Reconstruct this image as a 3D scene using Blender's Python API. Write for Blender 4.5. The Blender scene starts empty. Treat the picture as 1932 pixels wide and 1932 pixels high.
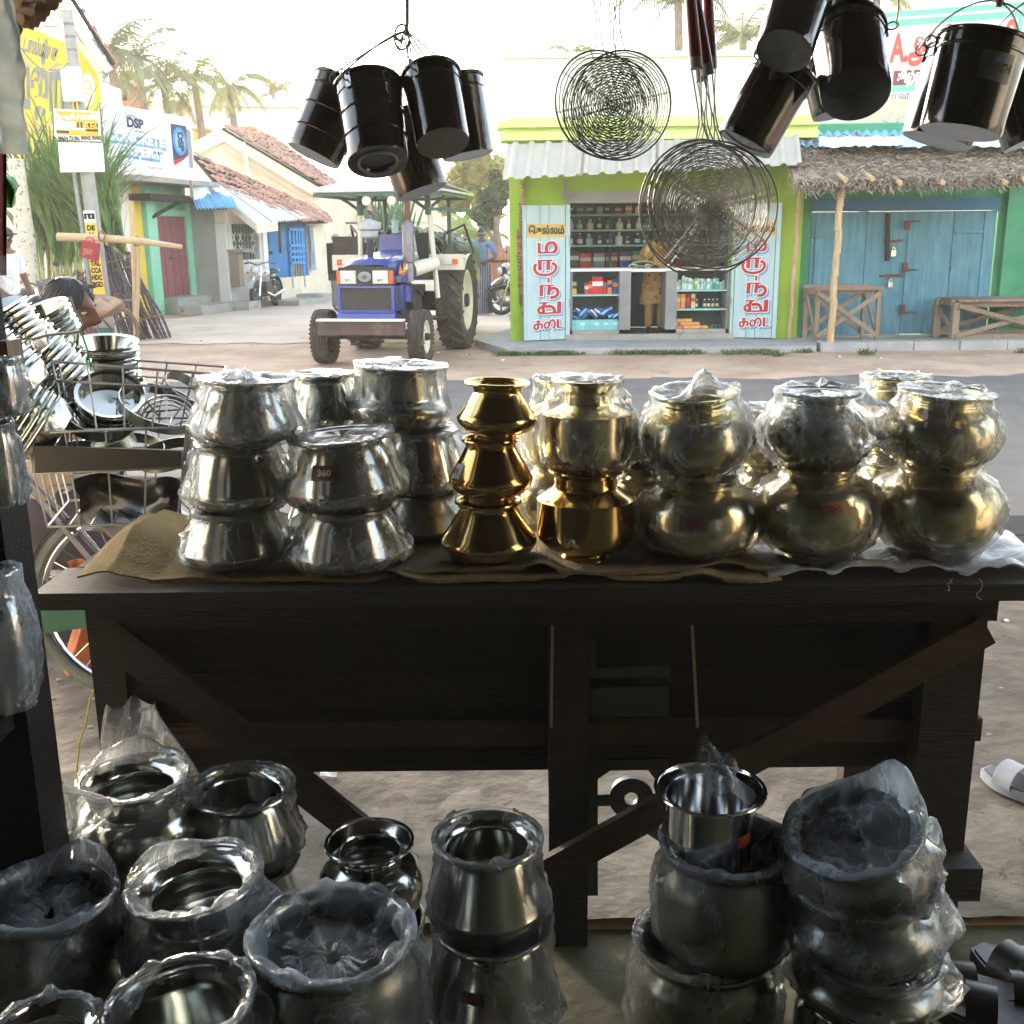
import bpy, math, random
from mathutils import Vector, Matrix, noise
random.seed(7)
S = bpy.context.scene
COL = S.collection
R = math.radians
PI = math.pi
V = Vector

# ------------------------------------------------------------------ camera
FOC = 2029.0          # focal length, in 1932ths of the picture width
PITCH = R(14.3)       # camera looks down
ROLL = 0.010
CAM = V((0.0, 0.0, 1.5))
FWD = V((0, math.cos(PITCH), -math.sin(PITCH)))
UP0 = V((0, math.sin(PITCH), math.cos(PITCH)))
RT0 = V((1, 0, 0))
_c, _s = math.cos(ROLL), math.sin(ROLL)
RIGHT = RT0 * _c - UP0 * _s
UP = UP0 * _c + RT0 * _s
cd = bpy.data.cameras.new('camera')
cd.sensor_width = 36.0
cd.lens = 36.0 * FOC / 1932.0
cd.clip_start = 0.05
cd.clip_end = 900.0
cam = bpy.data.objects.new('camera', cd)
m = Matrix.Identity(4)
for i in range(3):
    m[i][0] = RIGHT[i]; m[i][1] = UP[i]; m[i][2] = -FWD[i]; m[i][3] = CAM[i]
cam.matrix_world = m
COL.objects.link(cam)
S.camera = cam

# ------------------------------------------------------------------ world, sun, exposure
SUN_EL, SUN_AZ = R(13.0), R(-32.0)   # low hazy sun ahead and to the left, above the picture
w = bpy.data.worlds.new('World'); S.world = w; w.use_nodes = True
nt = w.node_tree
sky = nt.nodes.new('ShaderNodeTexSky'); sky.sky_type = 'NISHITA'; sky.sun_disc = False
sky.sun_elevation = SUN_EL; sky.sun_rotation = SUN_AZ
sky.air_density = 1.0; sky.dust_density = 1.6; sky.ozone_density = 0.6
hsv = nt.nodes.new('ShaderNodeHueSaturation'); hsv.inputs['Saturation'].default_value = 0.64   # hazy white sky
nt.links.new(sky.outputs[0], hsv.inputs['Color']); nt.links.new(hsv.outputs[0], nt.nodes['Background'].inputs[0])
nt.nodes['Background'].inputs[1].default_value = 0.15
sl = bpy.data.lights.new('sun', 'SUN'); sl.energy = 1.3; sl.angle = R(11); sl.color = (1.0, 0.85, 0.68)
sun = bpy.data.objects.new('sun', sl); COL.objects.link(sun)
sd = V((math.sin(SUN_AZ) * math.cos(SUN_EL), math.cos(SUN_AZ) * math.cos(SUN_EL), math.sin(SUN_EL)))
sun.rotation_euler = sd.to_track_quat('Z', 'Y').to_euler()
sun.location = sd * 60
S.view_settings.view_transform = 'Standard'
S.view_settings.look = 'None'
S.view_settings.exposure = 2.9
S.view_settings.gamma = 1.0
S.view_settings.use_curve_mapping = False
cy = S.cycles
cy.max_bounces = 10; cy.diffuse_bounces = 4; cy.glossy_bounces = 5; cy.transmission_bounces = 4
cy.transparent_max_bounces = 24
cy.use_denoising = True
cy.sample_clamp_indirect = 6.0
cy.caustics_reflective = False; cy.caustics_refractive = False

# ------------------------------------------------------------------ photograph measurements -> world points
def ray(u, v):
    du, dv = u - 966.0, v - 966.0
    a, b = du * _c - dv * _s, du * _s + dv * _c
    return FWD + RT0 * (a / FOC) - UP0 * (b / FOC)
def at(u, v, Y):
    d = ray(u, v); return CAM + d * (Y / d.y)
def gz(u, v, z=0.0):
    d = ray(u, v); return CAM + d * ((z - CAM.z) / d.z)
def atx(u, v, X):
    d = ray(u, v); return CAM + d * (X / d.x)
def px(n, p):
    return n / FOC * (p - CAM).dot(FWD)

# ------------------------------------------------------------------ mesh builder
class MB:
    def __init__(s):
        s.v = []; s.f = []; s.m = []
    def add(s, vs, fs, mi=0, M=None):
        o = len(s.v)
        if M is not None: vs = [M @ V(p) for p in vs]
        s.v.extend([tuple(p) for p in vs])
        s.f.extend([tuple(i + o for i in f) for f in fs])
        s.m.extend([mi] * len(fs))
        return s
    def box(s, c, d, rot=None, mi=0, taper=1.0):
        x, y, z = d[0] / 2, d[1] / 2, d[2] / 2
        t = taper
        vs = [(-x, -y, -z), (x, -y, -z), (x, y, -z), (-x, y, -z), (-x * t, -y * t, z), (x * t, -y * t, z), (x * t, y * t, z), (-x * t, y * t, z)]
        M = Matrix.Translation(V(c))
        if rot is not None: M = M @ (rot.to_4x4() if hasattr(rot, 'to_4x4') else rot)
        return s.add(vs, [(3, 2, 1, 0), (4, 5, 6, 7), (0, 1, 5, 4), (1, 2, 6, 5), (2, 3, 7, 6), (3, 0, 4, 7)], mi, M)
    def bar(s, p0, p1, w, h, up=V((0, 0, 1)), mi=0, ext=0.0):
        p0, p1 = V(p0), V(p1); d = p1 - p0; L = d.length; d = d / L
        a = V(up) - d * V(up).dot(d)
        if a.length < 1e-4: a = V((0, 1, 0)) - d * d.y
        a.normalize(); b = a.cross(d)
        M = Matrix((( d.x, b.x, a.x, 0), (d.y, b.y, a.y, 0), (d.z, b.z, a.z, 0), (0, 0, 0, 1)))
        M = Matrix.Translation((p0 + p1) / 2) @ M
        return s.box((0, 0, 0), (L + 2 * ext, w, h), None, mi) if False else s._boxM(M, (L + 2 * ext, w, h), mi)
    def _boxM(s, M, d, mi=0):
        x, y, z = d[0] / 2, d[1] / 2, d[2] / 2
        vs = [(-x, -y, -z), (x, -y, -z), (x, y, -z), (-x, y, -z), (-x, -y, z), (x, -y, z), (x, y, z), (-x, y, z)]
        return s.add(vs, [(3, 2, 1, 0), (4, 5, 6, 7), (0, 1, 5, 4), (1, 2, 6, 5), (2, 3, 7, 6), (3, 0, 4, 7)], mi, M)
    def tube(s, pts, r, n=6, closed=False, caps=True, mi=0):
        pts = [V(p) for p in pts]; k = len(pts); vs = []; fs = []
        ref = None
        for i, p in enumerate(pts):
            if closed: d = pts[(i + 1) % k] - pts[i - 1]
            else: d = pts[min(i + 1, k - 1)] - pts[max(i - 1, 0)]
            if d.length < 1e-9: d = V((0, 0, 1))
            d.normalize()
            if ref is None:
                ref = V((0, 0, 1)) if abs(d.z) < 0.9 else V((1, 0, 0))
            a = ref - d * ref.dot(d)
            if a.length < 1e-6: a = d.orthogonal()
            a.normalize(); b = d.cross(a); ref = a
            rr = r[i] if isinstance(r, (list, tuple)) else r
            for j in range(n):
                t = 2 * PI * j / n
                vs.append(p + a * (rr * math.cos(t)) + b * (rr * math.sin(t)))
        for i in range(k if closed else k - 1):
            i2 = (i + 1) % k
            for j in range(n):
                j2 = (j + 1) % n
                fs.append((i * n + j, i * n + j2, i2 * n + j2, i2 * n + j))
        if caps and not closed:
            fs.append(tuple(range(n))[::-1]); fs.append(tuple((k - 1) * n + j for j in range(n)))
        return s.add(vs, fs, mi)
    def lathe(s, prof, n=32, M=None, mi=0, caps=False):
        vs = []; fs = []; k = len(prof)
        for (r, z) in prof:
            for j in range(n):
                t = 2 * PI * j / n
                vs.append((r * math.cos(t), r * math.sin(t), z))
        for i in range(k - 1):
            for j in range(n):
                j2 = (j + 1) % n
                fs.append((i * n + j, i * n + j2, (i + 1) * n + j2, (i + 1) * n + j))
        if caps:
            fs.append(tuple(range(n))[::-1]); fs.append(tuple((k - 1) * n + j for j in range(n)))
        return s.add(vs, fs, mi, M)
    def poly(s, pts, mi=0):
        return s.add(pts, [tuple(range(len(pts)))], mi)
    def slab(s, pts, t, mi=0):
        """polygon pts extruded by vector t"""
        n = len(pts); t = V(t); a = [V(p) for p in pts]; b = [p + t for p in a]
        fs = [tuple(range(n))[::-1], tuple(range(n, 2 * n))]
        for i in range(n):
            j = (i + 1) % n
            fs.append((i, j, n + j, n + i))
        return s.add(a + b, fs, mi)
    def grid(s, fn, nu, nv, wrap=False, mi=0):
        vs = [fn(i / nu, j / nv) for j in range(nv + 1) for i in range(nu + (0 if wrap else 1))]
        w_ = nu if wrap else nu + 1; fs = []
        for j in range(nv):
            for i in range(nu):
                i2 = (i + 1) % w_ if wrap else i + 1
                fs.append((j * w_ + i, j * w_ + i2, (j + 1) * w_ + i2, (j + 1) * w_ + i))
        return s.add(vs, fs, mi)
    def ball(s, c, r, n=10, k=7, M=None, mi=0):
        rx, ry, rz = (r, r, r) if not isinstance(r, (tuple, list)) else r
        c = V(c); vs = []; fs = []
        for i in range(k + 1):
            a = -PI / 2 + PI * i / k
            for j in range(n):
                t = 2 * PI * j / n
                p = V((rx * math.cos(a) * math.cos(t), ry * math.cos(a) * math.sin(t), rz * math.sin(a)))
                if M is not None: p = M @ p
                vs.append(p + c)
        for i in range(k):
            for j in range(n):
                j2 = (j + 1) % n
                fs.append((i * n + j, i * n + j2, (i + 1) * n + j2, (i + 1) * n + j))
        return s.add(vs, fs, mi)
    def mesh(s, name, mats, org=V((0, 0, 0)), smooth=35):
        me = bpy.data.meshes.new(name)
        me.from_pydata([(p[0] - org[0], p[1] - org[1], p[2] - org[2]) for p in s.v], [], s.f)
        ml = mats if isinstance(mats, (list, tuple)) else [mats]
        for x in ml: me.materials.append(x)
        if len(ml) > 1: me.polygons.foreach_set('material_index', s.m)
        if smooth:
            me.polygons.foreach_set('use_smooth', [True] * len(me.polygons))
            me.set_sharp_from_angle(angle=R(smooth))
        me.update()
        return me

ORG = {}
def props(o, label=None, cat=None, group=None, kind=None):
    if label: o['label'] = label
    if cat: o['category'] = cat
    if group: o['group'] = group
    if kind: o['kind'] = kind
    return o
def thing(name, label, cat, loc=(0, 0, 0), group=None, local=False, rotz=0.0):
    """an Empty at the base of a thing; its parts are given in world space unless local"""
    o = bpy.data.objects.new(name, None); COL.objects.link(o)
    o.empty_display_size = 0.1
    o.location = loc; o.rotation_euler = (0, 0, rotz)
    ORG[o.name] = V((0, 0, 0)) if local else V(loc)
    return props(o, label, cat, group)
def part(name, mb, mats, parent, smooth=35, label=None, kind=None):
    org = ORG[parent.name]
    me = mb.mesh(name, mats, org, smooth) if isinstance(mb, MB) else mb
    o = bpy.data.objects.new(name, me); COL.objects.link(o)
    o.parent = parent; ORG[o.name] = org
    return props(o, label, None, None, kind)
def one(name, mb, mats, label, cat, group=None, smooth=35, kind=None):
    xs = [p[0] for p in mb.v]; ys = [p[1] for p in mb.v]; zs = [p[2] for p in mb.v]
    org = V(((min(xs) + max(xs)) / 2, (min(ys) + max(ys)) / 2, min(zs)))
    o = bpy.data.objects.new(name, mb.mesh(name, mats, org, smooth)); COL.objects.link(o)
    o.location = org; ORG[o.name] = org
    return props(o, label, cat, group, kind)
def struct(name, mb, mats, smooth=0, label=None):
    o = bpy.data.objects.new(name, mb.mesh(name, mats, V((0, 0, 0)), smooth)); COL.objects.link(o)
    ORG[o.name] = V((0, 0, 0))
    return props(o, label, None, None, 'structure')
def inst(name, me, parent, M, kind=None):
    """one more piece sharing mesh me under parent (world-space matrix M)"""
    o = bpy.data.objects.new(name, me); COL.objects.link(o); o.parent = parent
    o.matrix_local = Matrix.Translation(-ORG[parent.name]) @ M
    ORG[o.name] = ORG[parent.name]
    return props(o, None, None, None, kind)
def kids(o): return [c for c in bpy.data.objects if c.parent == o]
def copy_tree(root, loc, rotz=None, label=None, depth=0):
    c = root.copy(); COL.objects.link(c)
    for ch in list(root.children):
        d = ch.copy(); COL.objects.link(d); d.parent = c
        for g in list(ch.children):
            e = g.copy(); COL.objects.link(e); e.parent = d
    c.location = loc
    if rotz is not None: c.rotation_euler = (0, 0, rotz)
    if label: c['label'] = label
    return c

# ------------------------------------------------------------------ materials
def lin(c):
    c = c / 255.0
    return c / 12.92 if c <= 0.04045 else ((c + 0.055) / 1.055) ** 2.4
def C(r, g, b): return (lin(r), lin(g), lin(b), 1.0)
def mat(name, c1, c2=None, rough=0.7, metal=0.0, scale=6.0, bump=0.0, bscale=40.0, orand=0.0, coat=0.0, stretch=None, c3=None, s3=2.0, f3=0.55, detail=4.0, spec=0.5, rvar=0.0, sheen=0.0, transl=0.0):
    mt = bpy.data.materials.new(name); mt.use_nodes = True
    n, l = mt.node_tree.nodes, mt.node_tree.links
    b = n['Principled BSDF']
    b.inputs['Roughness'].default_value = rough; b.inputs['Metallic'].default_value = metal
    b.inputs['Specular IOR Level'].default_value = spec
    if coat: b.inputs['Coat Weight'].default_value = coat; b.inputs['Coat Roughness'].default_value = 0.08
    tc = n.new('ShaderNodeTexCoord'); vec = tc.outputs['Object']
    if stretch:
        mp = n.new('ShaderNodeMapping'); mp.inputs['Scale'].default_value = stretch; l.new(vec, mp.inputs[0]); vec = mp.outputs[0]
    colour = None
    if c2 is not None:
        nz = n.new('ShaderNodeTexNoise'); nz.inputs['Scale'].default_value = scale; nz.inputs['Detail'].default_value = detail; nz.inputs['Roughness'].default_value = 0.62
        l.new(vec, nz.inputs['Vector'])
        rp = n.new('ShaderNodeValToRGB'); rp.color_ramp.elements[0].position = 0.34; rp.color_ramp.elements[1].position = 0.66
        rp.color_ramp.elements[0].color = c1; rp.color_ramp.elements[1].color = c2
        l.new(nz.outputs['Fac'], rp.inputs[0]); colour = rp.outputs[0]
        if rvar:
            mr = n.new('ShaderNodeMapRange'); mr.inputs['To Min'].default_value = max(0, rough - rvar); mr.inputs['To Max'].default_value = min(1, rough + rvar)
            l.new(nz.outputs['Fac'], mr.inputs['Value']); l.new(mr.outputs[0], b.inputs['Roughness'])
    if c3 is not None:
        nz = n.new('ShaderNodeTexNoise'); nz.inputs['Scale'].default_value = s3; nz.inputs['Detail'].default_value = 6.0; nz.inputs['Roughness'].default_value = 0.7
        l.new(vec, nz.inputs['Vector'])
        rp = n.new('ShaderNodeValToRGB'); rp.color_ramp.elements[0].position = f3; rp.color_ramp.elements[1].position = min(1, f3 + 0.08)
        rp.color_ramp.elements[0].color = (0, 0, 0, 1); rp.color_ramp.elements[1].color = (1, 1, 1, 1)
        l.new(nz.outputs['Fac'], rp.inputs[0])
        mx = n.new('ShaderNodeMix'); mx.data_type = 'RGBA'
        l.new(rp.outputs[0], mx.inputs[0])
        if colour is not None: l.new(colour, mx.inputs[6])
        else: mx.inputs[6].default_value = c1
        mx.inputs[7].default_value = c3; colour = mx.outputs[2]
    if orand:
        oi = n.new('ShaderNodeObjectInfo')
        hs = n.new('ShaderNodeHueSaturation')
        mr = n.new('ShaderNodeMapRange'); mr.inputs['To Min'].default_value = 1 - orand; mr.inputs['To Max'].default_value = 1 + orand
        l.new(oi.outputs['Random'], mr.inputs['Value']); l.new(mr.outputs[0], hs.inputs['Value'])
        if colour is not None: l.new(colour, hs.inputs['Color'])
        else: hs.inputs['Color'].default_value = c1
        colour = hs.outputs[0]
    if colour is not None: l.new(colour, b.inputs['Base Color'])
    else: b.inputs['Base Color'].default_value = c1
    if bump:
        nb = n.new('ShaderNodeTexNoise'); nb.inputs['Scale'].default_value = bscale; nb.inputs['Detail'].default_value = 5.0
        l.new(vec, nb.inputs['Vector'])
        bp = n.new('ShaderNodeBump'); bp.inputs['Strength'].default_value = bump; bp.inputs['Distance'].default_value = 0.02
        l.new(nb.outputs['Fac'], bp.inputs['Height']); l.new(bp.outputs[0], b.inputs['Normal'])
    if transl:
        tr = n.new('ShaderNodeBsdfTranslucent'); mxs = n.new('ShaderNodeMixShader'); mxs.inputs[0].default_value = transl
        if colour is not None: l.new(colour, tr.inputs[0])
        else: tr.inputs[0].default_value = c1
        l.new(b.outputs[0], mxs.inputs[1]); l.new(tr.outputs[0], mxs.inputs[2])
        l.new(mxs.outputs[0], n['Material Output'].inputs[0])
    return mt
def plastic_film(name, milk=0.10, gloss=0.35, wscale=14.0, milkcol=(0.85, 0.87, 0.88, 1)):
    """thin clear polythene: transparent, creased into shiny facets, milky along the creases"""
    mt = bpy.data.materials.new(name); mt.use_nodes = True
    n, l = mt.node_tree.nodes, mt.node_tree.links
    n.remove(n['Principled BSDF']); out = n['Material Output']
    def N(t, **k):
        x = n.new(t)
        for a, b in k.items(): setattr(x, a, b)
        return x
    def vm(op, a, b):
        x = N('ShaderNodeVectorMath', operation=op)
        for q, y in enumerate((a, b)):
            if isinstance(y, tuple): x.inputs[q].default_value = y
            elif y is not None: l.new(y, x.inputs[q])
        return x.outputs[0]
    def mr(src, f0, f1, t0, t1):
        x = N('ShaderNodeMapRange'); l.new(src, x.inputs[0])
        for q, y in zip(('From Min', 'From Max', 'To Min', 'To Max'), (f0, f1, t0, t1)): x.inputs[q].default_value = y
        return x.outputs[0]
    tc = N('ShaderNodeTexCoord'); oi = N('ShaderNodeObjectInfo'); p = vm('ADD', tc.outputs['Object'], oi.outputs['Location'])
    nz = N('ShaderNodeTexNoise'); nz.inputs['Scale'].default_value = 9; nz.inputs['Detail'].default_value = 3; l.new(p, nz.inputs['Vector'])
    q = vm('ADD', vm('MULTIPLY', p, (1, 1, 0.42)), vm('MULTIPLY', nz.outputs['Color'], (0.07, 0.07, 0.07)))
    v1 = N('ShaderNodeTexVoronoi'); v1.inputs['Scale'].default_value = wscale; l.new(q, v1.inputs['Vector'])
    v3 = N('ShaderNodeTexVoronoi'); v3.inputs['Scale'].default_value = wscale * 3.1; l.new(q, v3.inputs['Vector'])
    ge = N('ShaderNodeNewGeometry')
    o1 = vm('MULTIPLY', vm('SUBTRACT', v1.outputs['Color'], (0.5, 0.5, 0.5)), (0.34, 0.34, 0.34)); o2 = vm('MULTIPLY', vm('SUBTRACT', v3.outputs['Color'], (0.5, 0.5, 0.5)), (0.16, 0.16, 0.16))
    nrm = N('ShaderNodeVectorMath', operation='NORMALIZE'); l.new(vm('ADD', vm('ADD', ge.outputs['Normal'], o1), o2), nrm.inputs[0]); nr = nrm.outputs[0]
    lw = N('ShaderNodeLayerWeight'); lw.inputs['Blend'].default_value = 0.30; l.new(nr, lw.inputs['Normal'])
    fg = mr(lw.outputs['Fresnel'], 0, 1, 0.015, gloss * 2.2)
    n2 = N('ShaderNodeTexNoise'); n2.inputs['Scale'].default_value = wscale * 0.55; n2.inputs['Detail'].default_value = 4; n2.inputs['Distortion'].default_value = 1.2; l.new(q, n2.inputs['Vector'])
    ab = N('ShaderNodeMath', operation='ABSOLUTE'); sb = N('ShaderNodeMath', operation='SUBTRACT'); sb.inputs[1].default_value = 0.5; l.new(n2.outputs['Fac'], sb.inputs[0]); l.new(sb.outputs[0], ab.inputs[0])
    ml = mr(ab.outputs[0], 0.0, 0.03, min(1, milk * 1.9), milk * 0.75)
    mx = N('ShaderNodeMath', operation='MULTIPLY', use_clamp=True); l.new(ml, mx.inputs[0]); l.new(mr(nz.outputs['Fac'], 0.36, 0.64, 0.25, 2.1), mx.inputs[1])
    tr = N('ShaderNodeBsdfTransparent'); gl = N('ShaderNodeBsdfGlossy'); gl.inputs['Roughness'].default_value = 0.10; l.new(nr, gl.inputs['Normal'])
    df = N('ShaderNodeBsdfDiffuse'); df.inputs[0].default_value = milkcol; tl = N('ShaderNodeBsdfTranslucent'); tl.inputs[0].default_value = milkcol
    def mixs(f, a, b):
        x = N('ShaderNodeMixShader')
        if isinstance(f, float): x.inputs[0].default_value = f
        else: l.new(f, x.inputs[0])
        l.new(a, x.inputs[1]); l.new(b, x.inputs[2]); return x.outputs[0]
    l.new(mixs(mx.outputs[0], mixs(fg, tr.outputs[0], gl.outputs[0]), mixs(0.5, df.outputs[0], tl.outputs[0])), out.inputs[0])
    return mt

# ------------------------------------------------------------------ lettering
def text_mesh(body, size, bold=0.0, align='CENTER', spacing=1.0):
    c = bpy.data.curves.new('lettering', 'FONT'); c.body = body; c.size = size; c.align_x = align; c.align_y = 'CENTER'
    c.offset = bold; c.space_character = spacing; c.resolution_u = 3
    o = bpy.data.objects.new('lettering', c); COL.objects.link(o)
    dg = bpy.context.evaluated_depsgraph_get(); dg.update()
    me = bpy.data.meshes.new_from_object(o.evaluated_get(dg))
    bpy.data.objects.remove(o); bpy.data.curves.remove(c)
    return me
def frame(p, x, y):
    """matrix with local x along x, local y along y, z out of the plane, at p"""
    x = V(x).normalized(); y = V(y); y = (y - x * y.dot(x)).normalized(); z = x.cross(y)
    return Matrix(((x.x, y.x, z.x, p[0]), (x.y, y.y, z.y, p[1]), (x.z, y.z, z.z, p[2]), (0, 0, 0, 1)))
def letters(body, size, p, x, y, material, parent, bold=0.0, sx=1.0, out=0.004, name='lettering', align='CENTER', slant=0.0, fit=None):
    me = text_mesh(body, size, bold, align)
    if fit and len(me.vertices):
        xs = [v.co.x for v in me.vertices]; sx = fit / max(1e-6, max(xs) - min(xs))
    F = frame(p, x, y)
    me.transform(F @ Matrix.Translation((0, 0, out)) @ Matrix(((sx, slant, 0, 0), (0, 1, 0, 0), (0, 0, 1, 0), (0, 0, 0, 1))))
    me.transform(Matrix.Translation(-ORG[parent.name]))
    me.materials.clear(); me.materials.append(material); me.name = name
    o = bpy.data.objects.new(name, me); COL.objects.link(o); o.parent = parent; ORG[o.name] = ORG[parent.name]
    return o
def smooth_line(pts, k=4):
    pts = [V((p[0], p[1], 0)) for p in pts]
    if len(pts) < 3: return pts
    q = []
    for i in range(len(pts) - 1):
        p0 = pts[max(i - 1, 0)]; p1 = pts[i]; p2 = pts[i + 1]; p3 = pts[min(i + 2, len(pts) - 1)]
        for j in range(k):
            t = j / k
            q.append(0.5 * ((2 * p1) + (p2 - p0) * t + (2 * p0 - 5 * p1 + 4 * p2 - p3) * t * t + (3 * p1 - p0 - 3 * p2 + p3) * t ** 3))
    q.append(pts[-1]); return q
def brush(mb, F, pts, wd, z, grow=0.0, off=(0, 0), caps=True):
    """a flat brush stroke in the plane of F"""
    L = smooth_line(pts); n = len(L); h = wd / 2 + grow; a = []; b = []
    for i, p in enumerate(L):
        d = L[min(i + 1, n - 1)] - L[max(i - 1, 0)]; d.normalize()
        if grow:
            if i == 0: p = p - d * grow
            if i == n - 1: p = p + d * grow
        nn = V((-d.y, d.x, 0))
        a.append(p + nn * h); b.append(p - nn * h)
    vs = [F @ V((q.x + off[0], q.y + off[1], z)) for q in a + b]
    fs = [(i + 1, i, n + i, n + i + 1) for i in range(n - 1)]
    mb.add(vs, fs)
def nz3(p, s=1.0, o=0.0):
    return noise.noise(V((p[0] * s + o, p[1] * s + o * 1.7, p[2] * s - o)))
# ------------------------------------------------------------------ shared materials
WHITE = C(225, 225, 222)
M_dirt = mat('dirt', C(160, 134, 112), C(190, 164, 141), rough=0.95, scale=1.1, bump=0.8, bscale=10, c3=C(142, 116, 97), s3=3.3, f3=0.58)
M_asph = mat('asphalt', C(90, 88, 86), C(105, 102, 98), rough=0.92, scale=2.0, bump=0.5, bscale=120, c3=C(122, 116, 109), s3=1.6, f3=0.58)
M_conc = mat('concrete', C(150, 148, 140), C(172, 168, 158), rough=0.9, scale=2.5, bump=0.25, bscale=30, c3=C(120, 116, 108), s3=3, f3=0.62)
M_slab = mat('stone_slab', C(150, 152, 154), C(172, 172, 170), rough=0.8, scale=4, bump=0.2, bscale=25, orand=0.08)
M_lane = mat('lane_concrete', C(184, 166, 148), C(202, 186, 168), rough=0.92, scale=0.8, bump=0.3, bscale=14, c3=C(166, 148, 130), s3=1.4, f3=0.58)
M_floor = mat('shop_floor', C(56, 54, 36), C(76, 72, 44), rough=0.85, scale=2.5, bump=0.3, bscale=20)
M_steel = mat('steel', (0.50, 0.52, 0.48, 1), (0.58, 0.60, 0.56, 1), rough=0.15, metal=1.0, scale=3, rvar=0.05)
M_steelb = mat('bright_steel', (0.78, 0.79, 0.80, 1), None, rough=0.12, metal=1.0)
M_steeld = mat('brushed_steel', (0.38, 0.41, 0.38, 1), (0.46, 0.49, 0.46, 1), rough=0.27, metal=1.0, scale=3, rvar=0.05)
M_brass = mat('brass', (0.50, 0.35, 0.13, 1), (0.58, 0.43, 0.19, 1), rough=0.13, metal=1.0, scale=4, rvar=0.05)
M_brassp = mat('pale_brass', (0.72, 0.65, 0.42, 1), (0.78, 0.72, 0.52, 1), rough=0.20, metal=1.0, scale=4, rvar=0.05)
M_copper = mat('reddish_brass', (0.58, 0.33, 0.11, 1), (0.62, 0.40, 0.15, 1), rough=0.12, metal=1.0, scale=4, rvar=0.04)
M_black = mat('black_enamel', (0.014, 0.015, 0.014, 1), (0.022, 0.022, 0.020, 1), rough=0.15, spec=0.7, coat=0.5, scale=5, bump=0.12, bscale=11)
M_tin = mat('dark_tin', (0.09, 0.085, 0.08, 1), (0.13, 0.12, 0.11, 1), rough=0.22, metal=0.85, scale=5)
M_skw = mat('skimmer_wire', (0.26, 0.27, 0.27, 1), None, rough=0.5, metal=0.5)
M_wire = mat('dark_wire', (0.17, 0.175, 0.175, 1), None, rough=0.4, metal=0.6)
M_chrome = mat('bright_wire', (0.62, 0.63, 0.64, 1), None, rough=0.22, metal=1.0)
M_film = plastic_film('clear_plastic', milk=0.12, gloss=0.40)
M_film2 = plastic_film('sky_tinted_milky_plastic', milk=0.30, gloss=0.45, wscale=20, milkcol=(0.74, 0.83, 0.92, 1))  # cloudy film, the blue of skylight painted into its milk colour
M_filmb = plastic_film('sky_tinted_loose_plastic', milk=0.24, gloss=0.44, wscale=17, milkcol=(0.80, 0.87, 0.94, 1))  # loose bag film, milk colour tinted blue to stand for skylight
M_woodk = mat('dark_wood', C(15, 13, 11), C(34, 28, 22), rough=0.75, scale=7, stretch=(1.5, 22, 22), bump=0.5, bscale=14, orand=0.2, c3=C(58, 51, 43), s3=5, f3=0.66)
M_woodb = mat('brown_wood', C(48, 36, 25), C(62, 47, 33), rough=0.8, scale=6, stretch=(3, 14, 14), bump=0.3, bscale=20, orand=0.1)
M_woodg = mat('grey_wood', C(128, 112, 96), C(152, 136, 116), rough=0.85, scale=5, stretch=(12, 12, 3), bump=0.3, bscale=16, orand=0.15)
M_bamboo = mat('bamboo', C(176, 150, 112), C(200, 176, 138), rough=0.6, scale=7, stretch=(8, 8, 1), bump=0.15, bscale=12, c3=C(140, 112, 80), s3=4, f3=0.64)
M_rust = mat('rust', C(98, 64, 48), C(120, 84, 66), rough=0.9, scale=14)
M_sack = mat('burlap', C(150, 134, 100), C(172, 156, 122), rough=0.95, scale=8, bump=0.6, bscale=160)
M_jute = mat('jute_yellow', C(118, 98, 54), C(142, 120, 74), rough=0.95, scale=8, bump=0.5, bscale=140)
M_tarp = mat('white_tarp', C(196, 204, 212), C(216, 222, 228), rough=0.55, scale=5, bump=0.5, bscale=40)
M_red = mat('red_paint', C(176, 30, 36), None, rough=0.5)
M_dkgreen = mat('dark_green_paint', C(24, 58, 40), None, rough=0.6)
M_navy = mat('navy_paint', C(34, 40, 84), None, rough=0.5)
M_grey = mat('grey_paint', C(128, 130, 130), C(146, 148, 146), rough=0.6, scale=3)
M_white = mat('white_paint', C(224, 224, 220), C(232, 232, 230), rough=0.6, scale=3)
M_ltblue = mat('pale_blue_paint', C(120, 176, 214), None, rough=0.6)
M_mint = mat('mint_plaster', C(120, 190, 160), C(146, 208, 178), rough=0.85, scale=2, c3=C(170, 206, 188), s3=3, f3=0.6)
M_yell = mat('yellow_plaster', C(214, 180, 58), C(228, 196, 76), rough=0.85, scale=2, c3=C(186, 146, 52), s3=2.4, f3=0.62)
M_cream = mat('cream_plaster', C(206, 196, 172), C(222, 212, 190), rough=0.9, scale=1.2, c3=C(186, 176, 152), s3=2, f3=0.6)
M_pink = mat('pink_plaster', C(196, 150, 122), C(212, 170, 142), rough=0.9, scale=1.5)
M_tile = mat('clay_tile', C(146, 106, 88), C(184, 144, 122), rough=0.95, scale=9, orand=0.32)
M_maroon = mat('maroon_door', C(116, 60, 66), C(134, 76, 80), rough=0.65, scale=3, stretch=(3, 3, 1), orand=0.05, c3=C(150, 100, 98), s3=4, f3=0.66)
M_tin_w = mat('white_sheet', C(190, 190, 188), C(206, 204, 200), rough=0.45, scale=2, orand=0.03, c3=C(196, 188, 176), s3=3, f3=0.62)
M_tin_b = mat('blue_sheet', C(110, 176, 214), C(132, 192, 224), rough=0.5, scale=2, orand=0.05)
M_tin_db = mat('blue_painted_sheet', C(40, 120, 178), C(58, 138, 192), rough=0.55, scale=2)
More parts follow.
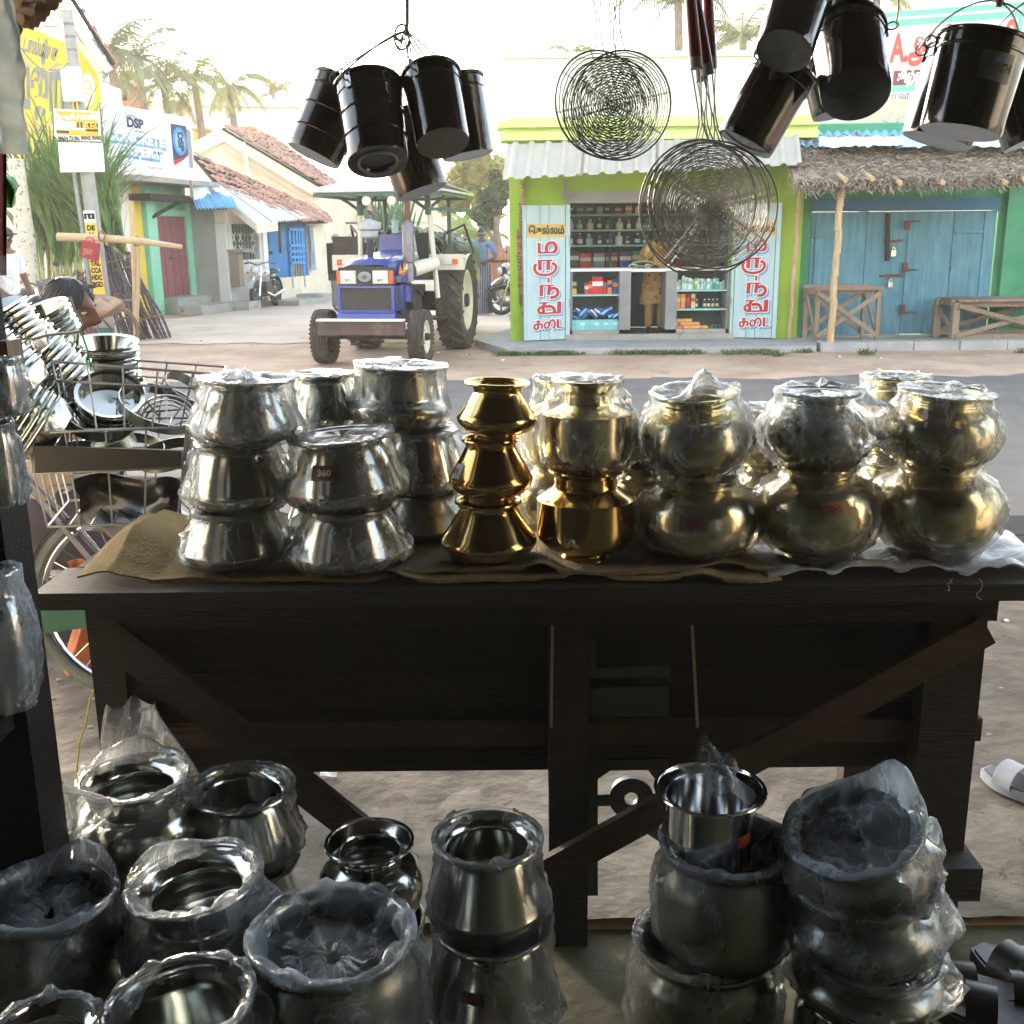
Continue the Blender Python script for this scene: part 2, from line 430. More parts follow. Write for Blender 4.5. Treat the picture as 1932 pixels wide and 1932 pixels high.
M_skin = mat('skin', C(88, 57, 42), C(102, 68, 50), rough=0.55, scale=10)
M_hair = mat('black_hair', (0.010, 0.010, 0.012, 1), (0.022, 0.022, 0.026, 1), rough=0.42, scale=30, stretch=(3, 3, 12))
M_rubber = mat('tyre_rubber', C(58, 53, 48), C(82, 74, 66), rough=0.85, scale=8, bump=0.2, bscale=40, c3=C(122, 104, 86), s3=6, f3=0.58)
M_rubberb = mat('black_rubber', (0.02, 0.02, 0.02, 1), (0.035, 0.034, 0.032, 1), rough=0.7, scale=8)
M_thatch = mat('thatch', C(122, 110, 96), C(168, 156, 140), rough=0.95, scale=20, orand=0.0, c3=C(88, 76, 64), s3=9, f3=0.58)
M_leaf = mat('cane_leaf', C(58, 100, 42), C(112, 148, 76), rough=0.5, scale=3, transl=0.25)
M_grass = mat('grass_green', C(66, 92, 42), C(108, 128, 66), rough=0.7, scale=9, transl=0.2)
M_palm = mat('palm_leaf', C(112, 116, 56), C(150, 146, 78), rough=0.5, scale=3, transl=0.2)
M_tree = mat('tree_leaf', C(52, 74, 34), C(86, 104, 50), rough=0.6, scale=2, transl=0.2)
M_gold = mat('light_leaf', C(132, 138, 52), C(172, 162, 70), rough=0.6, scale=2, transl=0.3)
M_bark = mat('bark', C(116, 100, 84), C(146, 130, 110), rough=0.95, scale=6, bump=0.5, bscale=12)
M_glass = mat('lamp_glass', C(210, 214, 210), None, rough=0.08, spec=0.8)

# ------------------------------------------------------------------ ground, road, pavement
def rough_sheet(x0, x1, y0, y1, z, n, amp, seed):
    """a sheet whose long edges wander"""
    b = MB(); vs = []
    for i in range(n + 1):
        x = x0 + (x1 - x0) * i / n
        vs.append((x, y0 + amp * nz3((x, 0, seed), 0.9) + 0.4 * amp * nz3((x, 3, seed), 4), z))
        vs.append((x, y1 + amp * nz3((x, 9, seed), 0.9) + 0.4 * amp * nz3((x, 7, seed), 4), z))
    return b.add(vs, [(2 * i, 2 * i + 2, 2 * i + 3, 2 * i + 1) for i in range(n)])
def ground_z(x, y):
    return 0.0
b = MB()
xs = [-200, -60, -20, -8, 0, 8, 20, 60, 200]
ys = [-60, -8, 2, 6, 12, 20, 40, 120, 300]
vs = [(x, y, ground_z(x, y) - 0.004) for y in ys for x in xs]
nx = len(xs)
b.add(vs, [(j * nx + i, j * nx + i + 1, (j + 1) * nx + i + 1, (j + 1) * nx + i) for j in range(len(ys) - 1) for i in range(nx - 1)])
struct('ground', b, M_dirt, smooth=60)
M_verge = mat('shaded_grey_soil', C(80, 72, 63), C(100, 91, 80), rough=0.95, scale=5, bump=1.0, bscale=9, c3=C(56, 50, 43), s3=14, f3=0.61)  # grey soil, its colour darkened further for the shade of the eave
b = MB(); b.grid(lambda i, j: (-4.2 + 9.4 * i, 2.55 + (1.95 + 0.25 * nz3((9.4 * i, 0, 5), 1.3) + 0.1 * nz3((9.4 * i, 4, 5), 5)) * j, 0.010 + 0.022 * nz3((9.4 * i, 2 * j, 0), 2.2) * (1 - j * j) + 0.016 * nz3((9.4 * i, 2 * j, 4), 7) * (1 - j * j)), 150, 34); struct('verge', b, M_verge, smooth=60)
struct('road', rough_sheet(-40, 40, 4.75, 11.75, 0.004, 700, 0.34, 3.0), M_asph)
# lane of worn concrete running away to the left
def lane_pt(u, v): return gz(u, v, 0.0)
b = MB()
lp = [(300, 640), (420, 622), (640, 628), (660, 560), (950, 660), (950, 545), (640, 520), (560, 531), (430, 566), (330, 585)]
L = [(-7.2 + 7.3 * k / 60, 16.3 + .35 * nz3((k * .21, 0, 2), 1) + .12 * nz3((k * .9, 1, 2), 1)) for k in range(61)] + [ (-0.1, 24), (0.6, 45), (-4.6, 45), (-4.9, 33), (-5.6, 25.6), (-6.6, 22.0), (-7.6, 20.5)]
b.poly([(x, y, 0.004) for x, y in L]); struct('lane', b, M_lane)
# the shop's own floor and the rough concrete apron in front of it
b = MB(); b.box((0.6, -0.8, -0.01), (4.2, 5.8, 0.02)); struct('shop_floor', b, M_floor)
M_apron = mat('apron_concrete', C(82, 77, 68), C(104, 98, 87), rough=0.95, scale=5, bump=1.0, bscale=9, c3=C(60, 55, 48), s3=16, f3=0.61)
b = MB()
def ap(i, j):
    x = -4 + 9 * i; y = 2.1 + (0.72 + 0.06 * nz3((x, 0, 0), 1.7)) * j
    return (x, y, 0.026 - 0.03 * j * j + 0.010 * nz3((x, y, 0), 5) + 0.006 * nz3((x, y, 2), 17))
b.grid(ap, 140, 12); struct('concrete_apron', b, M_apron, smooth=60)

# ------------------------------------------------------------------ the shop the camera stands in, with unseen neighbours added to shade the street
M_inwall = mat('inner_wall', C(58, 66, 52), C(74, 82, 66), rough=0.9, scale=1.5)
M_ceil = mat('ceiling_boards', C(50, 46, 36), C(62, 56, 44), rough=0.9, scale=4, stretch=(2, 14, 2))
t = thing('shop_building', 'dark shop room with plank ceiling around the viewpoint, open to the street', 'building', (0.5, -1.5, 0))
b = MB(); b.box((0.5, -3.1, 1.45), (4.1, 0.15, 2.9)); part('back_wall', b, M_inwall, t)
b = MB(); b.box((-1.42, -0.7, 1.45), (0.14, 4.64, 2.9)); part('side_wall', b, M_inwall, t)
b = MB(); b.box((2.48, -1.1, 1.45), (0.14, 3.84, 2.9)); part('side_wall', b, M_inwall, t)
b = MB(); b.box((0.5, -0.45, 2.96), (4.4, 5.4, 0.1)); part('ceiling', b, M_ceil, t)
b = MB(); b.box((0.5, 2.35, 2.42), (4.4, 0.05, 0.12)); part('eave_beam', b, M_woodk, t)
b = MB(); b.slab([(-1.7, 2.2, 2.92), (2.7, 2.2, 2.92), (2.7, 2.9, 2.55), (-1.7, 2.9, 2.55)], (0, 0, 0.03)); part('eave', b, M_ceil, t)
b = MB(); b.box((0.5, -1.6, 4.4), (4.4, 3.2, 2.7)); part('upper_storey', b, M_cream, t)  # unseen storey above the room, added to shade the street
M_goods = [mat('goods_' + n_, c_, None, rough=0.5) for n_, c_ in (('green', C(40, 110, 80)), ('red', C(150, 40, 44)), ('blue', C(50, 90, 140)), ('cream', C(190, 180, 150)), ('teal', C(40, 120, 126)), ('brown', C(110, 76, 50)))]
sh = thing('goods_rack', 'shelves of coloured goods against the back wall inside the shop', 'shelf', (0.5, -2.7, 0))
b = MB()
for k in range(5): b.box((0.5, -2.8, 0.35 + 0.5 * k), (3.8, 0.4, 0.03))
part('shelf', b, M_woodb, sh)
for k in range(6):
    b = MB()
    for q in range(9):
        b.box((-1.2 + 0.42 * q + 0.1 * random.random(), -2.75, 0.37 + 0.5 * ((q * 5 + k * 3) % 5) + 0.15), (0.12 + 0.2 * random.random(), 0.2, 0.3))
    part('goods', b, M_goods[k], sh, kind='stuff')
nb = thing('unseen_neighbour_building', 'tall unseen plastered building beside the shop, added along this side to shade the street', 'building', (4.4, -2, 0))
b = MB(); b.box((4.6, -2.2, 2.6), (4.0, 4.4, 5.2)); part('wall', b, M_cream, nb)
nb = thing('unseen_low_building', 'low unseen plastered building farther along the road, added to shade the street', 'building', (18, -2, 0))
b = MB(); b.box((17.7, -2.2, 2.0), (22.0, 4.4, 4.0)); part('wall', b, M_cream, nb)
nb = thing('unseen_corner_building', 'unseen plastered building on the other side of the shop, added to shade the street', 'building', (-12, -2, 0))
b = MB(); b.box((-8.6, -2.2, 2.2), (14.0, 4.4, 4.4)); part('wall', b, M_cream, nb)
# ------------------------------------------------------------------ helpers for buildings
def corr(p00, p10, p01, p11, waves, amp, square=False, per=8, nv=3, sag=0.0):
    """corrugated sheet: p00-p10 is one edge (waves run across it), p01-p11 the opposite edge"""
    p00, p10, p01, p11 = V(p00), V(p10), V(p01), V(p11)
    nrm = (p10 - p00).cross(p01 - p00).normalized()
    if nrm.z < 0: nrm = -nrm
    b = MB()
    def fn(i, j):
        a = p00.lerp(p10, i); c = p01.lerp(p11, i); p = a.lerp(c, j)
        ph = (i * waves) % 1.0
        if square: h = amp if 0.40 < ph < 0.60 else (amp * max(0, 1 - min(abs(ph - 0.40), abs(ph - 0.60)) / 0.12) if (0.28 < ph < 0.72) else 0)
        else: h = amp * math.cos(2 * PI * i * waves)
        return p + nrm * h + V((0, 0, sag * 4 * j * (1 - j)))
    b.grid(fn, int(waves * per), nv); return b
def sheets(parent, p00, p10, p01, p11, n, waves, amp, material, square=False, name='roof_sheet', per=8, sag=0.0):
    p00, p10, p01, p11 = V(p00), V(p10), V(p01), V(p11)
    for k in range(n):
        a, c = k / n, min(1.0, (k + 1.04) / n)
        dz = V((0, 0, 0.006 * (k % 2)))
        part(name, corr(p00.lerp(p10, a) + dz, p00.lerp(p10, c) + dz, p01.lerp(p11, a) + dz, p01.lerp(p11, c) + dz, waves / n, amp, square, per, 3, sag), material, parent, smooth=50)
def wallslab(pts, t): return MB().slab(pts, t)
_tm = MB()
_tm.grid(lambda i, j: (0.5 * (i - 0.5) * 2 * 0.5, j - 0.5, 0.16 * math.sin(PI * i)), 4, 1)
TILE_ME = None
def tiled(parent, a, b_, c, d, tw, tl, jit=0.32, limit=300, base=True):
    """clay tiles over the quad a(eave left) b(eave right) c(ridge right) d(ridge left)"""
    a, b_, c, d = V(a), V(b_), V(c), V(d)
    nu = max(2, int(((b_ - a).length + (c - d).length) / 2 / tw)); nv = max(2, int(((d - a).length + (c - b_).length) / 2 / tl))
    nrm = (b_ - a).cross(d - a).normalized()
    if nrm.z < 0: nrm = -nrm
    if base: part('roof_deck', MB().slab([a, b_, c, d], -nrm * 0.06), M_woodk, parent, smooth=0)
    tl_ = ((d - a).length + (c - b_).length) / 2 / nv; tw_ = ((b_ - a).length + (c - d).length) / 2 / nu
    tm = MB(); h = 0.26 * tw_
    tm.grid(lambda i, j: ((i - 0.5) * tw_ * 1.04, (j - 0.5) * tl_ * 1.25, h * math.sin(PI * i) + (1 - j) * 0.03), 4, 1)
    e = tm.v[:]
    me = tm.mesh('roof_tile', M_tile, V((0, 0, 0)), 60)
    rest = MB(); cnt = 0
    cells = [(i, j) for j in range(nv) for i in range(nu)]
    rnd = random.Random(3); 
    for (i, j) in cells:
        u_, v_ = (i + 0.5) / nu, (j + 0.5) / nv
        p = a.lerp(b_, u_).lerp(d.lerp(c, u_), v_) + nrm * (0.012 + jit * 0.14 * rnd.random())
        M = frame(p, (b_ - a), (d - a)) @ Matrix.Rotation((rnd.random() - 0.5) * jit * 1.5, 4, 'Z') @ Matrix.Rotation((rnd.random() - 0.5) * jit, 4, 'X')
        if cnt < limit: inst('roof_tile', me, parent, M)
        else: rest.add(tm.v, tm.f, 0, M)
        cnt += 1
    if rest.v: part('roof_tile', rest, M_tile, parent, kind='stuff')

# ------------------------------------------------------------------ yellow gable building, upper left
Yg = 21.0
t = thing('gable_building', 'tall gable building with a yellow painted cement advertisement, behind the utility pole', 'building', at(110, 560, Yg) * V((1, 1, 0)) if False else V((at(110, 300, Yg).x, Yg, 0)))
wp = [at(-160, 300, Yg), at(196, 300, Yg)]
x0, x1 = wp[0].x, wp[1].x
ze = at(197, 145, Yg).z; zp = ze + 3.6; xp = at(30, 0, Yg).x - 1.2
M_plt = mat('weathered_plaster', C(222, 214, 200), C(232, 226, 214), rough=0.9, scale=1.2, c3=C(188, 150, 116), s3=1.1, f3=0.60)
part('wall', wallslab([(x0, Yg, 0), (x1, Yg, 0), (x1, Yg, ze), (xp, Yg, zp), (x0, Yg, zp - 0.8)], (0, 0.3, 0)), M_plt, t, smooth=0)
part('wall', MB().slab([(x1 - 0.3, Yg + 0.301, 0), (x1, Yg + 0.301, 0), (x1, Yg + 0.301, ze - 0.05), (x1 - 0.3, Yg + 0.301, ze - 0.05)], (0, 1.0, 0)), M_plt, t, smooth=0)
M_yad = mat('yellow_sign_paint', C(206, 182, 52), C(216, 196, 70), rough=0.7, scale=1.0)
M_gad = mat('grey_sign_paint', C(128, 132, 130), None, rough=0.7)
yp = [(-60, 120), (26, 69), (49, 48), (87, 66), (125, 81), (153, 89), (187, 146), (195, 216), (196, 262), (101, 236), (32, 222), (-60, 215)]
part('painted_panel', MB().poly([at(u, v, Yg - 0.006) for u, v in yp][::-1]), M_yad, t, smooth=0)
yp2 = [(26, 230), (60, 222), (101, 240), (196, 268), (196, 300), (120, 300), (26, 300)]
part('painted_panel', MB().poly([at(u, v, Yg - 0.009) for u, v in yp2][::-1]), mat('orange_tan_paint', C(214, 170, 84), C(226, 200, 110), rough=0.8, scale=3), t, smooth=0)
for tri in ([(26, 99), (26, 122), (62, 125)], [(38, 100), (42, 97), (65, 123)], [(93, 131), (108, 117), (116, 122)], [(95, 134), (129, 130), (120, 147)]):
    part('painted_ray', MB().poly([at(u, v, Yg - 0.012) for u, v in tri]), M_pink, t, smooth=0)
letters('டால்மியா', 0.36, at(76, 93, Yg - 0.014), (1, 0, -0.32), (0, 0, 1), M_gad, t, bold=0.012, fit=0.62)
letters('வஜ்ரம்', 1.15, at(82, 166, Yg - 0.014), (1, 0, -0.10), (0, 0, 1), M_gad, t, bold=0.05, fit=1.12)
part('painted_oval', MB().poly([at(165 + 14 * math.cos(k * PI / 10), 170 + 32 * math.sin(k * PI / 10), Yg - 0.015) for k in range(20)]), M_white, t, smooth=0)
for cv in (160, 183):
    b = MB()
    b.tube([at(165 + 7 * math.cos(k * PI / 8), cv + 8 * math.sin(k * PI / 8), Yg - 0.02) for k in range(16)], 0.012, 4, closed=True); part('painted_ring', b, M_yad, t)
# barge boards and roof edge
for (du, wd, mt, dy) in ((0, 26, M_cream, -0.18), (10, 12, M_white, -0.32)):
    a0, a1 = at(62 + du, -60, Yg + dy), at(196 + du, 134, Yg + dy)
    part('barge_board', MB().bar(a0, a1, 0.12, 0.24 if wd > 20 else 0.12, up=V((0.8, 0, 0.6))), mt, t, smooth=0)
ra, rb = at(106, -45, Yg - 0.4), at(208, 118, Yg - 0.4)
tiled(t, rb + V((0.05, 0, 0)), rb + V((0.05, 0.14, 0)), ra + V((0.05, 0.14, 0)), ra + V((0.05, 0, 0)), 0.12, 0.3, jit=.1, limit=120)

# ------------------------------------------------------------------ cement billboard
bl_t, bl_b, br_t, br_b = at(193, 192, 20.6), at(210, 322, 20.6), at(359, 223, 22.6), at(361, 341, 22.6)
bl_b = V((bl_t.x, bl_t.y, bl_b.z)); br_b = V((br_t.x, br_t.y, br_b.z))
t = thing('cement_billboard', 'white billboard with pale blue CONCRETE EXPERT lettering above the mint green shop', 'billboard', V((bl_b.x, bl_b.y, bl_b.z)))
bx = (br_t - bl_t).normalized(); bn = bx.cross(V((0, 0, 1))).normalized()
if bn.y > 0: bn = -bn
part('panel', MB().slab([bl_b, br_b, br_t, bl_t], -bn * 0.05), mat('billboard_white', C(226, 226, 228), C(232, 232, 234), rough=0.5, scale=1), t, smooth=0)
def bp(fx, fz): return (bl_b.lerp(br_b, fx)).lerp(bl_t.lerp(br_t, fx), fz) + bn * 0.006
def bpoly(pts, m_, out=0.0, name='print'): part(name, MB().poly([bp(a, c) + bn * out for a, c in pts]), m_, t, smooth=0)
BW = (br_b - bl_b).length
letters('DSP', 0.23, bp(0.33, 0.76), bx, (0, 0, 1), M_navy, t, bold=0.012, fit=0.42)
letters('Dalmia', 0.11, bp(0.29, 0.87), bx, (0, 0, 1), M_navy, t, fit=0.30)
letters('Cement', 0.09, bp(0.36, 0.655), bx, (0, 0, 1), M_navy, t, fit=0.30)
M_shade = mat('print_shadow', C(96, 150, 196), None, rough=0.5)
for (s_, fx, fz, wd) in (('CONCRETE', 0.33, 0.53, 1.45), ('EXPERT', 0.36, 0.34, 1.08)):
    letters(s_, 0.24, bp(fx + 0.012, fz - 0.03), bx, (0, 0, 1), M_shade, t, bold=0.03, fit=wd, out=0.004)
    letters(s_, 0.24, bp(fx, fz), bx, (0, 0, 1), M_white, t, bold=0.012, fit=wd, out=0.008)
    letters(s_, 0.24, bp(fx + 0.003, fz - 0.006), bx, (0, 0, 1), mat('print_edge_' + s_.lower(), C(130, 176, 206), None, rough=0.5), t, bold=0.020, fit=wd, out=0.006)
letters('Sivaraman V.', 0.10, bp(0.54, 0.13), bx, (0, 0, 1), M_grey, t, fit=0.5)
# printed cement bag
bpoly([(0.745, 0.22), (0.93, 0.22), (0.93, 0.86), (0.745, 0.86)], M_navy, 0.004)
bpoly([(0.84 + 0.085 * math.cos(k * PI / 10), 0.60 + 0.22 * math.sin(k * PI / 10)) for k in range(20)], M_tin_db, 0.006)
bpoly([(0.84 + 0.06 * math.cos(k * PI / 10), 0.60 + 0.16 * math.sin(k * PI / 10)) for k in range(20)], M_ltblue, 0.008)
bpoly([(0.745, 0.22), (0.93, 0.22), (0.93, 0.44), (0.86, 0.34), (0.745, 0.29)], M_red, 0.007)
bpoly([(0.765, 0.22), (0.93, 0.22), (0.93, 0.39), (0.86, 0.30)], M_white, 0.009)
bpoly([(0.93, 0.22), (0.985, 0.18), (0.985, 0.78), (0.93, 0.84)], M_grey, 0.005)
letters('DSP', 0.20, bp(0.845, 0.60) + bn * 0.008, (0, 0, -1), bx, M_navy, t, bold=0.012, fit=0.36)
for fx in (0.02, 0.98):
    part('frame_post', MB().bar(bp(fx, -0.28) - bn * 0.09, bp(fx, 1.0) - bn * 0.09, 0.05, 0.05), M_woodg, t)

# ------------------------------------------------------------------ shop row on the left: mint and yellow shop
FD = V((0.24, 1.0, 0)).normalized(); F0 = V((-7.35, 23.0, 0))
FN = V((FD.y, -FD.x, 0))   # towards the street
def Fp(t_, z, out=0.0): return F0 + FD * t_ + V((0, 0, z)) + FN * out
def Fu(u, org=None, d=None):
    """distance along the facade at picture column u"""
    o_, d_ = (F0, FD) if org is None else (org, d)
    k = (u - 966.0) / FOC
    # (o+d t).x = k * depth ; depth = y cos + (1.5-1.0) sin
    c_, s_ = math.cos(PITCH), math.sin(PITCH)
    return (k * (o_.y * c_ + 0.4 * s_) - o_.x) / (d_.x - k * d_.y * c_)
def fbox(u0, u1, z0, z1, out0, out1, m_, name, parent, label=None):
    a, b_ = Fu(u0), Fu(u1)
    return part(name, MB().slab([Fp(a, z0, out0), Fp(b_, z0, out0), Fp(b_, z1, out0), Fp(a, z1, out0)], FN * (out1 - out0)), m_, parent, smooth=0, label=label)
t = thing('mint_shop', 'small shop with mint green walls, closed maroon double door and a yellow end wall', 'shop', V((-7.4, 22.9, 0)))
fbox(216, 280, 0.0, 2.9, -0.3, 0.0, M_yell, 'wall', t)
fbox(280, 366, 0.0, 3.0, -0.3, -0.02, M_mint, 'wall', t)
fbox(282, 300, 0.0, 2.5, -0.02, 0.10, M_mint, 'pilaster', t)
fbox(356, 370, 0.25, 2.35, -0.02, 0.08, M_mint, 'pilaster', t)
fbox(296, 360, 2.02, 2.14, -0.02, 0.06, M_mint, 'lintel', t)
for k in range(4):
    u0 = 301 + 14 * k
    fbox(u0, u0 + 13.4, 0.36, 2.0, -0.02, 0.03, M_maroon, 'plank', t)
part('latch', MB().bar(Fp(Fu(322), 1.15, 0.05), Fp(Fu(336), 1.13, 0.05), 0.03, 0.03), M_rust, t)
fbox(229, 247, 0.3, 1.95, 0.0, 0.03, mat('orange_door', C(206, 120, 40), C(218, 138, 56), rough=0.6), 'door', t)
letters('நகை பாலிஷ்', 0.16, Fp(Fu(268), 1.45, 0.006), FD, (0, 0, 1), mat('orange_letter', C(206, 140, 50), None), t, fit=0.4, slant=0.0)
fbox(205, 372, 2.62, 2.72, 0.0, 0.75, M_grey, 'canopy_slab', t)
fbox(256, 368, 2.3, 2.42, 0.0, 0.5, M_woodk, 'canopy_beam', t)
part('brace', MB().bar(Fp(Fu(290), 1.95, 0.05), Fp(Fu(330), 2.4, 0.5), 0.06, 0.06), M_woodk, t)
part('bracket', MB().slab([at(362, 335, 23.6), at(389, 340, 23.8), at(384, 375, 23.8), at(366, 378, 23.6)], (0, 0.3, 0)), M_white, t)
# steps
for (u0, u1, z1, o0, o1) in ((304, 392, 0.34, 0.0, 0.38), (300, 436, 0.18, 0.38, 0.95)):
    fbox(u0, u1, 0.0, z1, o0, o1, M_conc, 'step', t)

# grey end wall with its blue awning
Yw = 24.35
xa, xb = at(363, 500, Yw).x, at(434, 500, Yw).x
t = thing('grey_wall', 'bare grey cement wall between the mint shop and the white house', 'wall', V((xa, Yw, 0)))
part('wall', MB().slab([(xa, Yw, 0.2), (xb, Yw, 0.2), (xb, Yw, 2.3), (xa, Yw, 2.3)], (0, 0.16, 0)), mat('grey_cement', C(134, 132, 122), C(152, 150, 138), rough=0.92, scale=1.6, c3=C(124, 112, 96), s3=1.6, f3=0.62), t, smooth=0)
t = thing('blue_awning', 'small curved pale blue corrugated awning over the grey wall', 'awning', V((xa, Yw - 0.5, 2.2)))
sheets(t, at(352, 358, 24.2), at(432, 364, 24.5), at(370, 394, 23.35), at(446, 392, 23.7), 2, 12, 0.025, M_tin_b, per=8, sag=0.06)

# ------------------------------------------------------------------ white house and blue shop
F0 = V((xb, Yw + 0.02, 0)); FD = V((0.30, 1.0, 0)).normalized(); FN = V((FD.y, -FD.x, 0))
t = thing('white_house', 'small white house with a grilled window under a white corrugated roof', 'house', V((F0.x, F0.y, 0)))
M_whw = mat('white_wall', C(206, 204, 196), C(218, 216, 210), rough=0.85, scale=1.5, c3=C(190, 184, 170), s3=2, f3=0.64)
fbox(434, 502, 0.15, 1.05, -0.25, 0.0, M_whw, 'wall', t)
fbox(434, 446, 1.05, 1.9, -0.25, 0.0, M_whw, 'wall', t)
fbox(496, 502, 1.05, 1.9, -0.25, 0.0, M_whw, 'wall', t)
fbox(434, 506, 1.86, 2.15, -0.25, 0.02, M_cream, 'wall', t)
fbox(444, 497, 1.02, 1.08, -0.05, 0.06, M_whw, 'sill', t)
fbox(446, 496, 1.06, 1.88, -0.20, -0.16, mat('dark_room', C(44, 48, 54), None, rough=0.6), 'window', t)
for u in range(449, 496, 6):
    part('bar', MB().tube([Fp(Fu(u), 1.06, -0.06), Fp(Fu(u), 1.88, -0.06)], 0.012, 5), M_grey, t)
for z in (1.32, 1.62): part('bar', MB().tube([Fp(Fu(446), z, -0.05), Fp(Fu(496), z, -0.05)], 0.012, 5), M_grey, t)
for u in (452, 464, 487):
    b = MB()
    for z in (1.2, 1.47): b.tube([Fp(Fu(u - 3), z, -0.04), Fp(Fu(u), z + 0.1, -0.04), Fp(Fu(u + 3), z, -0.04)], 0.012, 4); b.tube([Fp(Fu(u - 3), z + 0.2, -0.04), Fp(Fu(u), z + 0.1, -0.04), Fp(Fu(u + 3), z + 0.2, -0.04)], 0.012, 4)
    part('grille_scroll', b, M_white, t)
fbox(436, 444, 0.5, 1.25, 0.0, 0.25, M_woodg, 'counter_leg', t)
fbox(434, 452, 1.25, 1.31, 0.0, 0.4, M_woodg, 'counter_top', t)
fbox(430, 454, 0.0, 0.2, 0.0, 0.5, M_conc, 'step', t)
t2 = t
t = thing('white_roof', 'white corrugated metal roof sheets sloping over the white house', 'roof', at(483, 421, 24.2))
e0, e1, r0, r1 = at(483, 423, 23.8), at(586, 412, 27.6), at(384, 345, 24.6), at(474, 347, 28.2)
sheets(t, e0, e1, r0, r1, 4, 22, 0.03, M_tin_w, per=6)
part('fascia', MB().bar(e0 - V((0, 0, 0.06)), r0 - V((0, 0, 0.06)), 0.04, 0.14), M_cream, t)
part('fascia', MB().bar(e0 - V((0, 0, 0.09)), e0.lerp(e1, 0.35) - V((0, 0, 0.09)), 0.04, 0.2), M_cream, t)
t = thing('blue_shop', 'small shop closed with blue corrugated sheets and a blue slatted gate', 'shop', Fp(Fu(545), 0))
fbox(500, 508, 0.2, 1.95, -0.1, 0.05, M_white, 'post', t)
fbox(508, 520, 0.25, 1.85, -0.3, -0.1, mat('teal_wood', C(40, 110, 124), C(56, 128, 140), rough=0.7), 'gate_post', t)
fbox(519, 596, 0.12, 0.62, -0.2, 0.0, M_cream, 'plinth', t)
a_, b_ = Fu(519), Fu(590)
b = corr(Fp(a_, 0.6, -0.1), Fp(b_, 0.6, -0.1), Fp(a_, 1.95, -0.1), Fp(b_, 1.95, -0.1), 26, 0.018, per=6); part('sheet', b, M_tin_db, t)
M_bluew = mat('bright_blue_wood', C(30, 128, 190), C(46, 142, 204), rough=0.5)
for u in (553, 560, 566, 571, 576): fbox(u, u + 2.6, 0.95 if u not in (553, 576) else 0.35, 1.78, -0.04, 0.0, M_bluew, 'slat', t)
for z in (0.92, 1.06, 1.2, 1.34, 1.72): fbox(553, 579, z, z + 0.06, 0.0, 0.03, M_bluew, 'slat', t)
for u in (558, 563, 568, 573): fbox(u, u + 2.4, 0.25, 0.92, -0.05, -0.02, M_woodg, 'slat', t)
fbox(538, 540, 1.2, 1.9, -0.07, -0.02, M_rust, 'bar', t)
fbox(590, 622, 0.1, 2.0, -0.3, -0.05, M_cream, 'wall', t)
cl = MB(); cl.grid(lambda i, j: Fp(Fu(588 + 9 * i), 0.75 + 1.1 * j, 0.04 + 0.03 * math.sin(9 * i + 3 * j)), 8, 6); part('hung_cloth', cl, mat('dusty_blue_cloth', C(120, 140, 168), C(160, 170, 186), rough=0.9), t)
for (u0, u1, z1, o1) in ((506, 560, 0.12, 0.8), (560, 580, 0.2, 0.7), (585, 606, 0.1, 0.5)): fbox(u0, u1, 0.0, z1, 0.0, o1, M_conc, 'step', t)
# tiled lean-to over the blue shop
t = thing('tiled_lean_to', 'long brown clay tiled roof running down behind the white metal roof', 'roof', Fp(Fu(545), 2.0))
tiled(t, at(470, 420, 24.6), at(620, 418, 28.6), at(609, 404, 29.6), at(362, 290, 26.4), 0.15, 0.20, limit=300)

# ------------------------------------------------------------------ the cream gable house and its tiled roof
Yh = 31.0
t = thing('cream_gable_house', 'cream plastered gable house with a long clay tile roof, behind the blue shop', 'house', V((at(480, 400, Yh).x, Yh, 0)))
A_ = at(425, 254, Yh); Lw = at(352, 292, Yh); Rw = at(606, 364, Yh)
wl, wr = V((Lw.x, Yh, 0)), V((Rw.x, Yh, 0))
part('wall', MB().slab([wl, wr, Rw, A_, Lw], (0, 0.3, 0)), M_cream, t, smooth=0)
off = V((0, -0.12, 0))
part('barge_board', MB().bar(A_ + off, Rw + off, 0.1, 0.34, up=V((0.4, 0, 1)), ext=0), M_cream, t, smooth=0)
part('barge_board', MB().bar(A_ + off + V((0, -0.01, 0)), Lw + off + V((0, -0.01, 0)), 0.1, 0.34, up=V((-0.4, 0, 1))), M_cream, t, smooth=0)
part('moulding', MB().bar(A_ + V((0, -0.2, -0.42)), Rw + V((0, -0.2, -0.42)), 0.08, 0.05, up=V((0.4, 0, 1))), M_pink, t, smooth=0)
part('rain_pipe', MB().tube([at(460, 268, Yh - 0.25), at(468, 330, Yh - 0.25), at(476, 345, Yh - 0.25)], 0.04, 6), M_white, t)
tiled(t, Rw + V((0.1, -0.2, 0.14)), at(640, 352, Yh + 6.5), at(504, 258, Yh + 6.5), A_ + V((0.0, -0.2, 0.16)), 0.22, 0.26, limit=300)
part('wall', MB().slab([wr + V((-0.3, 0.31, 0)), wr + V((0, 0.31, 0)), Rw + V((0, 0.31, -0.1)), Rw + V((-0.3, 0.31, -0.1))], (0.9, 6.0, 0)), M_cream, t, smooth=0)

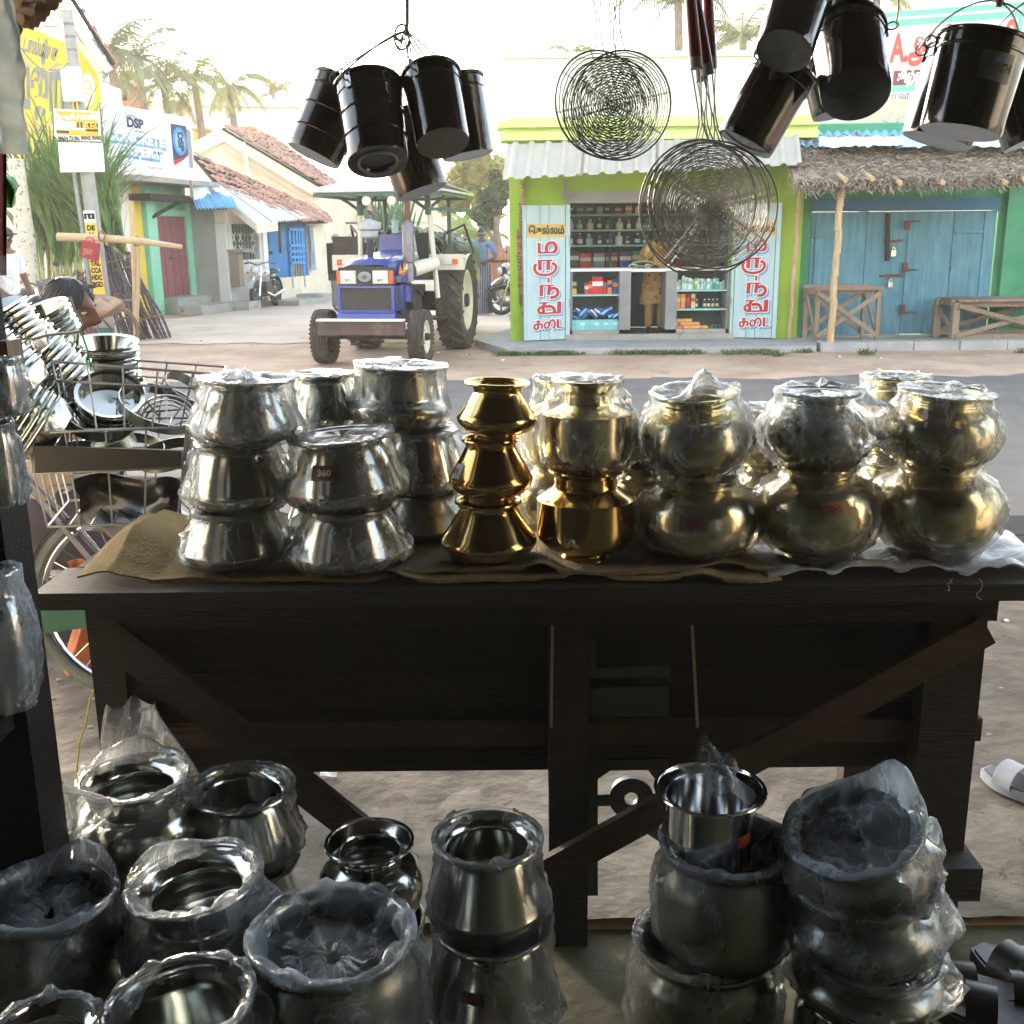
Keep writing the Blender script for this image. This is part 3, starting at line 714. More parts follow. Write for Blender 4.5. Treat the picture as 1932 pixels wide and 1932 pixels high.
# pink house beyond
Yk = 36.0
t = thing('pink_house', 'pinkish house with plank shutters and a low porch roof, beyond the tractor', 'house', V((at(650, 500, Yk).x, Yk, 0)))
def kw(u0, u1, v0, v1, m_, name, dy=0.0, th=0.2): return part(name, MB().slab([at(u0, v1, Yk - dy), at(u1, v1, Yk - dy), at(u1, v0, Yk - dy), at(u0, v0, Yk - dy)], (0, th, 0)), m_, t, smooth=0)
kw(608, 700, 372, 532, M_pink, 'wall')
for u in range(634, 676, 8): kw(u, u + 7, 408, 500, M_pink if u % 16 else M_woodb, 'plank', 0.06, 0.05)
for u in (676, 682, 688): kw(u, u + 3, 400, 505, M_woodb, 'post', 0.2, 0.1)
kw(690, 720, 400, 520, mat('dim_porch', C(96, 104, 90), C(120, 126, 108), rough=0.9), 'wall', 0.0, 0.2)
tiled(t, at(612, 404, Yk - 1.4), at(704, 402, Yk - 1.4), at(700, 374, Yk), at(610, 362, Yk), 0.26, 0.3, limit=150)
part('porch_beam', MB().bar(at(624, 372, Yk - 1.2), at(684, 418, Yk - 1.6), 0.12, 0.12), M_yell, t)
t = thing('cream_back_wall', 'bright cream wall closing the lane behind the tractor canopy', 'wall', V((at(760, 500, 44).x, 44, 0)))
part('wall', MB().slab([at(690, 520, 44), at(858, 520, 44), at(858, 372, 44), at(690, 372, 44)], (0, 0.25, 0)), M_cream, t, smooth=0)
part('coping', MB().slab([at(688, 374, 43.9), at(860, 374, 43.9), at(860, 368, 43.9), at(688, 368, 43.9)], (0, 0.45, 0)), M_pink, t, smooth=0)

# far flat-roofed building with yellow window hoods, and the water tower
Yb = 52.0
t = thing('flat_roofed_building', 'wide cream flat-roofed building with small yellow window hoods on the skyline', 'building', V((at(430, 300, Yb).x, Yb, 0)))
M_crm = mat('warm_cream', C(216, 208, 188), C(226, 220, 204), rough=0.9, scale=0.5)
part('wall', MB().slab([at(245, 420, Yb), at(560, 420, Yb), at(560, 200, Yb), at(245, 196, Yb)], (0, 3, 0)), M_crm, t, smooth=0)
part('parapet', MB().slab([at(243, 198, Yb - 0.2), at(562, 202, Yb - 0.2), at(562, 186, Yb - 0.2), at(243, 190, Yb - 0.2)], (0, 0.6, 0)), M_crm, t, smooth=0)
part('upper_storey', MB().slab([at(352, 188, Yb + 0.6), at(470, 188, Yb + 0.6), at(470, 160, Yb + 0.6), at(352, 168, Yb + 0.6)], (0, 2, 0)), M_crm, t, smooth=0)
for (u0, u1, v0, v1) in ((365, 386, 246, 272), (428, 446, 243, 262), (456, 474, 243, 262)):
    part('window', MB().slab([at(u0, v1, Yb - 0.02), at(u1, v1, Yb - 0.02), at(u1, v0, Yb - 0.02), at(u0, v0, Yb - 0.02)], (0, 0.01, 0)), M_yell, t, smooth=0)
    part('window_hood', MB().slab([at(u0 - 3, v0, Yb - 0.9), at(u1 + 3, v0, Yb - 0.9), at(u1 + 3, v0 - 4, Yb - 0.9), at(u0 - 3, v0 - 4, Yb - 0.9)], (0, 0.86, 0)), mat('ochre_hood', C(190, 140, 70), None), t, smooth=0)
Yt = 42.0
t = thing('water_tower', 'small orange stair tower with a white rooftop tank and finial, behind the yellow gable', 'tower', V((at(218, 180, Yt).x, Yt, 0)))
M_tower = mat('orange_speckle_wall', C(186, 120, 84), C(204, 142, 104), rough=0.9, scale=9, c3=C(160, 98, 70), s3=20, f3=0.56)  # orange wall tones with a browner speckle
part('shaft', MB().slab([at(197, 300, Yt), at(247, 300, Yt), at(247, 158, Yt), at(197, 158, Yt)], (0, 1.4, 0)), M_tower, t, smooth=0)
part('slab', MB().slab([at(193, 159, Yt - 0.25), at(250, 161, Yt - 0.25), at(250, 156, Yt - 0.25), at(193, 153, Yt - 0.25)], (0, 1.9, 0)), M_conc, t, smooth=0)
part('tank', MB().slab([at(195, 155, Yt - 0.1), at(244, 155, Yt - 0.1), at(244, 133, Yt - 0.1), at(195, 131, Yt - 0.1)], (0, 1.5, 0)), M_white, t, smooth=0)
p = at(225, 130, Yt + 0.5)
part('finial', MB().lathe([(0.16, 0), (0.14, 0.45), (0.30, 0.5), (0.26, 0.58), (0.05, 0.78), (0.0, 0.8)], 12, Matrix.Translation(p)), M_white, t)
part('doorway', MB().slab([at(230, 190, Yt - 0.02), at(240, 190, Yt - 0.02), at(240, 164, Yt - 0.02), at(230, 164, Yt - 0.02)], (0, 0.01, 0)), M_woodk, t, smooth=0)
# ------------------------------------------------------------------ pavement along the two shops
Yp = 15.5
zf = at(1225, 634, Yp).z
k0, k1 = at(900, 640, 15.9), at(1545, 664, 14.35)
b = MB(); b.slab([(at(896, 640, 15.6).x, 15.6, 0), (at(955, 667, 14.25).x, 14.25, 0), (at(1540, 667, 14.25).x, 14.25, 0), (at(1540, 640, 15.6).x, 15.6, 0), (at(1540, 640, 15.6).x, 17.5, 0), (at(960, 640, 15.6).x, 17.5, 0)], (0, 0, 0.085)); struct('pavement', b, M_slab)
b = MB(); xr = at(1546, 660, 14.6).x; b.slab([(xr, 14.62, 0), (xr + 9, 14.62, 0), (xr + 9, 17.5, 0), (xr, 17.5, 0)], (0, 0, 0.06)); pv = struct('pavement', b, M_conc)
for k in range(11):
    x = xr + 0.62 * k - 0.05; me = MB().box((x + 0.3, 14.48 + 0.012 * (k % 3), 0.055), (0.61, 0.27, 0.12 + 0.006 * (k % 2)), Matrix.Rotation(0.012 * ((k * 7) % 5 - 2), 3, 'Z'))
    part('kerb_stone', me, M_slab, pv, smooth=0)

# ------------------------------------------------------------------ pharmacy
M_lime = mat('lime_plaster', C(150, 186, 58), C(164, 198, 74), rough=0.85, scale=1.5, c3=C(196, 206, 150), s3=2.2, f3=0.66)
M_limel = mat('pale_lime_plaster', C(190, 212, 120), C(206, 222, 146), rough=0.85, scale=1.2, c3=C(224, 226, 206), s3=1.6, f3=0.58)
M_para = mat('parapet_plaster', C(214, 222, 200), C(226, 230, 214), rough=0.9, scale=1.0, c3=C(196, 204, 184), s3=1.5, f3=0.6)
M_door = mat('pale_blue_door', C(168, 196, 200), C(182, 208, 210), rough=0.6, scale=2, stretch=(4, 4, 1), c3=C(150, 170, 172), s3=3, f3=0.68)
M_teal = mat('teal_grey_wall', C(70, 96, 98), C(84, 110, 110), rough=0.8, scale=2)
xL, xR = at(962, 500, Yp).x, at(1506, 500, Yp).x
oL, oR = at(1075, 500, Yp).x, at(1379, 500, Yp).x
zaw = at(1225, 325, Yp).z; zlin = at(1225, 382, Yp).z; zbm = at(1225, 360, Yp).z
ztop = at(1225, 108, Yp).z; zco = at(1225, 266, Yp).z
t = thing('pharmacy_shop', 'lime green medicine shop with a white ribbed awning and pale blue lettered doors', 'shop', V(((xL + xR) / 2, Yp + 0.8, 0.085)))
def pbox(x0, x1, y0, y1, z0, z1, m_, name, parent=None): return part(name, MB().box(((x0 + x1) / 2, (y0 + y1) / 2, (z0 + z1) / 2), (x1 - x0, y1 - y0, z1 - z0)), m_, parent or t, smooth=0)
pbox(xL, oL, Yp, Yp + 0.25, 0.085, zco, M_lime, 'wall'); pbox(oR, xR, Yp, Yp + 0.25, 0.085, zco, M_lime, 'wall')
pbox(oL, oR, Yp + 0.02, Yp + 0.25, zbm, zco, M_lime, 'wall'); pbox(xL, at(988, 400, Yp).x, Yp - 0.12, Yp, 0.085, zaw + 0.1, M_lime, 'pilaster')
pbox(at(1464, 400, Yp).x, xR - 0.003, Yp - 0.12, Yp, 0.085, zaw + 0.1, M_lime, 'pilaster')
pbox(at(1065, 400, Yp).x, oR + 0.05, Yp - 0.05, Yp + 0.2, zlin, zbm, M_grey, 'lintel')
pbox(xL, xL + 0.2, Yp + 0.25, 18.0, 0.085, zco, M_lime, 'wall'); pbox(xR - 0.2, xR, Yp + 0.25, 18.0, 0.085, zco, M_lime, 'wall')
pbox(xL + 0.2, xR - 0.2, 17.6, 17.8, 0.085, zco, M_teal, 'back_wall'); pbox(xL, xR, Yp + 0.25, 18.0, zco - 0.25, zco - 0.1, M_lime, 'ceiling')
xPl = at(955, 200, Yp).x
pbox(xPl, xR + 0.05, Yp + 0.0, Yp + 0.22, zco + 0.3, ztop, M_para, 'parapet')
pbox(xPl, xPl + 0.22, Yp + 0.22, 19.0, zco + 0.3, ztop, M_para, 'parapet')
pbox(xPl - 0.04, xR + 0.08, Yp - 0.05, Yp + 0.27, ztop, ztop + 0.07, M_para, 'coping')
xc = at(938, 245, Yp - 0.3).x
for (z0, z1, o) in ((0.0, 0.10, 0.30), (0.10, 0.16, 0.24), (0.16, 0.24, 0.34), (0.24, 0.30, 0.14)):
    pbox(xc + (0.34 - o), xR + 0.1, Yp - o, Yp + 0.3, zco + z0, zco + z1, M_limel, 'cornice_band')
# awning sheets
aw = thing('ribbed_awning', 'white ribbed metal awning over the medicine shop front', 'awning', V(((xL + xR) / 2, 14.8, zaw)))
sheets(aw, at(948, 339, 14.45), at(1512, 312, 14.45), at(957, 272, 15.15), at(1506, 258, 15.15), 4, 18.4, 0.035, mat('offwhite_sheet', C(168, 163, 152), C(182, 177, 166), rough=0.5, scale=1.5, c3=C(146, 137, 121), s3=2.5, f3=0.64), square=True, per=24)
for u in (1066,): part('bracket', MB().bar(at(u, 340, 15.35), at(u, 380, 15.35), 0.06, 0.05), M_grey, aw)
# decorative column of brown stone chips at the left corner
stm = MB().ball((0, 0, 0), (0.036, 0.03, 0.022), 6, 4).mesh('stone', mat('brown_stone', C(160, 118, 88), C(186, 146, 112), rough=0.9, scale=20, orand=0.25), V((0, 0, 0)), 60)
rs = random.Random(5)
for k in range(46):
    f = k / 45; v_ = 345 + f * 292; n_ = 1 if f < 0.12 else (2 if f < 0.3 or f > 0.85 else 3)
    wd = (5 + 12 * math.sin(PI * min(1, f * 0.9 + 0.1))) if f > 0 else 4
    for q in range(n_):
        u_ = 985 + 8 * f - wd / 2 + wd * (q + 0.5) / n_ - (4 if 0.3 < f < 0.8 else 0)
        inst('stone', stm, t, Matrix.Translation(at(u_, v_, Yp - 0.125)) @ Matrix.Rotation(rs.random(), 4, 'Y'))
# counter with two glazed-height bays, shelves
cu = thing('shop_counter', 'grey shop counter with open display shelves on both sides of a gap', 'counter', V(((oL + oR) / 2, Yp + 0.2, 0.085)))
zc = at(1225, 511, Yp).z; zb = at(1225, 622, Yp).z
g0, g1 = at(1190, 560, Yp).x, at(1256, 560, Yp).x
def cbox(*a): return pbox(*a, parent=cu)
def cb(x0, x1, y0, y1, z0, z1, m_, name): return pbox(x0, x1, y0, y1, z0, z1, m_, name, cu)
cb(oL, g0, Yp - 0.02, Yp + 0.5, zc, zc + 0.04, M_white, 'counter_top'); cb(g0, g1, Yp + 0.0, Yp + 0.5, zc - 0.012, zc + 0.03, M_white, 'counter_flap'); cb(g1, oR, Yp - 0.02, Yp + 0.5, zc, zc + 0.04, M_white, 'counter_top')
for (x0, x1) in ((oL, oL + 0.04), (g0 - 0.16, g0), (g1, g1 + 0.16), (oR - 0.04, oR)): cb(x0, x1, Yp + 0.0, Yp + 0.48, 0.15, zc, M_grey, 'upright')
M_shelf = mat('mint_shelf', C(150, 200, 196), C(160, 208, 204), rough=0.6, scale=2)
zl1 = at(1130, 556, Yp).z; zr1 = at(1320, 547, Yp).z; zr2 = at(1320, 583, Yp).z
cb(oL + 0.04, g0 - 0.16, Yp + 0.02, Yp + 0.46, zl1 - 0.02, zl1, M_shelf, 'shelf'); cb(g1 + 0.16, oR - 0.04, Yp + 0.02, Yp + 0.46, zr1 - 0.02, zr1, M_shelf, 'shelf'); cb(g1 + 0.16, oR - 0.04, Yp + 0.02, Yp + 0.46, zr2 - 0.02, zr2, M_shelf, 'shelf')
cb(oL, g0, Yp + 0.0, Yp + 0.48, 0.085, zb, M_conc, 'plinth'); cb(g1, oR, Yp + 0.0, Yp + 0.48, 0.085, zb, M_conc, 'plinth')
cb(oL + 0.04, g0 - 0.16, Yp + 0.46, Yp + 0.48, zb, zc, M_teal, 'back_panel'); cb(g1 + 0.16, oR - 0.04, Yp + 0.46, Yp + 0.48, zb, zc, M_teal, 'back_panel')
pbox(oL - 0.05, oR + 0.05, Yp - 0.10, Yp - 0.02, 0.085, 0.16, M_conc, 'threshold')
# goods
GM = {}
ORD = 'first second third fourth fifth sixth seventh eighth ninth tenth eleventh twelfth thirteenth fourteenth fifteenth sixteenth seventeenth eighteenth'.split()
def gm(key, c, rough=0.45):
    if key not in GM: GM[key] = mat('pack_' + key, c, None, rough=rough, orand=0.12)
    return GM[key]
PK = dict(white=C(216, 222, 220), green=C(120, 186, 110), mint=C(130, 200, 180), red=C(196, 44, 40), orange=C(224, 140, 76), blue=C(44, 82, 150), sky=C(120, 204, 214), yellow=C(220, 190, 60), maroon=C(140, 44, 48), dark=C(40, 50, 52), brown=C(96, 66, 44), teal=C(30, 150, 140), cream=C(214, 200, 160), grey=C(120, 132, 134), dkgreen=C(50, 120, 70))
def carton(x, y, z, w_, d_, h_, key, label, group, band=None, rot=0.0, lean=0.0):
    t_ = thing('carton', label, 'carton', V((x, y, z)), group, local=True, rotz=rot)
    if lean: t_.rotation_euler = (0, lean, rot)
    part('box', MB().box((0, 0, h_ / 2), (w_, d_, h_)), gm(key, PK[key]), t_, smooth=0)
    part('print_band', MB().box((0, 0, h_ * 0.60), (w_ + 0.004, d_ + 0.004, h_ * 0.26)), gm(band or 'white', PK[band or 'white']), t_, smooth=0)
def bottle(x, y, z, r, h_, key, cap, label, group, lab='white'):
    t_ = thing('bottle', label, 'bottle', V((x, y, z)), group, local=True)
    part('body', MB().lathe([(0, 0), (r, 0.0), (r, h_ * 0.6), (r * 0.4, h_ * 0.76), (r * 0.38, h_ * 0.86)], 10), gm(key, PK[key], 0.15), t_)
    part('cap', MB().lathe([(r * 0.45, h_ * 0.86), (r * 0.45, h_), (0, h_)], 10), gm(cap, PK[cap]), t_)
    part('paper_label', MB().lathe([(r * 1.02, h_ * 0.18), (r * 1.02, h_ * 0.5)], 10), gm(lab, PK[lab]), t_)
def pouch(x, y, z, w_, h_, d_, key, label, group, rot=(0, 0, 0), band='white'):
    t_ = thing('packet', label, 'packet', V((x, y, z)), group, local=True)
    t_.rotation_euler = rot
    b_ = MB(); b_.grid(lambda i, j: (w_ / 2 * math.cos(2 * PI * i) * (1 if j not in (0, 1) else 0.9), d_ / 2 * math.sin(2 * PI * i) * (math.sin(PI * (0.12 + 0.76 * j)) ** 0.6), h_ * (j - 0.5)), 10, 6, wrap=True); part('wrapper', b_, gm(key, PK[key]), t_)
    b_ = MB(); b_.grid(lambda i, j: (w_ / 2 * 1.02 * math.cos(2 * PI * i), d_ / 2 * 1.03 * math.sin(2 * PI * i), h_ * 0.3 * (j - 0.5)), 10, 1, wrap=True); part('print_band', b_, gm(band, PK[band]), t_)
rg = random.Random(11); yS = Yp + 0.22
for i, (u, wd, h, key, bd) in enumerate([(1083, 9, 0.17, 'yellow', 'blue'), (1107, 8, 0.15, 'red', 'white'), (1114, 9, 0.18, 'red', 'orange'), (1127, 19, 0.24, 'red', 'white'), (1141, 8, 0.17, 'red', 'blue'), (1150, 8, 0.19, 'orange', 'blue'), (1161, 9, 0.21, 'blue', 'orange'), (1175, 12, 0.24, 'orange', 'blue')]):
    p = at(u, 550, yS); carton(p.x, yS, zl1, px(wd, p), 0.07, h, key, 'upright %s packet on the left bay top shelf, %s in the row' % (key, ['first', 'second', 'third', 'wide fourth', 'fifth', 'sixth', 'seventh', 'last'][i]), 'packets on the left counter shelf', bd, rot=rg.uniform(-0.12, 0.12))
for k in range(15):
    u = 1084 + 7 * (k % 14) + rg.uniform(-3, 3); lev = 0 if k < 12 else 1
    p = at(u, 598 - rg.uniform(0, 12), yS - 0.02 * (k % 3)); pouch(p.x, p.y, p.z, 0.16, 0.09, 0.06, 'blue', 'dark blue and white packet, %s along the heap in the left counter bay' % ORD[k], 'blue packets in the left counter bay', (rg.uniform(-.5, .5), rg.uniform(-.8, .8), rg.uniform(-.6, .6)), 'white' if k % 2 else 'sky')
for k in range(12):
    u = 1081 + 8.9 * k; p = at(u, 607, Yp + 0.08)
    carton(p.x, Yp + 0.1, zb, 0.064, 0.06, at(1130, 603, Yp + 0.1).z - zb, 'sky', '%s tall pale turquoise packet from the left, bottom of the left counter bay' % ORD[k], 'turquoise packets in the left counter bay', 'white' if k in (2, 5, 7, 9) else 'mint')
for k in range(17):
    u = 1277 + 5.9 * k; h = [0.10, 0.13, 0.19, 0.17, 0.16, 0.14, 0.16, 0.15, 0.15, 0.14, 0.15, 0.14, 0.20, 0.15, 0.10, 0.12, 0.16][k]
    key = ['white', 'white', 'white', 'white', 'white', 'white', 'green', 'white', 'white', 'mint', 'white', 'mint', 'teal', 'mint', 'white', 'white', 'white'][k]
    p = at(u, 540, yS); carton(p.x, yS + 0.03 * (k % 2), zr1, 0.04, 0.05, h, key, '%s medicine carton, %s from the left, on the top shelf of the right bay' % (key, ORD[k]), 'medicine cartons in the right counter bay', 'mint' if key == 'white' else 'white', rot=rg.uniform(-0.2, 0.2))
for k, (u, key, bd) in enumerate([(1270, 'red', 'cream'), (1279, 'orange', 'cream'), (1288, 'orange', 'yellow'), (1297, 'maroon', 'red'), (1307, 'cream', 'red')]):
    p = at(u, 575, yS); carton(p.x, yS, zr2, 0.058, 0.06, 0.2, key, 'upright %s carton on the middle shelf, %s from the left' % (key, ['first', 'second', 'third', 'fourth', 'fifth'][k]), 'coloured cartons on the right middle shelf', bd)
for k in range(6):
    u = [1314, 1329, 1337, 1345, 1353, 1374][k]; p = at(u, 575, yS)
    bottle(p.x, yS, zr2, 0.024, 0.13 if k < 5 else 0.26, 'dark', 'white', 'small dark bottle with a pale label, %s on the right middle shelf' % ORD[k] if k < 5 else 'tall dark bottle at the right end of the middle shelf', 'dark bottles on the right shelf', 'cream' if k < 5 else 'white')
zr3 = at(1320, 622, Yp).z
for k in range(15):
    row = 0 if k < 7 else (1 if k < 12 else 2); i = [k, k - 7, k - 12][row]
    p = at(1272 + 9.5 * i + 4 * row, 615 - 7 * row, yS); carton(p.x, yS - 0.05 + .02 * (k % 2), zr3 + .002 + 0.048 * row, .082, .06, .046, 'orange', 'orange soap carton, %s in the low heap of the right counter bay' % ORD[k], 'orange soap cartons in the right counter bay', 'cream' if k % 3 else 'yellow', rot=rg.uniform(-.5, .5))
for k in range(5):
    p = at(1348 + 8 * k, 615, yS); pouch(p.x, yS, zr3 + 0.03 + (0.06 if k > 2 else 0), 0.11, 0.06, 0.055, 'teal', '%s teal packet from the left at the right end of the counter bay' % ORD[k], 'teal packets in the right counter bay', (PI / 2, 0, rg.uniform(-.5, .5)), 'white')
# shelves inside
zs = [at(1150, v_, 17.2).z for v_ in (404, 433, 462, 505)]
isf = thing('wall_shelves', 'tall green shelving filled with bottles on the back wall of the medicine shop', 'shelf', V(((oL + oR) / 2, 17.3, 0.1)))
for z in zs + [zs[0] + 0.3]: pbox(oL - 0.2, oR + 0.2, 17.05, 17.55, z - 0.025, z, M_shelf if z != zs[0] else M_shelf, 'shelf_board', isf)
for u in (1058, 1150, 1240, 1330, 1400): x = at(u, 450, 17.2).x; pbox(x - 0.015, x + 0.015, 17.06, 17.54, zs[3], zs[0] + 0.3, M_teal, 'upright', isf)
hs = [0.13, 0.17, 0.2, 0.26]
for r_ in range(4):
    n_ = [18, 18, 18, 13][r_]
    for k in range(n_):
        u = 1068 + (1392 - 1068) * (k + 0.5) / n_ + rg.uniform(-2, 2)
        x = at(u, 440, 17.2).x
        if r_ in (0, 3):
            keys = ['dkgreen', 'dkgreen', 'green', 'red', 'orange', 'yellow', 'red'] if r_ == 0 else ['brown', 'red', 'grey', 'maroon', 'blue', 'dkgreen', 'yellow']
            key = keys[(k * 3) // max(1, n_ // 4) % len(keys)]
            carton(x, 17.2, zs[r_], 0.09 if r_ == 0 else 0.17, 0.1, hs[r_] * rg.uniform(0.8, 1), key, '%s carton, %s from the left on the %s back shelf of the medicine shop' % (key, ORD[k], 'top' if r_ == 0 else 'bottom'), 'cartons on the back shelves', 'cream' if k % 2 else 'white')
        else:
            key = (['white', 'sky', 'white', 'grey', 'mint', 'white', 'cream'] if r_ == 1 else ['blue', 'grey', 'sky', 'teal', 'blue', 'white', 'maroon'])[k % 7]
            bottle(x, 17.2 - 0.05 * (k % 2), zs[r_], 0.032 + 0.012 * (k % 3), hs[r_] * rg.uniform(0.6, 1), key, 'white', '%s bottle, %s from the left on the %s back shelf of the medicine shop' % (key, ORD[k], 'second' if r_ == 1 else 'third'), 'bottles on the back shelves')
for (u, v_, wd, key) in ((1195, 506, 20, 'white'), (1222, 508, 12, 'white'), (1265, 508, 18, 'white')):
    p = at(u, v_, Yp + 0.15); pouch(p.x, p.y, zc + 0.065, px(wd, p), 0.05, 0.06, key, 'white paper packet lying on the counter top %s' % {1195: 'left of the gap', 1222: 'over the gap', 1265: 'right of the gap'}[u], 'packets lying on the counter', (PI / 2, 0, 0.2))
p = at(1213, 504, Yp + 0.3); pouch(p.x, p.y, zc + 0.09, 0.34, 0.12, 0.10, 'cream', 'tan cloth bag lying on the counter beside the shopkeeper', None, (PI / 2, 0, 0.1), 'cream')

# doors with painted Tamil lettering
M_yband = mat('ochre_sign_band', C(206, 170, 84), C(216, 182, 98), rough=0.6, scale=3)
def stroke_letters(F, parent, M1=M_red):
    """hand-painted letters as brush strokes, measured on the photographed door (local units: door width 1.0 = 720)"""
    P_ = lambda q: [((x_ - 620) / 720.0, -(y_ - 1130) / 720.0) for x_, y_ in q]
    st = [
     ([(503, 450), (503, 592)], 38), ([(485, 597), (725, 597)], 24), ([(618, 598), (610, 530), (630, 472), (685, 447), (735, 465), (758, 525), (748, 572), (715, 592)], 42),
     ([(480, 720), (700, 716)], 20), ([(513, 715), (513, 872)], 46), ([(642, 718), (636, 868)], 48), ([(690, 762), (745, 790), (752, 855), (700, 918), (600, 945), (500, 930), (445, 880), (432, 815), (458, 770)], 34),
     ([(625, 1025), (658, 1025)], 62), ([(510, 1108), (715, 1104)], 18), ([(536, 1105), (530, 1270)], 46), ([(658, 1108), (642, 1258)], 42), ([(668, 1170), (725, 1150), (778, 1185), (782, 1245), (738, 1288), (668, 1298)], 38),
     ([(495, 1380), (640, 1376)], 18), ([(590, 1378), (560, 1440), (570, 1530)], 40), ([(570, 1440), (515, 1452), (486, 1490), (505, 1530), (560, 1540)], 32), ([(555, 1545), (832, 1536)], 22), ([(590, 1446), (655, 1432), (715, 1460), (735, 1530)], 38), ([(806, 1362), (802, 1536)], 52),
     ([(445, 1668), (525, 1664)], 14), ([(487, 1650), (482, 1785)], 28), ([(480, 1712), (435, 1722), (422, 1758), (440, 1788), (478, 1788)], 24), ([(490, 1714), (530, 1712), (545, 1745), (528, 1780)], 24),
     ([(596, 1785), (580, 1735), (598, 1690), (638, 1690), (650, 1740), (630, 1776), (604, 1768)], 20), ([(650, 1745), (662, 1685), (700, 1652), (734, 1690), (735, 1748), (704, 1784)], 24),
     ([(786, 1640), (786, 1776)], 32), ([(775, 1776), (868, 1770)], 16)]
    for (nm, mt_, z, g, of) in (('letter_shadow', M_shade, 0.004, 0.020, (0.028, -0.034)), ('letter_edge', M_white, 0.008, 0.020, (0, 0)), ('letter', M1, 0.013, 0.0, (0, 0))):
        mb = MB()
        for k, (q, wd) in enumerate(st): brush(mb, F, P_(q), wd * 1.2 / 720.0, z + 0.00012 * k, g, of)
        part(nm, mb, mt_, parent, smooth=0)
def leaf_door(h_, f_, label, mirror=False):
    """door leaf hinged at h_ (bottom), free edge f_ (bottom)"""
    d_ = thing('shop_door', label, 'door', h_)
    x_ = (f_ - h_); W_ = x_.length; x_.normalize(); H_ = at(1225, 386, Yp).z - h_.z
    up_ = V((0, 0, 1)); lft = h_ if not mirror else f_
    if mirror: pass
    base = f_ if not mirror else h_
    xd = (h_ - f_).normalized() if not mirror else (f_ - h_).normalized()   # left to right in the picture
    nn = xd.cross(up_)                                                       # towards the street
    cuts = [0, 0.07, 0.36, 0.55, 0.90, 1.0]
    for k in range(5):
        a, c = cuts[k] * W_ + 0.004, cuts[k + 1] * W_ - 0.004
        o_ = 0.012 if k in (0, 4) else 0.0
        part('plank', MB().slab([base + xd * a - nn * 0.04, base + xd * c - nn * 0.04, base + xd * c + up_ * H_ - nn * 0.04, base + xd * a + up_ * H_ - nn * 0.04], nn * (0.04 + o_)), M_door, d_, smooth=0)
    GROW = 1.22
    F = frame(base + xd * (0.50 * W_) + up_ * (H_ * 0.40), xd, up_)
    Fs = F @ Matrix.Diagonal((W_ * 1.02, H_ * 0.345, 1, 1)).to_4x4()
    bz = H_ * 0.815
    part('sign_band', MB().slab([base + xd * (0.08 * W_) + up_ * (bz - 0.085) + nn * 0.004, base + xd * (0.90 * W_) + up_ * (bz - 0.085) + nn * 0.004, base + xd * (0.90 * W_) + up_ * (bz + 0.09) + nn * 0.004, base + xd * (0.08 * W_) + up_ * (bz + 0.09) + nn * 0.004], nn * 0.005), M_yband, d_, smooth=0)
    letters('ெசல்லம்', 0.13, base + xd * (0.49 * W_) + up_ * bz + nn * 0.011, xd, up_, M_dkgreen, d_, bold=0.006, fit=0.76 * W_)
    stroke_letters(Fs, d_)
    for hz in (0.25, 0.7): part('hinge', MB().bar(h_ + up_ * (H_ * hz) + nn * 0.03, h_ + up_ * (H_ * hz + 0.1) + nn * 0.03, 0.025, 0.03), M_grey, d_)
    return d_
h1 = V((oL, Yp - 0.06, 0.10)); f1 = at(988, 638, 15.22); f1.z = 0.10
leaf_door(h1, f1, 'left pale blue door leaf of the medicine shop, red painted Tamil letters')
h2 = V((oR, Yp - 0.06, 0.10)); f2 = at(1464, 634, 15.25); f2.z = 0.10
leaf_door(h2, f2, 'right pale blue door leaf of the medicine shop, letters partly behind the skimmers', mirror=True)

# ------------------------------------------------------------------ green shop with thatched eave
Yq = 15.75
M_green = mat('green_plaster', C(62, 138, 102), C(84, 156, 116), rough=0.85, scale=1.6, c3=C(44, 112, 86), s3=1.3, f3=0.6)
M_bdoor = mat('blue_plank', C(72, 126, 146), C(98, 150, 168), rough=0.65, scale=2.5, stretch=(5, 5, 1), orand=0.10, c3=C(104, 124, 122), s3=3, f3=0.67)
gL, gR = at(1508, 500, Yq).x, at(2100, 500, Yq).x
d0, d1 = at(1526, 500, Yq).x, at(1875, 500, Yq).x
zd1 = at(1700, 398, Yq).z; zd2 = at(1700, 374, Yq).z; zg = 0.06; zgt = at(1700, 232, Yq).z
t = thing('green_shop', 'green walled shop with closed blue plank doors under a thatched eave', 'shop', V(((gL + gR) / 2, Yq, zg)))
def qb(x0, x1, y0, y1, z0, z1, m_, name): return pbox(x0, x1, y0, y1, z0, z1, m_, name, t)
qb(gL, d0, Yq, Yq + 0.25, zg, zgt, M_green, 'wall'); qb(d1, gR, Yq, Yq + 0.25, zg, zgt, M_green, 'wall'); qb(d0, d1, Yq, Yq + 0.25, zd2, zgt, M_green, 'wall')
qb(at(1885, 500, Yq).x, at(1912, 500, Yq).x, Yq - 0.10, Yq, zg, zgt - 0.4, M_green, 'pilaster')
qb(d0, d1, Yq - 0.03, Yq + 0.1, zd1, zd2, mat('blue_frame', C(52, 104, 140), C(62, 116, 150), rough=0.7, scale=3), 'door_frame')
us = [1527, 1535, 1583, 1631, 1669, 1708, 1750, 1793, 1829, 1850, 1872]
zdb = at(1700, 631, Yq).z
dt = t
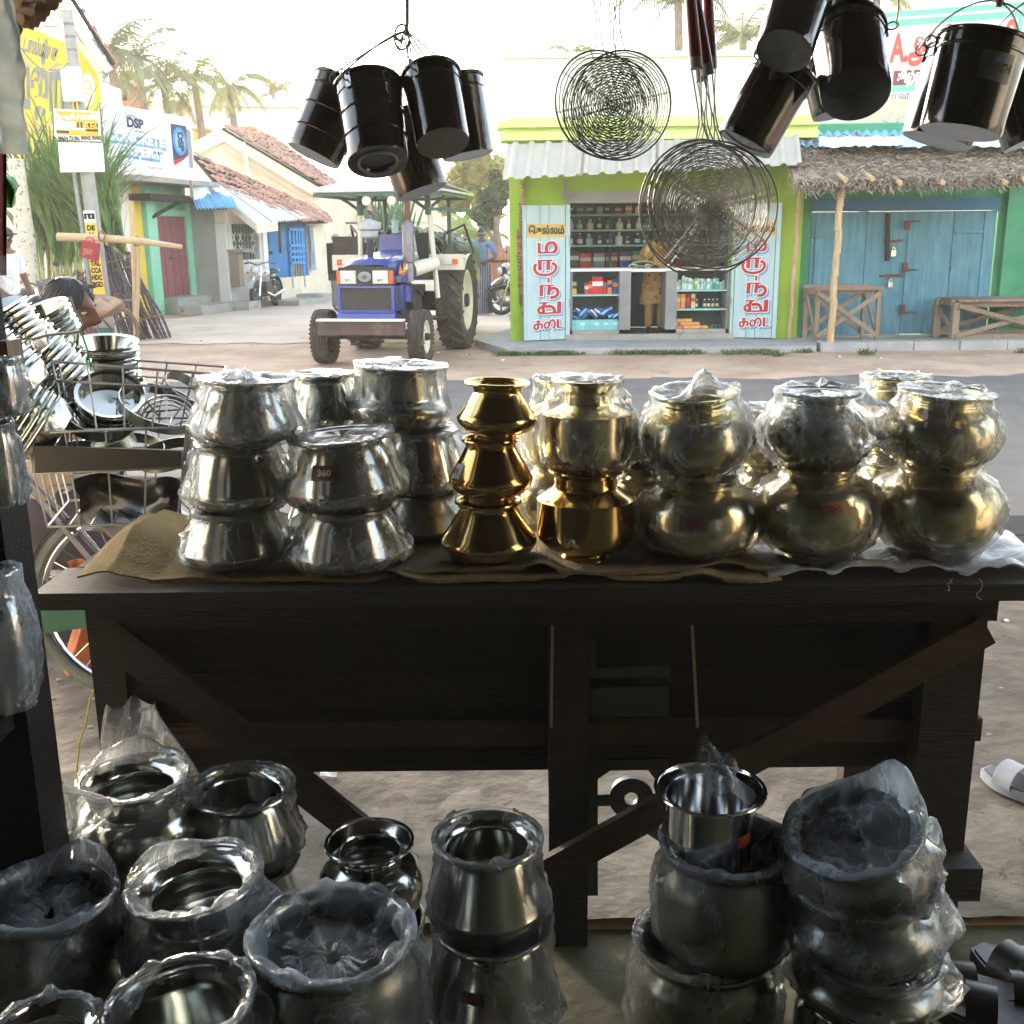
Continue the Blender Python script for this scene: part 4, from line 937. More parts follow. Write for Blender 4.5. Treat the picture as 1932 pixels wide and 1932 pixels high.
for k in range(len(us) - 1):
    x0, x1 = at(us[k], 500, Yq).x + 0.004, at(us[k + 1], 500, Yq).x - 0.004
    qb(x0, x1, Yq + (0.0 if k % 2 else 0.012), Yq + 0.06, zdb + 0.01 * (k % 2), zd1 - 0.004, M_bdoor if 0 < k < 9 else M_bdoor, 'plank')
qb(d0 - 0.02, d1 + 0.02, Yq - 0.08, Yq + 0.2, zg, zdb - 0.006, M_conc, 'threshold')
def wb(u, v): return at(u, v, Yq - 0.03)
for (u0, v0, u1, v1, w_) in ((1676, 402, 1674, 492, 0.05),): part('wooden_bar', MB().bar(wb(u0, v0), wb(u1, v1), w_, 0.05), M_woodb, t)
for (u, v) in ((1712, 425), (1708, 504), (1703, 584)): part('hinge', MB().bar(wb(u, v - 9), wb(u, v + 9), 0.03, 0.07), M_rust, t); part('hinge_strap', MB().bar(wb(u, v - 7 if u == 1712 else v + 5), wb(u + 24, v - 8 if u == 1712 else v + 5), 0.02, 0.018), M_rust, t)
for (u0, v0, u1, v1) in ((1669, 457, 1704, 453), (1660, 521, 1708, 518)): part('bolt', MB().bar(wb(u0, v0), wb(u1, v1), 0.03, 0.03), M_rust, t)
for (u0, u1, v) in ((1533, 1580, 446), (1804, 1862, 437), (1795, 1802, 507)): part('hinge_strap', MB().bar(wb(u0, v), wb(u1, v), 0.015, 0.03), M_bdoor, t)
for (u, v, m_) in ((1684, 478, M_brass), (1678, 537, M_steeld)):
    pl = thing('padlock', '%s padlock hanging on the blue plank doors' % ('brass' if v < 500 else 'grey steel'), 'padlock', wb(u, v + 6))
    part('body', MB().box(wb(u, v) + V((0, -0.03, 0)), (0.065, 0.03, 0.075)), M_brassp if m_ == M_brass else m_, pl); part('shackle', MB().tube([wb(u, v) + V((0.022 * math.cos(a), -0.03, 0.037 + 0.045 * math.sin(a))) for a in [PI * q / 8 for q in range(9)]], 0.010, 6), M_steeld, pl)
qb(at(1478, 210, 16.3).x, gR, 16.2, 16.5, at(1600, 236, 16.2).z, at(1600, 188, 16.2).z, mat('weathered_concrete', C(196, 188, 164), C(212, 206, 186), rough=0.95, scale=1.5, c3=C(140, 132, 114), s3=2.2, f3=0.57), 'parapet')
# hoarding above
h00, h10 = at(1648, 222, 16.8), at(1922, 205, 16.1); hz_t = at(1652, 24, 16.8).z
t = thing('shop_hoarding', 'white and sea green shop hoarding with red lettering above the thatched roof', 'hoarding', h00)
h00 = V((h00.x, h00.y, h00.z)); h10 = V((h10.x, h10.y, h00.z)); hx = (h10 - h00); HW = hx.length; hx.normalize(); HH = hz_t - h00.z; hn = hx.cross(V((0, 0, 1)))
def hp(fx, fz, o=0.0): return h00 + hx * (HW * fx) + V((0, 0, HH * fz)) + hn * o
def hpoly(x0, z0, x1, z1, m_, o, name='print'): part(name, MB().poly([hp(x0, z0, o), hp(x1, z0, o), hp(x1, z1, o), hp(x0, z1, o)]), m_, t, smooth=0)
part('panel', MB().slab([hp(0, 0), hp(1, 0), hp(1, 1), hp(0, 1)], -hn * 0.05), M_white, t, smooth=0)
M_sea = mat('sea_green_print', C(110, 196, 164), None, rough=0.6)
hpoly(0, 0.86, 1, 1, M_sea, 0.004); hpoly(0.94, 0.4, 0.97, 0.86, M_sea, 0.004); hpoly(0, 0.04, 1, 0.10, M_sea, 0.004); hpoly(0, 0.24, 1, 0.30, M_sea, 0.004); hpoly(0, 0.92, 0.96, 0.945, M_white, 0.007); hpoly(0.12, 0.30, 0.9, 0.44, M_maroon, 0.005)
M_lred = mat('faded_red_print', C(206, 84, 70), None, rough=0.6)
letters('A.அறிவழகி', 0.52, hp(0.52, 0.64, 0.006), hx, (0, 0, 1), M_lred, t, bold=0.02, fit=0.86 * HW)
letters('சிற்றிைலக் கடை', 0.2, hp(0.45, 0.37, 0.008), hx, (0, 0, 1), M_white, t, bold=0.012, fit=0.6 * HW)
letters('ான காயல் சாலை', 0.15, hp(0.45, 0.19, 0.006), hx, (0, 0, 1), M_grey, t, bold=0.004, fit=0.66 * HW)
for k in range(9): hpoly(0.2 + 0.06 * k, 0.125, 0.22 + 0.06 * k, 0.145, M_lred, 0.005)
part('frame', MB().bar(hp(0, -0.02, 0.01), hp(1, -0.02, 0.01), 0.05, 0.04), M_dkgreen, t); part('post', MB().bar(hp(0.2, -0.4, -0.08), hp(0.2, 0.9, -0.08), 0.06, 0.06), M_woodg, t); part('post', MB().bar(hp(0.85, -0.4, -0.08), hp(0.85, 0.9, -0.08), 0.06, 0.06), M_woodg, t)
# blue roofing sheets and tarpaulin strips over the thatch
t = thing('blue_roof_sheets', 'pale blue corrugated roofing sheets above the thatched eave', 'roof', at(1700, 255, 15.6))
sheets(t, at(1496, 276, 15.0), at(1990, 276, 15.0), at(1492, 236, 16.15), at(1990, 228, 16.15), 4, 30, 0.02, M_tin_b, per=6)
rt = random.Random(8)
for k, (u0, u1, key) in enumerate(((1545, 1705, 'white'), (1690, 1830, 'pale blue'), (1800, 1990, 'white'))):
    b = MB()
    def tf(i, j, u0=u0, u1=u1, k=k):
        u = u0 + (u1 - u0) * i; p = at(u, 284 - 4 * i, 14.62).lerp(at(u, 264, 15.15), j)
        return p + V((0, 0, 0.04 + 0.035 * nz3((i * 4, j * 2, k), 2) + 0.03 * nz3((i * 9, j * 4, k + 5), 2)))
    b.grid(tf, 30, 8); one('tarpaulin_strip', b, M_tarp if k != 1 else mat('blue_tarp', C(170, 190, 220), C(196, 210, 230), rough=0.6, scale=4), 'crumpled %s tarpaulin strip on the thatch, %s' % (key, ['nearest the medicine shop', 'in the middle', 'at the right end'][k]), 'tarpaulin', 'tarpaulin strips on the thatched roof')
t = thing('thatched_eave', 'shaggy palm thatch eave on bamboo rafters in front of the green shop', 'roof', at(1700, 330, 14.5))
e0, e1, r0, r1 = at(1500, 345, 14.25), at(2000, 332, 14.25), at(1478, 262, 15.4), at(2000, 268, 15.4)
part('thatch_base', MB().slab([e0, e1, r1, r0], (0, 0, -0.10)), M_thatch, t, smooth=0)
b = MB()
for k in range(6500):
    i, j = rt.random(), rt.random() ** 0.8
    if i < 0.10 and j < 0.3 and rt.random() < 0.7: continue
    p = e0.lerp(e1, i).lerp(r0.lerp(r1, i), j) + V((0, 0, rt.uniform(-0.03, 0.07)))
    if rt.random() < 0.28: p = e0.lerp(e1, i) + V((0, rt.uniform(-0.06, 0.06), rt.uniform(-0.10, 0.05)))
    a = rt.gauss(0, 0.85); L_ = rt.uniform(0.07, 0.20); w_ = rt.uniform(0.005, 0.012)
    d = V((math.sin(a), -0.55 * math.cos(a), -0.50 * math.cos(a) + rt.uniform(-0.15, 0.35))).normalized() * L_
    s_ = d.cross(V((rt.random() - .5, rt.random() - .5, rt.random() - .5))).normalized() * w_
    mid = p + d * 0.5 + V((0, 0, rt.uniform(0, 0.03)))
    b.add([p - s_, p + s_, mid + s_, mid - s_, p + d + s_ * 0.4, p + d - s_ * 0.4], [(0, 1, 2, 3), (3, 2, 4, 5)])
part('thatch_strands', b, M_thatch, t, smooth=0, kind='stuff')
for (u, v) in ((1699, 345), (1596, 340), (1647, 338), (1976, 332), (1898, 345), (1934, 338), (1780, 345)):
    p = at(u, v, 14.1); part('rafter', MB().tube([p, p + V((0.0, 1.7, 0.45)) + V((-0.12, 0, 0.02))], 0.035, 8), M_bamboo, t)
part('beam', MB().tube([at(1520, 342, 14.5), at(1990, 330, 14.5)], 0.05, 8), M_bamboo, t)
def bamboo_pole(p0, p1, r, label, group=None):
    t_ = thing('bamboo_post', label, 'post', p0, group)
    p0, p1 = V(p0), V(p1); n_ = max(4, int((p1 - p0).length / 0.28)); pts = []; rr = []
    for k in range(n_ + 1):
        for (f, q) in ((0, 1.10), (0.06, 1.0), (0.94, 1.0)):
            if k == n_ and f > 0: break
            pts.append(p0.lerp(p1, (k + f) / n_) + V((0.008 * math.sin(k * 2.1), 0, 0))); rr.append(r * q)
    part('culm', MB().tube(pts, rr, 10), M_bamboo, t_); return t_
bamboo_pole(V((at(1566, 655, 14.4).x, 14.4, 0.1)), at(1588, 343, 14.35), 0.046, 'pale thick bamboo post holding up the front of the thatched eave', 'bamboo posts of the green shop')
bamboo_pole(V((at(1489, 632, 15.3).x, 15.3, 0.08)), at(1511, 320, 15.2), 0.034, 'thin brown bamboo pole leaning between the medicine shop and green shop', 'bamboo posts of the green shop')
# market tables in front of the green shop
def wood_table(name, label, x0, x1, y0, y1, z0, zt, n_top, heavy, open_top=False):
    t_ = thing(name, label, 'table', V(((x0 + x1) / 2, (y0 + y1) / 2, z0)))
    w_ = 0.055 if not heavy else 0.09
    for (x, y) in ((x0, y0), (x1, y0), (x0, y1), (x1, y1)):
        part('leg', MB().bar((x, y, z0), (x, y, zt - 0.03), w_, w_), M_woodg, t_, smooth=0)
    for k in range(n_top):
        f = (k + 0.5) / n_top
        if open_top: part('rail', MB().bar((x0 - 0.06, y0 + (y1 - y0) * k / max(1, n_top - 1), zt), (x1 + 0.06, y0 + (y1 - y0) * k / max(1, n_top - 1), zt), 0.06, 0.05), M_woodg, t_, smooth=0)
        else: part('plank', MB().box((x0 + (x1 - x0) * f, (y0 + y1) / 2, zt + 0.004 * (k % 2)), ((x1 - x0) / n_top * 0.96, y1 - y0 + 0.12, 0.03)), M_woodg, t_, smooth=0)
    for y in (y0, y1):
        yo = -w_ * 0.7 if y == y0 else w_ * 0.7
        part('brace', MB().bar((x0, y + yo, z0 + 0.1 if not heavy else z0 + 0.08), (x1, y + yo, zt - 0.06), 0.025, 0.06), M_woodg, t_, smooth=0)
        part('brace', MB().bar((x0, y + yo * 1.6, zt - 0.06), (x1, y + yo * 1.6, z0 + 0.1), 0.025, 0.06), M_woodg, t_, smooth=0)
        part('rail', MB().bar((x0 - 0.05, y - yo, zt - 0.04), (x1 + 0.05, y - yo, zt - 0.04), 0.03, 0.06 if not heavy else 0.10), M_woodg, t_, smooth=0)
        if heavy: part('rail', MB().bar((x0 - 0.03, y + yo * 0.3, z0 + 0.07), (x1 + 0.03, y + yo * 0.3, z0 + 0.07), 0.03, 0.06), M_woodg, t_, smooth=0)
    for x in (x0, x1):
        part('rail', MB().bar((x, y0, zt - 0.05), (x, y1, zt - 0.05), 0.03, 0.06), M_woodg, t_, smooth=0)
        part('brace', MB().bar((x, y0, z0 + 0.1), (x, y1, zt - 0.1), 0.03, 0.05), M_woodg, t_, smooth=0)
    return t_
y0 = 14.75
wood_table('trestle_table', 'grey weathered wooden trestle without a full top behind the bamboo post', at(1541, 600, y0).x, at(1656, 600, y0).x, y0, 15.35, 0.06, at(1600, 544, y0).z, 2, False, True)
wood_table('slatted_bench', 'broad low wooden bench with a slatted top at the right before the blue doors', at(1802, 600, 14.85).x, at(2010, 600, 14.85).x, 14.85, 15.5, 0.06, at(1850, 567, 14.85).z, 7, True)
# ------------------------------------------------------------------ trees, palms, fence
def palm(name, label, base, top, n_fr, L_, m_leaf, rs, group, trunk_r=0.16):
    t_ = thing(name, label, 'palm tree', V(base), group)
    base, top = V(base), V(top); rnd = random.Random(rs)
    pts = [base.lerp(top, k / 8) + V((0.25 * math.sin(k * 0.4), 0, 0)) * (k / 8) for k in range(9)]
    part('trunk', MB().tube(pts, [trunk_r * (1.25 - 0.5 * k / 8) for k in range(9)], 9), M_bark, t_)
    top = pts[-1]
    for f in range(n_fr):
        az = 2 * PI * f / n_fr + rnd.uniform(-0.3, 0.3); el = rnd.uniform(-0.15, 1.25); b = MB(); LL = L_ * rnd.uniform(0.8, 1.1)
        d = V((math.cos(az) * math.cos(el), math.sin(az) * math.cos(el), math.sin(el))); p = top.copy(); spine = [p.copy()]; N = 14
        for k in range(N):
            p = p + d * (LL / N); d = (d + V((0, 0, -0.115 - 0.05 * k / N))).normalized(); spine.append(p.copy())
        b.tube(spine, [0.03 * (1 - 0.8 * k / N) for k in range(N + 1)], 4)
        for k in range(1, N * 2 + 1):
            i = k / 2; q = spine[int(i)] if i == int(i) else (spine[int(i)] + spine[min(N, int(i) + 1)]) / 2
            dd = (spine[min(N, int(i) + 1)] - spine[max(0, int(i) - 1)]).normalized(); side = dd.cross(V((0, 0, 1))).normalized()
            ll = LL * 0.20 * math.sin(PI * (0.12 + 0.80 * i / N)) + 0.08
            for sg in (-1, 1):
                e = (side * sg * 0.8 + dd * 0.55 + V((0, 0, -0.45 - 0.3 * rnd.random()))).normalized() * ll
                w_ = dd * 0.028
                b.add([q - w_, q + w_, q + e * 0.6 + w_ * 0.8, q + e + V((0, 0, -0.05)), q + e * 0.6 - w_ * 0.8], [(0, 1, 2, 4), (4, 2, 3)])
        part('frond', b, m_leaf, t_, smooth=0)
    return t_
def pp(u, v, Y, u2=None): return V((at(u2 or u, v, Y).x, Y, 0)), at(u, v, Y)
gp = 'coconut palms on the skyline'
M_palmd = mat('palm_leaf_grey', C(96, 108, 70), C(132, 138, 96), rough=0.5, scale=3, transl=0.2)
for (u, v, Y, n, L_, mt, s_, lab, nm) in (
    (206, 98, 34, 15, 2.1, M_palmd, 1, 'grey green coconut palm rising just right of the yellow gable roof', 0),
    (258, 108, 38, 15, 2.2, M_palmd, 2, 'tall coconut palm behind the water tower, second from the left', 0),
    (308, 160, 40, 14, 1.9, M_palm, 3, 'low yellow green coconut palm right of the water tower', 0),
    (366, 148, 42, 15, 2.2, M_palm, 4, 'broad yellowish coconut palm in the middle of the left skyline', 0),
    (432, 165, 46, 13, 1.8, M_palm, 5, 'small yellowish coconut palm at the right end of the left skyline', 0),
    (515, 176, 60, 11, 1.7, M_palm, 6, 'tiny faint coconut palm far behind the flat-roofed building', 0),
    (1086, 112, 44, 11, 1.3, M_palm, 7, 'small palm tip showing over the parapet left of the skimmers', 0),
    (1280, 2, 34, 17, 2.6, M_palmd, 8, 'coconut palm with a tall pale trunk above the medicine shop parapet', 1262),
    (1402, 70, 36, 17, 2.2, M_palm, 9, 'golden coconut palm between the maroon handles and the black pails', 0),
    (1655, -12, 38, 13, 1.9, M_palm, 10, 'golden palm at the top edge above the green hoarding', 0)):
    b_, t_ = pp(u, v, Y, nm or None); palm('coconut_palm', lab, b_, t_, n, L_, mt, s_, gp)
def leaf_cloud(b, c, r, n, size, rnd, flat=0.8):
    for k in range(n):
        d = V((rnd.gauss(0, 1), rnd.gauss(0, 1), rnd.gauss(0, 1))).normalized() * (rnd.random() ** 0.4)
        p = V(c) + V((d.x * r[0], d.y * r[1], d.z * r[2]))
        a = V((rnd.gauss(0, 1), rnd.gauss(0, 1), rnd.gauss(0, 0.6))).normalized() * size * rnd.uniform(0.6, 1.3)
        e = a.cross(V((rnd.gauss(0, 1), rnd.gauss(0, 1), rnd.gauss(0, 1)))).normalized() * size * 0.45
        b.add([p - a, p + e, p + a, p - e], [(0, 1, 2, 3)])
def bushy_tree(name, label, base, crowns, n, size, m_leaf, rs, group=None, cat='tree'):
    t_ = thing(name, label, cat, V(base), group); rnd = random.Random(rs); base = V(base)
    top = V(crowns[0][0]); b = MB(); b.tube([base, base.lerp(top, 0.5) + V((0.1, 0, 0)), top], [0.16, 0.12, 0.05], 8)
    for (c, r) in crowns[1:]: b.tube([base.lerp(top, 0.45), V(c)], [0.08, 0.02], 6)
    part('trunk', b, M_bark, t_)
    b = MB()
    for (c, r) in crowns:
        for q in range(7):
            cc = V(c) + V((rnd.uniform(-.6, .6) * r[0], rnd.uniform(-.6, .6) * r[1], rnd.uniform(-.6, .6) * r[2]))
            leaf_cloud(b, cc, [x * 0.5 for x in r], n // 7, size, rnd)
    part('crown', b, m_leaf, t_, smooth=0, kind='stuff'); return t_
def cr(u, v, Y, ru, rv): p = at(u, v, Y); s_ = px(1, p); return (p, (ru * s_, ru * s_, rv * s_))
gt = 'trees behind the mud fence'
Y = 31.0; bushy_tree('leafy_tree', 'dark green bushy tree standing left of the medicine shop corner', (at(938, 500, Y).x, Y, 0), [cr(930, 380, Y, 34, 40), cr(915, 410, Y, 26, 22), cr(948, 345, Y, 26, 26)], 1500, 0.13, M_tree, 21, gt)
Y = 38.0; bushy_tree('leafy_tree', 'light golden green tree glowing behind the tractor canopy', (at(880, 500, Y).x, Y, 0), [cr(880, 345, Y, 50, 44), cr(905, 320, Y, 40, 30), cr(850, 380, Y, 32, 34)], 1700, 0.17, M_gold, 22, gt)
Y = 44.0; bushy_tree('leafy_tree', 'far pale yellow tree showing beside the hanging pails', (at(930, 500, Y).x, Y, 0), [cr(930, 330, Y, 40, 34), cr(900, 300, Y, 26, 22)], 1000, 0.2, M_gold, 23, gt)
def banana(label, base, n, L_, rs):
    t_ = thing('banana_plant', label, 'plant', V(base), 'banana plants behind the fence'); rnd = random.Random(rs); base = V(base)
    part('stem', MB().tube([base, base + V((0.05, 0, 1.5))], [0.13, 0.07], 8), M_gold, t_)
    for k in range(n):
        az = 2 * PI * k / n + rnd.uniform(-.3, .3); el = rnd.uniform(0.4, 1.2); p = base + V((0, 0, 1.4)); d = V((math.cos(az) * math.cos(el), math.sin(az) * math.cos(el), math.sin(el))); b = MB(); sp = []
        for q in range(9): sp.append(p.copy()); p = p + d * (L_ / 8); d = (d + V((0, 0, -0.17))).normalized()
        sd_ = V((-math.sin(az), math.cos(az), 0))
        b.grid(lambda i, j: sp[int(j * 8 + 0.5)] + sd_ * ((i - 0.5) * 0.42 * math.sin(PI * min(1, 0.1 + 0.9 * j)) ** 0.7) + V((0, 0, -0.10 * abs(i - 0.5))), 2, 8); part('leaf', b, mat('banana_leaf', C(120, 146, 62), C(156, 170, 84), rough=0.5, scale=2, transl=0.3) if k == 0 and rs == 1 else bpy.data.materials['banana_leaf'], t_)
banana('banana plant with broad arching leaves, nearest the dark green tree', (at(905, 500, 34).x, 34, 0), 8, 1.7, 1)
banana('banana plant with broad leaves, beside the tractor canopy post', (at(862, 500, 35).x, 35, 0), 8, 1.7, 2)
t = thing('mud_fence', 'brown palm leaf and mud fence at the end of the lane', 'fence', (at(905, 500, 29).x, 29, 0))
M_mud = mat('mud_fence', C(150, 104, 78), C(172, 126, 98), rough=0.95, scale=5, orand=0.12, stretch=(6, 6, 1))
for k in range(26):
    x = at(852, 470, 29).x + 0.085 * k; part('slat', MB().box((x, 29 + 0.02 * (k % 2), 0.62), (0.082, 0.03, 1.24 + 0.05 * ((k * 7) % 4))), M_mud, t, smooth=0)
part('rail', MB().bar((at(852, 470, 29).x, 28.96, 0.9), (at(852, 470, 29).x + 2.2, 28.96, 0.92), 0.03, 0.05), M_woodb, t)

# ------------------------------------------------------------------ utility pole with boxes and boards
pb = V((at(196, 560, 16.5).x, 16.5, 0)); ptop = at(126, 20, 16.5)
t = thing('utility_pole', 'grey concrete utility pole with a white junction box and metal bands', 'pole', pb)
M_pole = mat('pole_concrete', C(146, 144, 138), C(168, 166, 160), rough=0.85, scale=5, bump=0.2, bscale=30)
def pl(f): return pb.lerp(ptop, f)
hz = lambda v: (at(160, v, 16.5).z) / ptop.z
part('shaft', MB().tube([pl(0), pl(0.5), pl(1)], [0.115, 0.10, 0.075], 12), M_pole, t)
for v in (46, 70, 95, 250, 306, 365, 420): f = hz(v); part('band', MB().tube([pl(f - 0.004), pl(f + 0.004)], 0.112 - 0.03 * f, 12), M_wire, t)
f = hz(162); part('junction_box', MB().box(pl(f) + V((0.0, -0.14, 0)), (0.25, 0.14, 0.46)), M_white, t)
part('conduit', MB().tube([pl(hz(188)) + V((-0.05, -0.12, 0)), pl(hz(300)) + V((-0.16, -0.1, 0)), pl(hz(430)) + V((-0.14, -0.1, 0)), pl(0.02) + V((-0.14, -0.1, 0))], 0.03, 8), M_grey, t)
for dx in (-0.03, 0.03): part('cable', MB().tube([pl(hz(186)) + V((dx, -0.13, 0)), pl(hz(210)) + V((dx, -0.13, 0))], 0.014, 6), M_yell, t)
# strip of stickers down the pole
M_sty = mat('yellow_sticker', C(226, 190, 70), None, rough=0.6)
v0, v1 = 420, 555
a0, a1 = pl(hz(v0)), pl(hz(v1))
sx_ = 0.085
def stf(s_): return a0.lerp(a1, s_)
part('sticker_strip', MB().slab([stf(0) + V((-sx_, -0.125, 0)), stf(1) + V((-sx_, -0.125, 0)), stf(1) + V((sx_, -0.125, 0)), stf(0) + V((sx_, -0.125, 0))], (0, 0.012, 0)), M_sty, t, smooth=0)
part('white_sticker', MB().slab([pl(hz(398)) + V((-sx_, -0.124, 0)), pl(hz(420)) + V((-sx_, -0.124, 0)), pl(hz(420)) + V((sx_, -0.124, 0)), pl(hz(398)) + V((sx_, -0.124, 0))], (0, 0.012, 0)), M_white, t, smooth=0)
M_ink = mat('black_ink', C(30, 26, 24), None, rough=0.6)
for k, s_ in enumerate(['TCL', 'ITI', 'DE', 'AL', 'T', 'DC', 'HS', 'TAL', 'CCA', 'HDC', 'PGD']):
    f = (k - 1.2) / 10.2
    p_ = stf(f) + V((0, -0.128, 0)) if f > 0 else pl(hz(409)) + V((0, -0.127, 0))
    letters(s_, 0.10, p_, (1, 0, 0), (0, 0, 1), M_ink, t, bold=0.006, fit=0.05 + 0.035 * len(s_), out=0.002)
for k in range(3):
    f = 0.62 + 0.13 * k
for (u0, v0_, u1, v1_, Y0, Y1) in ((60, -10, 124, 22, 24, 16.5), (40, 8, 130, 36, 26, 16.5), (24, 68, 128, 118, 14, 16.5), (128, 30, 175, 66, 16.5, 20.6)):
    b = MB(); A_, B_ = at(u0, v0_, Y0), at(u1, v1_, Y1); b.tube([A_.lerp(B_, k / 10) + V((0, 0, -0.25 * 4 * (k / 10) * (1 - k / 10))) for k in range(11)], 0.008, 4)
    part('cable', b, M_wire, t)
def board_on_pole(name, label, quad, Y, m_):
    q = [at(u, v, Y) for u, v in quad]
    t_ = thing(name, label, 'signboard', q[0]); part('panel', MB().slab(q, (0, 0.025, 0)), m_, t_, smooth=0); return t_, q
t, q = board_on_pole('advert_board', 'yellow and white course advertisement board with ITI and B.Ed lettering on the pole', [(103, 263), (190, 267), (187, 210), (101, 205)], 16.25, M_white)
def ab(fx, fz, o=0.004): return q[0].lerp(q[1], fx).lerp(q[3].lerp(q[2], fx), fz) + V((0, -o, 0))
def abr(x0, z0, x1, z1, m_, o): part('print', MB().poly([ab(x0, z0, o), ab(x1, z0, o), ab(x1, z1, o), ab(x0, z1, o)]), m_, t, smooth=0)
M_byel = mat('bright_yellow_print', C(206, 170, 24), None, rough=0.5)
abr(0.05, 0.62, 0.96, 0.94, M_byel, 0.003); abr(0.05, 0.16, 0.96, 0.34, M_byel, 0.003); abr(0.47, 0.34, 0.66, 0.62, M_navy, 0.004); abr(0.68, 0.32, 0.96, 0.60, M_ink, 0.004); abr(0.05, 0.22, 0.32, 0.30, M_navy, 0.005); abr(0.47, 0.34, 0.66, 0.42, M_white, 0.005)
letters('திருமதி கல்லூரி', 0.1, ab(0.5, 0.76), (1, 0, 0), (0, 0, 1), M_white, t, bold=0.006, fit=0.64)
letters('ITI', 0.13, ab(0.565, 0.52), (1, 0, 0), (0, 0, 1), M_byel, t, bold=0.006, fit=0.12, out=0.006)
letters('B.Ed.', 0.12, ab(0.82, 0.49), (1, 0, 0), (0, 0, 1), M_byel, t, bold=0.006, fit=0.19, out=0.006)
letters('Ph 98654 73186, 90942 90400', 0.07, ab(0.5, 0.07), (1, 0, 0), (0, 0, 1), M_ink, t, bold=0.003, fit=0.70)
board_on_pole('blank_board', 'blank white board tied to the pole under the yellow advertisement', [(114, 325), (197, 324), (193, 270), (109, 268)], 16.3, M_white)

# ------------------------------------------------------------------ bamboo rack, red bag, sugarcane
p = gz(258, 652, 0.0)
t = thing('bamboo_rack', 'rough bamboo rack of a leaning post and a crossbar tied to the pole', 'rack', V((p.x, p.y, 0)))
for (q0, q1, r) in ((V((p.x, p.y, 0)), at(247, 380, p.y - 0.1), 0.045), (at(256, 648, p.y - 0.15), at(262, 452, p.y - 0.15), 0.03)):
    part('upright', MB().tube([q0, q0.lerp(q1, .5) + V((0.015, 0, 0)), q1], [r, r * .95, r * .85], 9), M_bamboo, t)
part('crossbar', MB().tube([at(109, 447, 15.5), at(180, 449, 15.5), at(258, 454, 15.2), at(344, 466, 15.4)], [0.06, 0.055, 0.05, 0.03], 9), M_bamboo, t)
for (u, v) in ((192, 445), (258, 455)): part('rope', MB().tube([at(u + 6 * math.cos(a), v + 9 * math.sin(a), 15.3 - 0.06 * math.sin(a * 2)) for a in [2 * PI * k / 16 for k in range(33)]], 0.012, 5), M_jute, t)
t = thing('red_bag', 'flat dark red cloth bag hanging from the bamboo crossbar', 'bag', at(170, 490, 15.2))
b = MB(); b.slab([at(151, 483, 15.2), at(181, 494, 15.2), at(184, 460, 15.2), at(155, 453, 15.2)], (0.0, 0.1, 0.0)); part('front', b, M_red if False else mat('dark_red_cloth', C(146, 30, 46), C(160, 40, 54), rough=0.7, scale=4), t)
b = MB(); b.slab([at(181, 494, 15.18), at(187, 488, 15.32), at(188, 464, 15.32), at(184, 460, 15.18)], (0.0, 0.02, 0.0)); part('side', b, bpy.data.materials['dark_red_cloth'], t)
letters('நகை', 0.12, at(166, 474, 15.19), (1, 0, -0.25), (0, 0, 1), M_pink, t, fit=0.12)
part('handle', MB().tube([at(160, 455, 15.2), at(166, 447, 15.2), at(176, 450, 15.2), at(179, 459, 15.2)], 0.010, 5), M_red, t)
M_cane = mat('purple_cane', C(64, 50, 56), C(92, 74, 76), rough=0.6, scale=14, orand=0.2, c3=C(140, 124, 120), s3=22, f3=0.62)
M_caney = mat('green_cane_top', C(150, 156, 86), C(176, 176, 112), rough=0.6, scale=6, orand=0.15)
